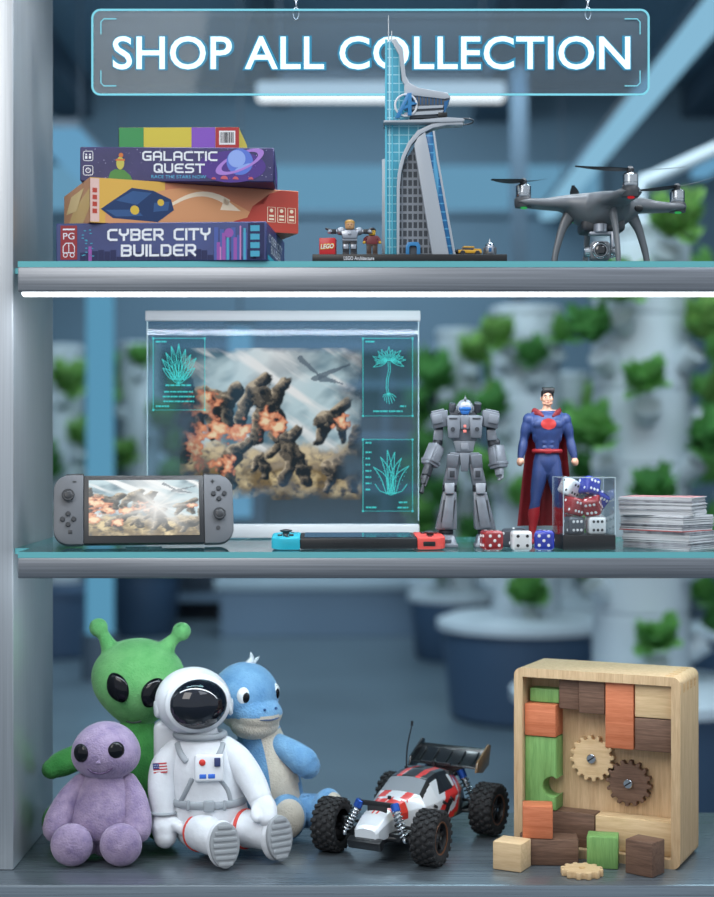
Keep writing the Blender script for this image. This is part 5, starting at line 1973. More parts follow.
for i in range(nu):
    for e in (0, nv):
        a = e * (nu + 1) + i
        fs.append((a, a + 1, a + 1 + n1_, a + n1_))
b.add(vs, fs)
b.build('cape', m_cape, hero, smooth=60, scale=sF)
b = MB()
for s_ in (-1, 1):
    b.tube([(s_ * 14, 7, fz(416)), (s_ * 13.5, 1, fz(412.6)), (s_ * 9.5, -5.0, fz(414.6)), (s_ * 5, -8.6, fz(418))], [(2.4, 1.2), (3.2, 1.2), (3.0, 1.1), (1.6, .8)], n=12, sub=5)
b.build('cape_collar', m_cape, hero, smooth=180, scale=sF)

# ------------------------------------------------------------------ dice
m_pip = pbr('white_pip', (238, 238, 238), .4)
m_pipb = pbr('black_pip', (26, 26, 30), .4)
m_dred = pbr('red_die', (150, 24, 30), .22, coat=.5)
m_dblue = pbr('blue_die', (34, 52, 164), .22, coat=.5)
m_dwhite = pbr('white_die', (226, 228, 228), .25, coat=.5)
m_ddark = pbr('dark_die', (66, 72, 80), .3, coat=.4)
DS = .0262
PIPS = {1: [(0, 0)], 2: [(-1, -1), (1, 1)], 3: [(-1, -1), (0, 0), (1, 1)], 4: [(-1, -1), (1, 1), (-1, 1), (1, -1)], 5: [(-1, -1), (1, 1), (-1, 1), (1, -1), (0, 0)], 6: [(-1, -1), (-1, 0), (-1, 1), (1, -1), (1, 0), (1, 1)]}
die_data = {}


def die(kind, loc, rot, label, size=DS, group=None):
    body, pip = {'red': (m_dred, m_pip), 'blue': (m_dblue, m_pip), 'white': (m_dwhite, m_pipb), 'dark': (m_ddark, m_pip)}[kind]
    t = thing('die', label, 'die', loc)
    t.rotation_euler = tuple(R(a) for a in rot)
    h_ = size / 2
    if (kind, size) not in die_data:
        b_ = MB(); b_.box((0, 0, 0), (size,) * 3, bev=size * .19, seg=4)
        o1 = b_.build('die_body', body, t, smooth=50)
        b_ = MB()
        for n_, (ax, sg) in {6: (1, -1), 1: (1, 1), 5: (0, 1), 2: (0, -1), 3: (2, 1), 4: (2, -1)}.items():
            for (a, c) in PIPS[n_]:
                p = [0, 0, 0]
                p[ax] = sg * (h_ + .00005)
                p[(ax + 1) % 3] = a * size * .235
                p[(ax + 2) % 3] = c * size * .235
                r = [size * .082] * 3
                r[ax] = size * .012
                b_.ell(p, r, n=14, m=6)
        o2 = b_.build('pip_dots', pip, t)
        die_data[(kind, size)] = (o1, o2)
    else:
        for o_2 in die_data[(kind, size)]:
            c = o_2.copy(); COL.objects.link(c); c.parent = t
    return t


def dloc(px, py, Y):
    v = P(px, py, Y)
    return v


zd = MIDZ + DS / 2 + .0002
die('red', (P(491.5, 0, .03).x, .03, zd), (0, 0, -76), 'red die with white spots on the shelf beside the coral controller')
die('dark', (P(513.5, 0, .085).x, .085, zd), (0, 0, 40), 'dark grey die on the shelf behind the red and white dice')
die('white', (P(521, 0, .026).x, .026, zd), (-90, 0, 4), 'white die with black spots on the shelf between the red and blue dice')
die('blue', (P(544.5, 0, .032).x, .032, zd), (0, 0, -100), 'blue die on the shelf against the clear dice case')

# ------------------------------------------------------------------ clear case of dice
YC = .02
cw, cd = 61 * .00131, .078
c0 = P(554.5, 0, YC)
case = thing('display_case', 'clear acrylic case on a black base holding eight dice', 'case', (c0.x + cw / 2 + .0055, YC + .049, MIDZ), R(5))
cw, cd = .071, .066
hc, hb_ = .0965, .0195
m_case = glassy('case_acrylic', (250, 252, 253), .0, (200, 215, 225), .02, 1.0)
b = MB(); b.box((0, 0, hb_ / 2), (cw, cd, hb_), bev=.001); b.build('case_base', m_black, case)
b = MB()
th_ = .0016
b.box((0, 0, hc - th_ / 2), (cw, cd, th_))
for s_ in (-1, 1):
    b.box((s_ * (cw / 2 - th_ / 2), 0, (hc + hb_) / 2 - .001), (th_, cd - 2 * th_, hc - hb_ - th_))
    b.box((0, s_ * (cd / 2 - th_ / 2), (hc + hb_) / 2 - .001), (cw, th_, hc - hb_ - th_))
b.build('case_cover', m_case, case, smooth=0)
b = MB()
m_cedge = pbr('case_edge', (206, 222, 228), .2)
for sx_ in (-1, 1):
    for sy_ in (-1, 1):
        b.box((sx_ * (cw / 2 - .0006), sy_ * (cd / 2 - .0006), (hc + hb_) / 2), (.0011, .0011, hc - hb_ - .001))
    b.box((sx_ * (cw / 2 - .0006), 0, hc - .0006), (.0011, cd, .0011)); b.box((0, sx_ * (cd / 2 - .0006), hc - .0006), (cw, .0011, .0011))
b.build('case_edge', m_cedge, case, smooth=0)
CM = case.matrix_basis.copy()
CM = Matrix.Translation(case.location) @ Matrix.Rotation(R(5), 4, 'Z')
D2 = .0238
for kind, x, y, z, rot, lab in (
        ('dark', -.0165, -.013, .0120, (0, 0, 8), 'dark die in the bottom layer of the clear case, beside the white one'),
        ('white', .0130, -.015, .0120, (0, 0, -4), 'white die in front of the bottom layer in the clear case'),
        ('white', .0195, .0145, .0140, (0, 24, 38), 'white die tilted in the back corner at the bottom of the clear case'),
        ('red', -.0150, -.0085, .0375, (6, 12, 24), 'red die in the middle layer of the clear case, under the white one'),
        ('red', .0085, -.0130, .0385, (22, -8, -30), 'red die tilted in the middle of the clear case, above the white one'),
        ('blue', .0205, .0085, .0470, (30, 22, 30), 'blue die tilted against the side wall of the clear case'),
        ('white', -.0175, .0030, .0620, (16, 20, 34), 'white die on top of the heap in the clear case'),
        ('blue', .0065, -.0040, .0640, (-10, 16, 20), 'blue die on top of the heap in the clear case')):
    p = CM @ Vector((x, y, z + hb_))
    die(kind, p, (rot[0], rot[1], rot[2] + 9), lab, D2)

# ------------------------------------------------------------------ piles of cards
m_cardw = pbr('card_edge', (206, 208, 210), .6)
m_cardp = pbr('card_print_red', (178, 120, 122), .5, 0, var=(60, .4))
m_cardg = pbr('card_print_grey', (150, 152, 158), .5, 0, var=(60, .4))
m_cardr = pbr('card_edge_red', (176, 84, 80), .6)
card_protos = {}


def playing_card(kind, loc, rz_, label, group):
    if kind not in card_protos:
        b_ = MB(); b_.box((0, 0, 0), (.100, .072, .00128))
        b_.bm.normal_update()
        for f in b_.bm.faces:
            f.material_index = 1 if abs(f.normal.z) > .5 else 0
        o_ = b_.build('playing_card', {'w': [m_cardw, m_cardg], 'r': [m_cardr, m_cardp], 't': [m_cardw, m_cardp], 'd': [m_cardg, m_cardg]}[kind], None, smooth=0)
        card_protos[kind] = o_
    else:
        o_ = card_protos[kind].copy(); COL.objects.link(o_)
    o_.location = loc
    o_.rotation_euler = (0, 0, rz_)
    tag(o_, label, 'card', group)
    return o_


rnd = random.Random(12)
z = MIDZ + .0008
for bi, (cx_, cy_, rot, n_, lab, grp) in enumerate((
        (.421, .078, R(-40), 18, 'playing card in the bottom bundle of the card stack', 'cards of the bottom bundle'),
        (.418, .078, R(-45), 16, 'playing card in the middle bundle of the card stack', 'cards of the middle bundle'),
        (.413, .080, R(-27), 18, 'playing card in the top bundle of the card stack', 'cards of the top bundle'))):
    for k in range(n_):
        top = bi == 2 and k == n_ - 1
        kind = 't' if top else ('r' if (bi, k) in ((1, 0),) else ('d' if rnd.random() < .35 else 'w'))
        playing_card(kind, (cx_ + rnd.uniform(-.0016, .0016), cy_ + rnd.uniform(-.0016, .0016), z), rot + R(rnd.uniform(-1.6, 1.6)),
                     'topmost card of the stack, face printed in dull red' if top else lab, None if top else grp)
        z += .00134
# ------------------------------------------------------------------ plush toys (units: photo pixels at each toy's depth)
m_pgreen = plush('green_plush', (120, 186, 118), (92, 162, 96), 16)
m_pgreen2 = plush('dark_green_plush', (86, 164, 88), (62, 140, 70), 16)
m_plilac = plush('lilac_plush', (166, 149, 176), (130, 115, 150), 26)
m_pblue = plush('blue_plush', (122, 166, 202), (92, 140, 184), 18)
m_pcream = plush('cream_plush', (206, 198, 184), (188, 180, 166), 18)
m_pwhite = pbr('white_suit_fabric', (214, 217, 222), .85, 0, var=(40, .06), bump=(34, .45, .006), sheen=.2, spec=.2)
m_eyeb = pbr('glossy_black_eye', (8, 9, 16), .07, spec=.35)
m_seam = pbr('mouth_stitch', (40, 56, 48), .7)
m_seam2 = pbr('lilac_stitch', (78, 58, 92), .7)


def base_y(Y):
    return 448.5 + (CZ - DECK) / K / (1 + Y / 2)


def toy(name, label, cat, px, Y, rot=0):
    o = P(px, 0, Y)
    return thing(name, label, cat, (o.x, Y, DECK), rot)


def mk(name, mats, par, sc, fn, remesh=None, paint=None, smooth=180, sm=4):
    b_ = MB(); fn(b_)
    if remesh:
        b_.remesh(remesh, sm)
    if paint:
        b_.paint(paint)
    return b_.build(name, mats, par, smooth=smooth, scale=sc)


# --- green alien
YG = .255
sg = S(YG)
by = base_y(YG)
ga = toy('plush_alien', 'green plush alien with two knobbed antennae and big slanted black eyes', 'plush toy', 137, YG)


def gh(v):
    if v.z < 0:
        k = 1 - .36 * (-v.z) ** 1.5
        v.x *= k; v.y *= k
        v.z *= 1.06
    else:
        v.x *= 1 + .05 * math.sin(v.z * PI)
    return v


gz = by - 682
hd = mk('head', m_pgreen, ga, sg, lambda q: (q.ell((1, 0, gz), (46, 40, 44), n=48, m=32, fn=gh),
        q.tube([(-25, 0, gz + 30), (-31, 0, gz + 42), (-37.5, 0, gz + 55)], [11, 7, 5.4], n=18, sub=5), q.ell((-38.5, 0, gz + 54.5), 9.6, n=20, m=14),
        q.tube([(27, 0, gz + 31), (34, 0, gz + 40), (43, 0, gz + 49)], [11, 7, 5.4], n=18, sub=5), q.ell((44.5, 0, gz + 50.5), 9.6, n=20, m=14)), 2.0)
for s_, ex, ez_, rt in ((-1, -13.5, gz - 0, 26), (1, 21, gz - 5, -28)):
    mk('eye', m_eyeb, hd, sg, lambda q: q.ell((ex, -36.0, ez_), (11.5, 5.2, 15.5), rot=(0, R(-rt), R(-s_ * -16)), n=28, m=18, fn=lambda v: Vector((v.x * (1 - .22 * v.z * v.z), v.y, v.z))))
mk('mouth', m_seam, hd, sg, lambda q: q.tube([(-6, -25.0, gz - 35.0), (0, -25.8, gz - 36.2), (7, -25.0, gz - 35.0)], 1.0, n=8, sub=4))
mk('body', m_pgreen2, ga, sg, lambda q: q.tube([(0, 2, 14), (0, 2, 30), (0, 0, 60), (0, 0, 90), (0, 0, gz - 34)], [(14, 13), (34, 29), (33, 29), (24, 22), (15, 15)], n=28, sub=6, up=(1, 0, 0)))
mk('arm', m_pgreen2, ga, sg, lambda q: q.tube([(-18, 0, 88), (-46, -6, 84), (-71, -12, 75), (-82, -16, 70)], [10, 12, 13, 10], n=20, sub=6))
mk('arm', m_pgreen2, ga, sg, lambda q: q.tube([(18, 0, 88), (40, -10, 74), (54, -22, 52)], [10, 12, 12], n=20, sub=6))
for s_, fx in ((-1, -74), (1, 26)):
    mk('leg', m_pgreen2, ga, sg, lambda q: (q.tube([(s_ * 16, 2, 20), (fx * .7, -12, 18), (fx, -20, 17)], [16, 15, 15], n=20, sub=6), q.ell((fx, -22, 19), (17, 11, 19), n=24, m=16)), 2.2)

# --- lilac alien
YP = .135
sp_ = S(YP)
by = base_y(YP)
pa = toy('plush_alien', 'small lilac plush alien with round black eyes and a stitched smile', 'plush toy', 105, YP)
gz = by - 757
hd = mk('head', m_plilac, pa, sp_, lambda q: q.ell((1, 0, gz + 5), (34.5, 31, 30.5), n=40, m=28, fn=lambda v: Vector((v.x * (1 + .07 * max(0, -v.z) - .05 * max(0, v.z)), v.y, v.z * (1 if v.z > 0 else .90)))))
for ex, ez_ in ((-19.5, gz + 9), (15, gz + 11)):
    mk('eye', m_eyeb, hd, sp_, lambda q: q.ell((ex, -25.2, ez_), (8.6, 4.2, 9.2), rot=(0, 0, R(ex * 1.6)), n=24, m=16))
mk('mouth', m_seam2, hd, sp_, lambda q: q.tube([(-12, -28.9, gz - 6.0), (-7, -30.0, gz - 9.2), (0, -30.4, gz - 10.4), (7, -29.8, gz - 8.8), (11.5, -28.6, gz - 5.5)], .8, n=8, sub=4))
mk('nose', m_plilac, hd, sp_, lambda q: q.ell((-1.5, -30.5, gz + .5), (2.4, 1.6, 2.0), n=14, m=10))
mk('body', m_plilac, pa, sp_, lambda q: q.tube([(0, 0, 17), (0, 0, 26), (0, 0, 48), (0, 0, 68), (0, 0, 84)], [(17, 16), (36, 26), (34.5, 27), (27.5, 22), (18, 16)], n=32, sub=6, up=(1, 0, 0)))
mk('arm', m_plilac, pa, sp_, lambda q: q.tube([(-24, 0, 76), (-35, -5, 60), (-43, -9, 42), (-46, -12, 32)], [8.5, 12, 14.5, 14], n=22, sub=6))
mk('arm', m_plilac, pa, sp_, lambda q: q.tube([(24, 0, 76), (31, -7, 60), (34.5, -13, 42), (35, -18, 32)], [8.5, 12, 14, 13.5], n=22, sub=6))
for fx in (-27, 21):
    mk('leg', m_plilac, pa, sp_, lambda q: (q.tube([(fx * .6, 0, 18), (fx * .9, -18, 19), (fx, -30, 20.5)], [15, 16, 17], n=20, sub=6), q.ell((fx, -34, 21.4), (21, 12.5, 21.2), n=30, m=20)), 1.8)

# --- astronaut
YA = .158
sa = S(YA)
by = base_y(YA)
au = toy('plush_astronaut', 'white plush astronaut with dark mirrored visor sitting against the aliens', 'plush toy', 208, YA)
m_strap = pbr('grey_strap', (150, 156, 162), .6)
m_rubber = pbr('sole_grey', (150, 154, 158), .7)
m_stripe = pbr('red_stripe', (206, 70, 62), .7)
m_visorb = pbr('mirror_visor', (14, 18, 28), .05, spec=.6)
m_suitsh = pbr('white_shell', (212, 215, 220), .4)
hz_ = by - 701
fdir = Vector((.22, -.97, -.06)).normalized()
Fm = Matrix.Rotation(R(20), 3, 'Z')
helm = mk('helmet', m_suitsh, au, sa, lambda q: (q.ell((-15, 0, hz_), (38, 36, 34), n=48, m=32), q.tube([Vector((-15, 0, hz_)) + Fm @ Vector((31 * math.cos(a), -20.5 - 2.5 * abs(math.cos(a)) * 0, 1 + 26.5 * math.sin(a))) for a in [2 * PI * i / 32 for i in range(32)]], 3.2, n=12, sub=1, closed=True, caps='flat')), 1.5)
mk('visor', m_visorb, helm, sa, lambda q: q.ell(Vector((-15, 0, hz_ + .5)) + Fm @ Vector((0, -18, 0)), (30, 22, 26), rot=(0, 0, R(20)), n=40, m=26))
mk('helmet_ear', m_suitsh, helm, sa, lambda q: (q.cyl((-46, -7, hz_ - 6), (-52, -9, hz_ - 6), 9.5, n=28, bev=2), q.cyl((20.5, -2, hz_ - 5), (25, -2, hz_ - 5), 9, n=28, bev=2)))
mk('neck_ring', m_strap, au, sa, lambda q: q.tube([(-8 + 24 * math.cos(a), 21 * math.sin(a), hz_ - 33) for a in [2 * PI * i / 28 for i in range(28)]], 3.4, n=10, sub=1, closed=True, caps='flat'))
bd = mk('body', m_pwhite, au, sa, lambda q: q.tube([(4, 2, 20), (2, 2, 32), (0, 0, 58), (-4, 0, 86), (-7, 0, 106), (-8, 0, hz_ - 32)], [(20, 19), (38, 31), (36, 29), (34, 28), (28, 24), (18, 17)], n=36, sub=6, up=(1, 0, 0)))
mk('back_pack', m_suitsh, au, sa, lambda q: q.box((-30, 24, 102), (54, 22, 52), bev=7, seg=4))
bp_ = mk('chest_panel', m_suitsh, au, sa, lambda q: q.box((4, -28.5, 91), (29, 6, 26), rot=(R(-8), 0, R(8)), bev=2.2, seg=3))
mk('panel_button', pbr('panel_red', (206, 56, 48), .4), bp_, sa, lambda q: q.cyl((-2.5, -31, 97), (-2.5, -33, 97), 3.2, n=18, bev=.5))
mk('panel_button', pbr('panel_navy', (40, 52, 96), .4), bp_, sa, lambda q: q.box((12, -29.8, 97), (6, 4, 8.5), rot=(R(-8), 0, R(8)), bev=.6))
for dx in (0, 8.5):
    mk('panel_button', pbr('panel_blue', (44, 96, 190), .4), bp_, sa, lambda q: q.box((-2 + dx, -32.2 + dx * .13, 83.5), (7, 3, 4.6), rot=(R(-8), 0, R(8)), bev=.6))


def onbody(a, z, off=1.0):
    """point on the torso at angle a (0 = front) and height z"""
    Z = [(20, 30, 26), (32, 38, 31), (58, 36, 29), (86, 34, 28), (106, 28, 24), (120, 18, 17)]
    for i in range(len(Z) - 1):
        if Z[i][0] <= z <= Z[i + 1][0]:
            t_ = (z - Z[i][0]) / (Z[i + 1][0] - Z[i][0])
            rx = Z[i][1] + (Z[i + 1][1] - Z[i][1]) * t_
            ry = Z[i][2] + (Z[i + 1][2] - Z[i][2]) * t_
    cx_ = 4 - 12 * (z - 20) / 100
    return Vector((cx_ + (rx + off) * math.sin(a), -(ry + off) * math.cos(a), z))


mk('belt', m_strap, au, sa, lambda q: q.tube([onbody(a, 54) for a in [2 * PI * i / 36 for i in range(36)]], (1.8, 4.0), n=10, sub=1, closed=True, caps='flat', up=(0, -1, 0)))
mk('belt_buckle', m_strap, au, sa, lambda q: (q.box(onbody(R(6), 54, 2), (11, 4, 11), bev=1.2), q.box(onbody(R(30), 54, 2), (3, 4, 10), bev=.8), q.box(onbody(R(-26), 54, 2), (3, 4, 10), bev=.8)))
for sgn in (-1, 1):
    mk('shoulder_strap', m_strap, au, sa, lambda q: q.tube([onbody(sgn * R(62), 112, 1.5), onbody(sgn * R(40), 104, 1.5), onbody(sgn * R(26), 97, 1.2)], (1.4, 3.2), n=8, sub=4, up=(0, -1, 0)))
    mk('side_strap', m_strap, au, sa, lambda q: q.tube([onbody(sgn * R(22) + .1, 80, .8), onbody(sgn * R(34) + .1, 68, .8), onbody(sgn * R(42), 56, .8)], (1.2, 2.4), n=8, sub=4, up=(0, -1, 0)))
# arms with mittens
la = mk('arm', m_pwhite, au, sa, lambda q: q.tube([(-30, 0, 104), (-42, -4, 88), (-44.5, -8, 66), (-42.5, -12, 44)], [12, 14.5, 14.5, 12.5], n=24, sub=6))
mk('mitten', m_pwhite, la, sa, lambda q: (q.tube([(-42.5, -12, 42), (-41.5, -15, 30), (-40.5, -18, 21)], [11.5, 14, 11.5], n=22, sub=5), q.tube([(-33, -20, 36), (-26, -24, 32), (-23, -25, 28)], [6, 6, 4.6], n=16, sub=4)), 1.4)
mk('cuff_ring', m_strap, la, sa, lambda q: q.tube([(-42.6 + 13.2 * math.cos(a), -12 + 13.2 * math.sin(a), 44) for a in [2 * PI * i / 24 for i in range(24)]], 1.8, n=8, sub=1, closed=True, caps='flat'))
ra = mk('arm', m_pwhite, au, sa, lambda q: q.tube([(16, 0, 106), (30, -4, 94), (44, -12, 76), (53, -20, 60)], [12, 14, 13.5, 12], n=24, sub=6))
mk('mitten', m_pwhite, ra, sa, lambda q: (q.tube([(53, -20, 60), (58, -26, 50), (61, -32, 43)], [11, 12.5, 10.5], n=22, sub=5), q.tube([(52, -30, 54), (50, -37, 48), (51, -40, 44)], [5.4, 5.4, 4.4], n=16, sub=4)), 1.4)
# shoulder patch: small striped flag
fl = mk('flag_patch', [pbr('flag_white', (226, 222, 222), .7), pbr('flag_red', (186, 60, 66), .7), pbr('flag_blue', (50, 66, 128), .7)], la, sa, lambda q: None) if False else None
b = MB()
Mf = Matrix.Translation((-45.5, -18.6, 89)) @ Matrix.Rotation(R(-12), 4, 'Z') @ Matrix.Rotation(R(-6), 4, 'Y')
for k in range(7):
    b.mi = 1 if k % 2 == 0 else 0
    b.box(Mf @ Vector((0, 0, -4.2 + k * 1.4)), (14, 1.6, 1.42), rot=Mf.to_3x3())
b.mi = 2; b.box(Mf @ Vector((-3.8, -.3, 2.1)), (6.4, 1.6, 5.6), rot=Mf.to_3x3())
b.mi = 0
for i in range(3):
    for j in range(2):
        b.box(Mf @ Vector((-5.6 + i * 1.9, -1.1, 1.0 + j * 2.2)), (.7, .3, .7), rot=Mf.to_3x3())
b.build('flag_patch', [pbr('flag_white', (226, 222, 222), .7), pbr('flag_red', (186, 60, 66), .7), pbr('flag_blue', (50, 66, 128), .7)], la, scale=sa, smooth=0)
# legs and boots
for hip, knee, heel, nrm in (((-14, -2, 26), (2, -34, 27), (19, -54, 23), Vector((.34, -.93, .10))), ((22, -2, 26), (48, -18, 28), (68, -32, 24), Vector((.60, -.79, .10)))):
    nrm = nrm.normalized()
    heel = Vector(heel)
    lg = mk('leg', m_pwhite, au, sa, lambda q: q.tube([hip, knee, heel - nrm * 3], [19, 18, 14.5], n=26, sub=6))
    k0 = Vector(hip).lerp(Vector(knee), .62)
    dv = (Vector(knee) - Vector(hip)).normalized()
    qm = dv.to_track_quat('Z', 'Y').to_matrix()
    mk('leg_stripe', m_stripe, lg, sa, lambda q: q.tube([k0 + qm @ Vector((18.9 * math.cos(a), 18.9 * math.sin(a), 0)) for a in [2 * PI * i / 32 for i in range(32)]], (1.1, 2.2), n=8, sub=1, closed=True, caps='flat', up=qm @ Vector((1, 0, 0))))
    qn = nrm.to_track_quat('Z', 'Y').to_matrix()
    upv = (Vector((0, 0, 1)) - nrm * nrm.z).normalized()
    rgt = upv.cross(nrm)
    Mb = Matrix((rgt, upv, nrm)).transposed()
    boot = mk('boot', m_pwhite, lg, sa, lambda q: q.ell(heel + nrm * 0, (15.5, 22.5, 9.5), rot=Mb, n=30, m=20))

    def sole(q):
        out = []
        for i in range(28):
            a = 2 * PI * i / 28
            out.append((14.8 * math.cos(a) * (1 + .06 * math.sin(a)), 22.0 * math.sin(a)))
        T = Matrix.Translation(heel + nrm * 6) @ (Mb.to_4x4() @ Matrix(((1, 0, 0, 0), (0, 0, 1, 0), (0, 1, 0, 0), (0, 0, 0, 1))))
        q.prism(out, 0, 5.5, M=T, bev=1.6)
        for k in range(7):
            w_ = 14 * math.sqrt(max(.05, 1 - ((k - 3) * 6 / 22.5) ** 2)) * 1.7
            q.box(heel + nrm * 11.8 + upv * ((k - 3) * 5.8), (w_, 3.9, 1.6), rot=Mb, bev=.7)
    mk('sole', m_rubber, boot, sa, sole, smooth=40)

# --- blue dinosaur
YD = .265
sd_ = S(YD)
by = base_y(YD)
di = toy('plush_dinosaur', 'blue plush baby dinosaur with a cream belly and a white tuft', 'plush toy', 268, YD)
f_ = Vector((.66, -.751, 0))
r_ = Vector((.751, .66, 0))
Hc = Vector((-23, 0, by - 698))


def hpnt(r, f, u):
    return Hc + r_ * r + f_ * f + Vector((0, 0, u))


Md = Matrix((r_, f_, Vector((0, 0, 1)))).transposed()


def dz(c):
    d_ = c - Hc
    f = d_.dot(f_)
    return 1 if d_.z < -14 + (f - 30) * .10 and f > -4 else 0


hd = mk('head', [m_pblue, m_pcream], di, sd_, lambda q: (q.ell(hpnt(0, 0, 2), (34, 34, 34), rot=Md, n=36, m=24), q.ell(hpnt(0, 21, -13), (26, 22, 17), rot=Md, n=30, m=20), q.ell(hpnt(0, 16, -24), (26, 22, 15), rot=Md, n=30, m=20)), 1.5, dz)
for s_ in (-1, 1):
    ey = mk('eye', pbr('eye_white_plastic_%d' % (s_ + 1), (232, 234, 236), .2, coat=.6), hd, sd_, lambda q: q.ell(hpnt(s_ * 19.5, 23.5, 6.5), (7.2, 4.6, 9.2), rot=Md @ Matrix.Rotation(R(-s_ * 32), 3, 'Z'), n=22, m=14))
    mk('pupil', m_eyeb, ey, sd_, lambda q: q.ell(hpnt(s_ * 19.4, 26.6, 5.8), (4.2, 2.6, 5.8), rot=Md @ Matrix.Rotation(R(-s_ * 30), 3, 'Z'), n=18, m=12))
    mk('nostril', pbr('nostril_blue', (44, 82, 134), .8), hd, sd_, lambda q: q.ell(hpnt(s_ * 7, 41.2, -5.8), (1.6, 1.4, 1.4), rot=Md, n=12, m=8))
mk('mouth', pbr('mouth_blue', (60, 84, 120), .8), hd, sd_, lambda q: q.tube([hpnt(-22.5, 25, -12.5), hpnt(-15, 37, -15.2), hpnt(0, 43.4, -16.2), hpnt(15, 37, -15.2), hpnt(22.5, 25, -12.5)], .8, n=8, sub=6))
mk('tuft', m_pwhite, hd, sd_, lambda q: (q.tube([hpnt(2, 2, 33), hpnt(6, 3, 39), hpnt(5, 3, 45)], [3.6, 2.8, .8], n=12, sub=4), q.tube([hpnt(5, 2, 33), hpnt(11, 3, 37), hpnt(15, 3, 40)], [3, 2.2, .7], n=12, sub=4)))


def bz(c):
    a = (c - Vector((0, 0, 0)))
    return 1 if (a.normalized().dot(f_) > 0 and abs(a.dot(r_)) < 17 and a.dot(f_) > 8 and 10 < c.z < 108) else 0


mk('body', [m_pblue, m_pcream], di, sd_, lambda q: q.tube([(0, 2, 16), (0, 2, 26), (0, 0, 52), (-4, 0, 80), (-12, 0, 112)], [(16, 15), (35, 26), (33, 30), (26, 24), (20, 19)], n=48, sub=10, up=(1, 0, 0)), None, bz)
mk('arm', m_pblue, di, sd_, lambda q: q.tube([(8, -8, 92), (24, -14, 84), (36, -18, 76), (40, -19, 72)], [11, 13, 14.5, 13], n=22, sub=6))
mk('arm', m_pblue, di, sd_, lambda q: q.tube([(-24, -4, 88), (-32, -22, 76), (-30, -34, 66)], [10, 12, 12], n=22, sub=6))
for hip, foot, nr in (((4, -6, 22), (20, -34, 24.5), Vector((.35, -.93, .05))), ((22, 0, 24), (60, -14, 26), Vector((.80, -.6, .05)))):
    nr = nr.normalized()
    foot = Vector(foot)
    upv = (Vector((0, 0, 1)) - nr * nr.z).normalized()
    Mb = Matrix((upv.cross(nr), upv, nr)).transposed()
    lg = mk('leg', m_pblue, di, sd_, lambda q: (q.tube([hip, Vector(hip).lerp(foot, .6), foot - nr * 4], [18, 17, 17], n=24, sub=6), q.ell(foot, (20, 23, 13), rot=Mb, n=30, m=20)), 1.8)
    mk('foot_pad', m_pcream, lg, sd_, lambda q: q.ell(foot + nr * 5.6, (16.6, 19.6, 9), rot=Mb, n=28, m=16))
mk('tail', m_pblue, di, sd_, lambda q: q.tube([(-8, 20, 24), (-30, 34, 18), (-46, 36, 12)], [18, 12, 6], n=20, sub=6))

# ------------------------------------------------------------------ radio-controlled buggy (metres; forward = +y)
car = thing('toy_buggy', 'red, white and black off-road radio-controlled buggy with big knobbly tyres', 'toy car', (.0795, .2155, DECK), 0)
fwd = Vector((-.487, -.873))
car.rotation_euler = (0, 0, math.atan2(fwd.y, fwd.x) - PI / 2)
m_tire = pbr('tyre_rubber', (28, 28, 30), .8, 0, bump=(300, .4, .0006))
m_rim = pbr('rim_black', (34, 34, 36), .35)
m_rimedge = pbr('rim_bronze', (128, 84, 58), .4, .4)
m_shock = pbr('spring_steel', (170, 174, 178), .25, 1)
m_shockb = pbr('shock_blue', (40, 84, 170), .3, .6)
m_lw = pbr('livery_white', (216, 220, 224), .28, .25, coat=.6)
m_lr = pbr('livery_red', (198, 44, 38), .3, coat=.6)
m_lb = pbr('livery_black', (30, 32, 36), .3, coat=.6)
m_lg = pbr('livery_grey_window', (128, 134, 140), .2, coat=.8)
m_lgold = pbr('livery_bronze', (120, 92, 60), .35, coat=.5)
WR, WWD = .0375, .034
TR, WB = .0775, .0955


def tyre_mesh(q):
    w = WWD / 2
    prof = [(.0225, -w * .9), (.026, -w), (.0325, -w * .98), (.0352, -w * .8), (.0358, 0), (.0352, w * .8), (.0325, w * .98), (.026, w), (.0225, w * .9), (.021, 0)]
    Mx = Matrix.Rotation(R(90), 3, 'Y')
    vs0 = q.lathe(prof, 48, Mx, caps=False)
    n = 20
    for k in range(n):
        a = 2 * PI * k / n
        for row, (u, tw) in enumerate(((-.0115, 28), (-.004, -24), (.004, 24), (.0115, -28))):
            aa = a + (row % 2) * PI / n
            c = Vector((u, math.cos(aa) * .0362, math.sin(aa) * .0362))
            Mr = Matrix((Vector((1, 0, 0)), Vector((0, -math.sin(aa), math.cos(aa))), Vector((0, math.cos(aa), math.sin(aa))))).transposed() @ Matrix.Rotation(R(tw), 3, 'Z')
            q.box(c, (.0072, .0056, .0034), rot=Mr, bev=.0006, seg=1)
        for sd2 in (-1, 1):
            aa = a + PI / n
            c = Vector((sd2 * (w * .93), math.cos(aa) * .0338, math.sin(aa) * .0338))
            Mr = Matrix((Vector((1, 0, 0)), Vector((0, -math.sin(aa), math.cos(aa))), Vector((0, math.cos(aa), math.sin(aa))))).transposed()
            q.box(c, (.0034, .0058, .005), rot=Mr, bev=.0006, seg=1)


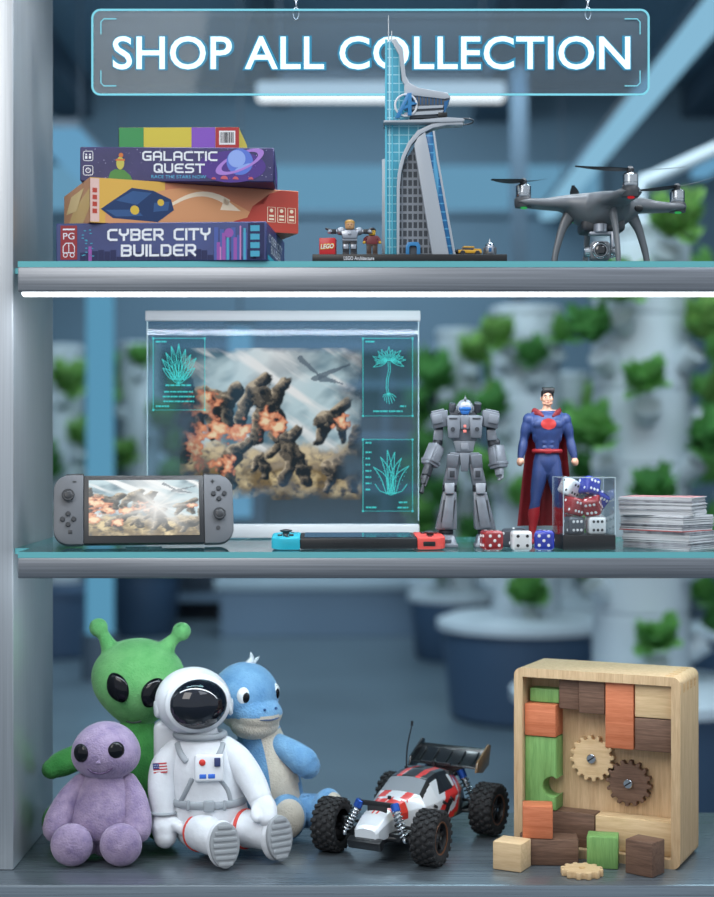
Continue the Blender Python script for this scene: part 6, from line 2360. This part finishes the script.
wheel0 = None
for (sx_, sy_) in ((1, 1), (-1, 1), (1, -1), (-1, -1)):
    wl = Matrix.Translation((sx_ * TR, sy_ * WB, WR))
    if wheel0 is None:
        b = MB(); tyre_mesh(b)
        ty = b.build('wheel', m_tire, car, smooth=50)
        b = MB()
        Mx = Matrix.Rotation(R(90), 3, 'Y')
        b.lathe([(.0228, -.0135), (.0228, .0135), (.0205, .0140), (.0195, .010), (.0195, -.0135)], 40, Mx, caps=False)
        b.cyl((.003, 0, 0), (.0115, 0, 0), .0058, n=18, bev=.001)
        for k in range(6):
            a = 2 * PI * k / 6
            d = Vector((0, math.cos(a), math.sin(a)))
            Mr = Matrix((Vector((1, 0, 0)), Vector((0, -d.z, d.y)), d)).transposed()
            b.taper(Vector((.0085, 0, 0)) + d * .0125, (.005, .0075), (.004, .0052), .0165, bev=.0006) if False else b.box(Vector((.0085, 0, 0)) + d * .0125, (.0045, .0058, .016), rot=Mr, bev=.0008)
        b.lathe([(.0195, .001), (.004, .002)], 32, Mx, caps=False)
        rm = b.build('rim', m_rim, ty)
        b = MB(); b.lathe([(.0205, .0142), (.0228, .0138), (.0236, .0146), (.0222, .0158), (.0205, .0152)], 40, Mx, caps=False); re_ = b.build('rim_edge', m_rimedge, ty)
        b = MB(); b.cyl((.011, 0, 0), (.0145, 0, 0), .003, n=6); hn = b.build('wheel_nut', m_steel, ty)
        wheel0 = (ty, [rm, re_, hn])
        w_ = ty
    else:
        w_ = wheel0[0].copy(); COL.objects.link(w_); w_.parent = car
        for ch in wheel0[1]:
            c = ch.copy(); COL.objects.link(c); c.parent = w_
    w_.location = (sx_ * TR, sy_ * WB, WR + .0008)
    w_.rotation_euler = (R(17 * (sx_ + 2 * sy_)), 0, 0 if sx_ > 0 else PI)
    if sy_ > 0:
        w_.rotation_euler = (R(9), 0, (0 if sx_ > 0 else PI) + R(4))
# chassis
b = MB(); b.taper((0, 0, .034), (.075, .22), (.085, .225), .012, bev=.002); b.taper((0, .118, .037), (.04, .03), (.034, .02), .02, bev=.002); b.taper((0, -.112, .042), (.05, .04), (.042, .03), .028, bev=.002); b.build('chassis', m_black, car)
b = MB(); b.box((0, .139, .030), (.052, .012, .014), rot=(R(-25), 0, 0), bev=.002); b.box((0, .131, .033), (.03, .02, .010), bev=.002); b.build('front_bumper', m_black, car)
for sy_ in (1, -1):
    for sx_ in (1, -1):
        b = MB()
        for dy in (-.014, .014):
            b.tube([(sx_ * .018, sy_ * WB + dy * 1.2, .033), (sx_ * .060, sy_ * WB + dy * .35, .034)], .0032, n=10, sub=1)
        b.tube([(sx_ * .018, sy_ * WB, .048), (sx_ * .060, sy_ * WB, .046)], .0024, n=8, sub=1)
        b.cyl((sx_ * .056, sy_ * WB, .026), (sx_ * .056, sy_ * WB, .052), .0055, n=14, bev=.001)
        b.cyl((sx_ * .05, sy_ * WB, WR), (sx_ * .072, sy_ * WB, WR), .004, n=12)
        b.build('suspension_arm', m_black, car)
        oy = WB + .018
        p0 = Vector((sx_ * .047, sy_ * oy, .034)); p1 = Vector((sx_ * .026, sy_ * (oy - .008), .081 if sy_ > 0 else .090))
        d = p1 - p0
        sh_ = MB(); sh_.cyl(p0, p0 + d * .98, .0024, n=10); sh_.cyl(p0 + d * .55, p0 + d * .95, .0044, n=14); sh_.ell(p0, .004, n=12, m=8)
        sh_ = sh_.build('shock_absorber', m_steel, car)
        qd = d.to_track_quat('Z', 'Y').to_matrix()
        turns, n_ = 7, 84
        b = MB(); b.tube([p0 + d * (.10 + .66 * i / n_) + qd @ Vector((.0060 * math.cos(2 * PI * turns * i / n_), .0060 * math.sin(2 * PI * turns * i / n_), 0)) for i in range(n_ + 1)], .0012, n=6, sub=1); b.build('spring', m_shock, sh_)
        b = MB(); b.cyl(p0 + d * .76, p0 + d * .98, .0062, n=18, bev=.001); b.build('shock_cap', m_shockb, sh_)
b = MB(); b.box((0, WB + .010, .077), (.056, .004, .007), bev=.001); b.box((0, WB + .010, .060), (.03, .004, .03), bev=.001); b.build('shock_tower', m_black, car)
b = MB(); b.box((0, -WB - .011, .086), (.06, .004, .014), bev=.001); b.box((0, -WB - .011, .066), (.03, .004, .04), bev=.001); b.build('shock_tower', m_black, car)
# body shell
ST = [(.140, .016, .036, .044, .047, .014), (.136, .019, .034, .047, .052, .016), (.118, .021, .034, .054, .062, .017), (.09, .023, .036, .060, .0705, .018), (.062, .028, .036, .062, .0755, .022), (.040, .042, .036, .064, .079, .031),
      (.010, .048, .036, .066, .096, .028), (-.02, .049, .036, .067, .100, .027), (-.052, .048, .036, .068, .098, .026), (-.082, .040, .038, .066, .090, .021), (-.108, .030, .042, .062, .078, .018)]


def station(y):
    for i in range(len(ST) - 1):
        a_, c_ = ST[i], ST[i + 1]
        if a_[0] >= y >= c_[0]:
            t_ = (a_[0] - y) / (a_[0] - c_[0])
            return [a_[k] + (c_[k] - a_[k]) * t_ for k in range(1, 6)]
    return ST[-1][1:]


def shell_pt(y, s):
    """s in -3..3: side bottom, shoulder, roof edge, centre"""
    w, z0_, zs_, z1_, wt = station(y)
    a_ = abs(s)
    sg_ = 1 if s > 0 else -1
    if a_ >= 2:
        t_ = a_ - 2
        p = (w, zs_ + (z0_ - zs_) * t_)
    elif a_ >= 1:
        t_ = a_ - 1
        p = (wt + (w - wt) * t_, z1_ + (zs_ - z1_) * t_ ** 1.15)
    else:
        p = (wt * a_, z1_ + .003 * (1 - a_ * a_))
    return Vector((sg_ * p[0], y, p[1]))


b = MB()
nys, nss = 190, 108
vs, fs = [], []
for j in range(nys + 1):
    y = .140 - .248 * j / nys
    for i in range(nss + 1):
        vs.append(shell_pt(y, -3 + 6 * i / nss))
for j in range(nys):
    for i in range(nss):
        a = j * (nss + 1) + i
        fs.append((a, a + 1, a + nss + 2, a + nss + 1))
fs.append(tuple(range(nss + 1)))
fs.append(tuple(nys * (nss + 1) + i for i in range(nss + 1))[::-1])
b.add(vs, fs)


def livery(c):
    w, z0_, zs_, z1_, wt = station(c.y)
    ax = abs(c.x)
    n_ = fb(c.y * 30 + 3, ax * 40 + c.z * 34, 1.3)
    upper = c.z > zs_ + (z1_ - zs_) * .16
    if .012 < c.y < .040 and upper and ax < wt * .98:
        return 3
    if -.046 < c.y < .006 and zs_ + .008 < c.z < z1_ - .006 and ax > wt * .95:
        t_ = (c.z - zs_) / (z1_ - zs_)
        if c.y < .006 - .022 * t_:
            return 2
    if c.y > .062:
        if ax < .004 + (c.y - .06) * .02 and c.y < .115:
            return 1 if ax > .0015 else 0
        if .070 < c.y < .100 and c.z > z1_ - .007:
            return 0 if ax < .003 else 1
        return 1 if (.066 < c.y < .084 and ax > w * .62 and c.z > zs_ - .01) else 0
    if c.y > .038:
        return 1 if abs(ax - .018) < .006 else 0
    if upper and c.z > z1_ - .006:
        return 1 if abs(ax - .015) < .0042 or (c.y < -.06 and ax < .006) else 2
    q = c.y + (c.z - .05) * 1.5 + (n_ - .5) * .055
    if q > .012:
        return 0
    if q > -.010:
        return 1
    if q > -.028:
        return 0 if n_ > .52 else 2
    if q > -.052:
        return 1
    if q > -.066:
        return 4
    return 2


b.paint(livery)
b.build('body_shell', [m_lw, m_lr, m_lb, m_lg, m_lgold], car, smooth=32)
b = MB()
for s_ in (-1, 1):
    for k, y in enumerate((.018, -.006, -.03)):
        p = shell_pt(y, s_ * 2.12)
        b.box(p + Vector((s_ * .0005, 0, -.001)), (.0016, .012, .004), rot=(R(24), 0, 0), bev=.0005)
b.build('side_vent', m_lb, car)
# rear wing
wing = MB()
wing.box((0, -.132, .121), (.108, .034, .003), rot=(R(-32), 0, 0), bev=.001); wing.box((0, -.113, .1135), (.108, .012, .0025), rot=(R(4), 0, 0), bev=.001); wing.box((0, -.1475, .1325), (.108, .008, .0025), rot=(R(-62), 0, 0), bev=.001)
for k in range(5):
    wing.box((-.044 + k * .022, -.1305, .1235), (.0022, .028, .004), rot=(R(-32), 0, 0), bev=.0006)
wing.xform(Matrix.Translation((0, .008, -.020)))
wing = wing.build('rear_wing', m_lb, car)
for s_ in (-1, 1):
    b = MB(); b.prism([(-.142, .092), (-.150, .120), (-.142, .123), (-.102, .102), (-.096, .088), (-.120, .084)], -.0015, .0015, M=Matrix.Translation((s_ * .0555, 0, 0)) @ Matrix(((0, 1, 0, 0), (1, 0, 0, 0), (0, 0, 1, 0), (0, 0, 0, 1))), bev=.0006); b.build('end_plate', m_lgold if s_ < 0 else m_lb, wing)
    b = MB(); b.tube([(s_ * .016, -.098, .074), (s_ * .018, -.106, .084), (s_ * .02, -.116, .095)], (.0045, .003), n=10, sub=4); b.build('wing_mount', m_black, wing)
b = MB(); b.cyl((.030, -.040, .088), (.030, -.040, .100), .003, n=12); b.tube([(.030, -.040, .100), (.029, -.041, .128), (.024, -.046, .160)], [.0013, .0011, .0009], n=8, sub=6); b.cyl((.0242, -.046, .159), (.0236, -.0464, .166), .0018, n=10); b.build('antenna', m_black, car)
b = MB(); b.cyl((0, .07, .073), (0, .07, .081), .0026, n=12); b.cyl((0, -.07, .096), (0, -.07, .105), .0028, n=12); b.box((0, -.075, .1015), (.05, .004, .003)); b.build('body_post', m_black, car)

# ------------------------------------------------------------------ wooden puzzle frame
m_oak = wood('pale_oak', (178, 147, 110), (206, 177, 140), 'z')
m_oakx = wood('pale_oak_across', (178, 147, 110), (206, 177, 140), 'x')
m_maple = wood('maple_block', (194, 162, 120), (218, 189, 148), 'x')
m_walnut = wood('walnut_block', (84, 62, 50), (122, 94, 78), 'x')
m_orange = wood('orange_block', (182, 100, 66), (206, 126, 90), 'x', 30)
m_greenb = wood('green_block', (98, 140, 78), (126, 168, 100), 'z', 30)
m_end = wood('end_grain', (170, 128, 84), (206, 168, 120), 'y')
ang = R(-25.3)
PW, PH, PD = .236, .259, .108
px0, py0 = .2215, .170
pz = thing('puzzle_frame', 'pale wooden puzzle box standing upright with gears and blocks inside', 'wooden puzzle', (px0, py0, DECK), ang)
PM = Matrix.Translation((px0, py0, DECK)) @ Matrix.Rotation(ang, 4, 'Z')
WT = .0125
b = MB()


def rbox_ring(q):
    out = rrect(0, 0, PW, PH, .011, 8)
    inn = rrect(WT, WT, PW - WT, PH - WT, .0008, 8)
    n = len(out)
    for (ya, yb) in ((0, PD),):
        vs = [Vector((x, ya, z)) for x, z in out] + [Vector((x, ya, z)) for x, z in inn] + [Vector((x, yb, z)) for x, z in out] + [Vector((x, yb, z)) for x, z in inn]
        fs = []
        for i in range(n):
            k = (i + 1) % n
            fs += [(i, k, n + k, n + i), (2 * n + k, 2 * n + i, 3 * n + i, 3 * n + k), (i, 2 * n + i, 2 * n + k, k), (n + k, 3 * n + k, 3 * n + i, n + i)]
        q.add(vs, fs)


rbox_ring(b)
b.build('box_frame', m_oak, pz, smooth=35)
b = MB()
for k in range(5):
    b.box((PW - .0165, .012 + k * .021, PH - .0008), (.012, .0105, .002))
    b.box((PW - .0008, .0225 + k * .021 if k < 4 else .0012, PH - .0165), (.002, .0105 if k < 4 else .002, .012))
b.build('finger_joint', m_end, pz)
BY = .042
b = MB(); b.box((PW / 2, BY + .008, PH / 2), (PW - 2 * WT + .0004, .016, PH - 2 * WT + .0004)); b.build('back_board', m_oak, pz, smooth=0)


def gear(q, c, r, n, th, M=None, ph=0.0):
    pts = []
    for k in range(n):
        for (da, rr) in ((-.30, .84), (-.21, .97), (-.15, 1.0), (.15, 1.0), (.21, .97), (.30, .84)):
            a = 2 * PI * (k + da) / n + ph
            pts.append((c[0] + r * rr * math.cos(a), c[2] + r * rr * math.sin(a)))
    q.prism(pts, c[1] - th, c[1], M=M, bev=.0009)


for nm, c, m, ph in (('gear', (.104, BY - .0005, .1335), m_maple, .10), ('gear', (.1565, BY - .0005, .1035), m_walnut, .31)):
    b = MB(); gear(b, c, .0320, 16, .012, ph=ph); g_ = b.build(nm, m, pz, smooth=30)
    b = MB(); b.cyl((c[0], c[1] - .010, c[2]), (c[0], c[1] - .0155, c[2]), .0066, n=24, bev=.0008); b.build('screw', m_steel, g_)
    b = MB(); b.box((c[0], c[1] - .0156, c[2]), (.011, .0008, .0018), rot=(0, R(-35), 0)); b.build('screw_slot', m_black, g_, smooth=0)


def block(label, x0, x1, z0, z1, y0, mat, y1=BY, name='wooden_block'):
    fx = PW / .222
    x0, x1 = (x0 if x0 < .02 else x0 * fx), (x1 if x1 > PW - .02 else x1 * fx)
    y0 = .006 + (y0 - .01) * .55
    b_ = MB()
    b_.box(((x1 - x0) / 2, (y1 - y0) / 2, (z1 - z0) / 2), (x1 - x0 - .0006, y1 - y0 - .0004, z1 - z0 - .0006), bev=.0016)
    o_ = b_.build(name, mat)
    o_.matrix_world = PM @ Matrix.Translation((x0, y0, z0))
    o_.location = (PM @ Vector((x0, y0, z0)))
    o_.rotation_euler = (0, 0, ang)
    tag(o_, label, 'block')
    return o_


XL, XR, ZB, ZT = WT + .0003, PW - WT - .0003, WT + .0003, PH - WT - .0003
ZR = .060
block('long dark wooden block in the bottom row of the puzzle box', .0135 , .107, ZB, ZR, .020, m_walnut)
block('long pale wooden block in the bottom row of the puzzle box', .1075, XR, ZB, ZR, .020, m_maple)
# green block with a round notch
b = MB()
zg0, zg1 = .0, .102
wg = .046
pts = [(0, 0), (wg, 0), (wg, .019)]
for k in range(13):
    a = R(-62 - (236 - 0) * k / 12 * .76)
    pts.append((wg - .006 + .0145 * math.cos(R(-60) - R(240) * k / 12), .0325 + .0145 * math.sin(R(-60) - R(240) * k / 12)))
pts += [(wg, .046), (wg, zg1), (0, zg1)]
b.prism(pts, 0, BY - .0105, bev=.0013)
o_ = b.build('wooden_block', m_greenb, smooth=35)
o_.location = PM @ Vector((XL, .010, ZR + .0003)); o_.rotation_euler = (0, 0, ang)
tag(o_, 'green wooden block with a round notch inside the puzzle box', 'block')
block('orange wooden block on top of the green notched one in the puzzle box', XL, .0555, ZR + .1028, .2085, .012, m_orange)
block('green wooden block set back in the upper corner of the puzzle box', .0165, .0565, .2088, .229, .034, m_greenb)
block('dark wooden block in the top row beside the green corner one', .0575, .0855, .203, ZT, .024, m_walnut)
block('dark wooden block in the top row beside the tall orange one', .086, .1215, .200, ZT, .014, m_walnut)
block('tall orange wooden block in the top row of the puzzle box', .1222, .1602, .155, ZT, .010, m_orange)
block('pale wooden block in the top corner of the puzzle box', .1607, XR, .2, ZT, .014, m_maple)
block('dark wooden block under the pale corner block in the puzzle box', .1607, XR, .1545, .1997, .014, m_walnut)


def cube_at(label, c, size, rz_, mat, z=0.0, name='wooden_block'):
    b_ = MB(); b_.box((0, 0, size[2] / 2), size, bev=.0018)
    o_ = b_.build(name, mat)
    o_.location = (c[0], c[1], DECK + z + .0002)
    o_.rotation_euler = (0, 0, R(rz_))
    tag(o_, label, 'block')
    return o_


def at(px, Y):
    return (P(px, 0, Y).x, Y)


m_mapley = wood('maple_loose', (198, 167, 126), (222, 194, 154), 'x')
cube_at('flat dark wooden brick lying on the deck before the puzzle box', at(549, .111), (.078, .040, .036), -4, m_walnut)
cube_at('orange wooden cube resting on the flat dark brick', at(537.5, .110), (.041, .036, .044), -6, m_orange, .0364)
cube_at('pale wooden cube on the deck beside the flat dark brick', at(512, .082), (.041, .038, .038), -28, m_mapley)
cube_at('green wooden cube standing on the deck before the puzzle box', at(603, .092), (.042, .033, .043), -12, m_greenb)
cube_at('dark wooden cube on the deck before the corner of the puzzle box', at(645, .056), (.041, .034, .046), -40, m_walnut)
b = MB(); gear(b, (0, 0, 0), .0285, 12, .009, M=Matrix(((1, 0, 0, 0), (0, 0, 1, 0), (0, -1, 0, 0), (0, 0, 0, 1))))
o_ = b.build('wooden_gear', m_maple, smooth=30)
gp = at(582, .048)
o_.location = (gp[0], gp[1], DECK + .0004)
o_.rotation_euler = (0, 0, R(12))
tag(o_, 'loose pale wooden gear lying flat on the deck before the green cube', 'gear')
b = MB(); b.cyl((0, 0, .008), (0, 0, .0094), .0045, n=18); b.build('axle_hole', m_end, o_)

# ------------------------------------------------------------------ light and camera
w = bpy.data.worlds.new('shop_light')
SC.world = w
w.use_nodes = True
bg = w.node_tree.nodes['Background']
bg.inputs[0].default_value = lin((206, 216, 226))
bg.inputs[1].default_value = .95


def area(name, loc, target, size, power, col=(255, 255, 255), sy=None):
    l = bpy.data.lights.new(name, 'AREA')
    l.energy = power
    l.color = lin(col)[:3]
    l.size = size
    if sy:
        l.shape = 'RECTANGLE'
        l.size_y = sy
    o_ = bpy.data.objects.new(name, l)
    COL.objects.link(o_)
    o_.location = loc
    d = Vector(target) - Vector(loc)
    o_.rotation_euler = d.to_track_quat('-Z', 'Y').to_euler()
    return o_


area('unseen_front_light', (-1.3, -2.8, 3.4), (0, .2, 1.3), 1.8, 48, (255, 250, 244), 1.8)  # added key light behind the camera, brightens the cabinet from the front
area('unseen_front_light', (1.6, -1.8, 3.9), (0.1, .2, 1.3), 1.4, 24, (236, 244, 255), 1.4)  # second added front fill, with no fixture of its own
area('room_fill_light', (1.1, 3.0, 4.5), (1.0, 5.2, 1.2), 2.4, 260, (216, 236, 244), 2.4)  # added overhead fill without a fixture, set so the tower fronts are lit
area('room_fill_light', (-2.2, 5.5, 4.5), (-1.4, 9, 1), 2.4, 200, (206, 228, 240), 2.4)
area('room_fill_light', (0, 9.5, 4.4), (0, 10.6, 0), 3, 130, (206, 228, 240), 1.6)
area('added_top_strip', (.19, .1, 2.245), (.19, .1, 0), 1.2, 5.0, (240, 248, 255), .04)  # added out of view to light the top tier
area('shelf_strip_light', (.19, .03, TOPZ - .05), (.19, .16, TOPZ - .3), 1.24, 3.6, (240, 247, 255), .015)
area('lower_strip_light', (.19, .03, MIDZ - .016), (.19, .14, MIDZ - .3), 1.24, 2.4, (236, 246, 255), .02)

cam = bpy.data.cameras.new('camera')
cam.sensor_fit = 'HORIZONTAL'
cam.sensor_width = 36
cam.lens = 2.0 / K * 36 / 714
cam.dof.use_dof = True
cam.dof.focus_distance = 2.09
cam.dof.aperture_fstop = cam.lens / 1000 / .02
co = bpy.data.objects.new('camera', cam)
COL.objects.link(co)
co.location = (0, -2.0, CZ)
co.rotation_euler = (R(90), 0, 0)
SC.camera = co
SC.view_settings.view_transform = 'Standard'
SC.view_settings.look = 'None'
SC.view_settings.exposure = 0.0
SC.view_settings.gamma = 1.0
try:
    SC.view_settings.use_curve_mapping = False
except Exception:
    pass
SC.cycles.max_bounces = 8
SC.cycles.transparent_max_bounces = 24
SC.cycles.caustics_reflective = False
SC.cycles.caustics_refractive = False
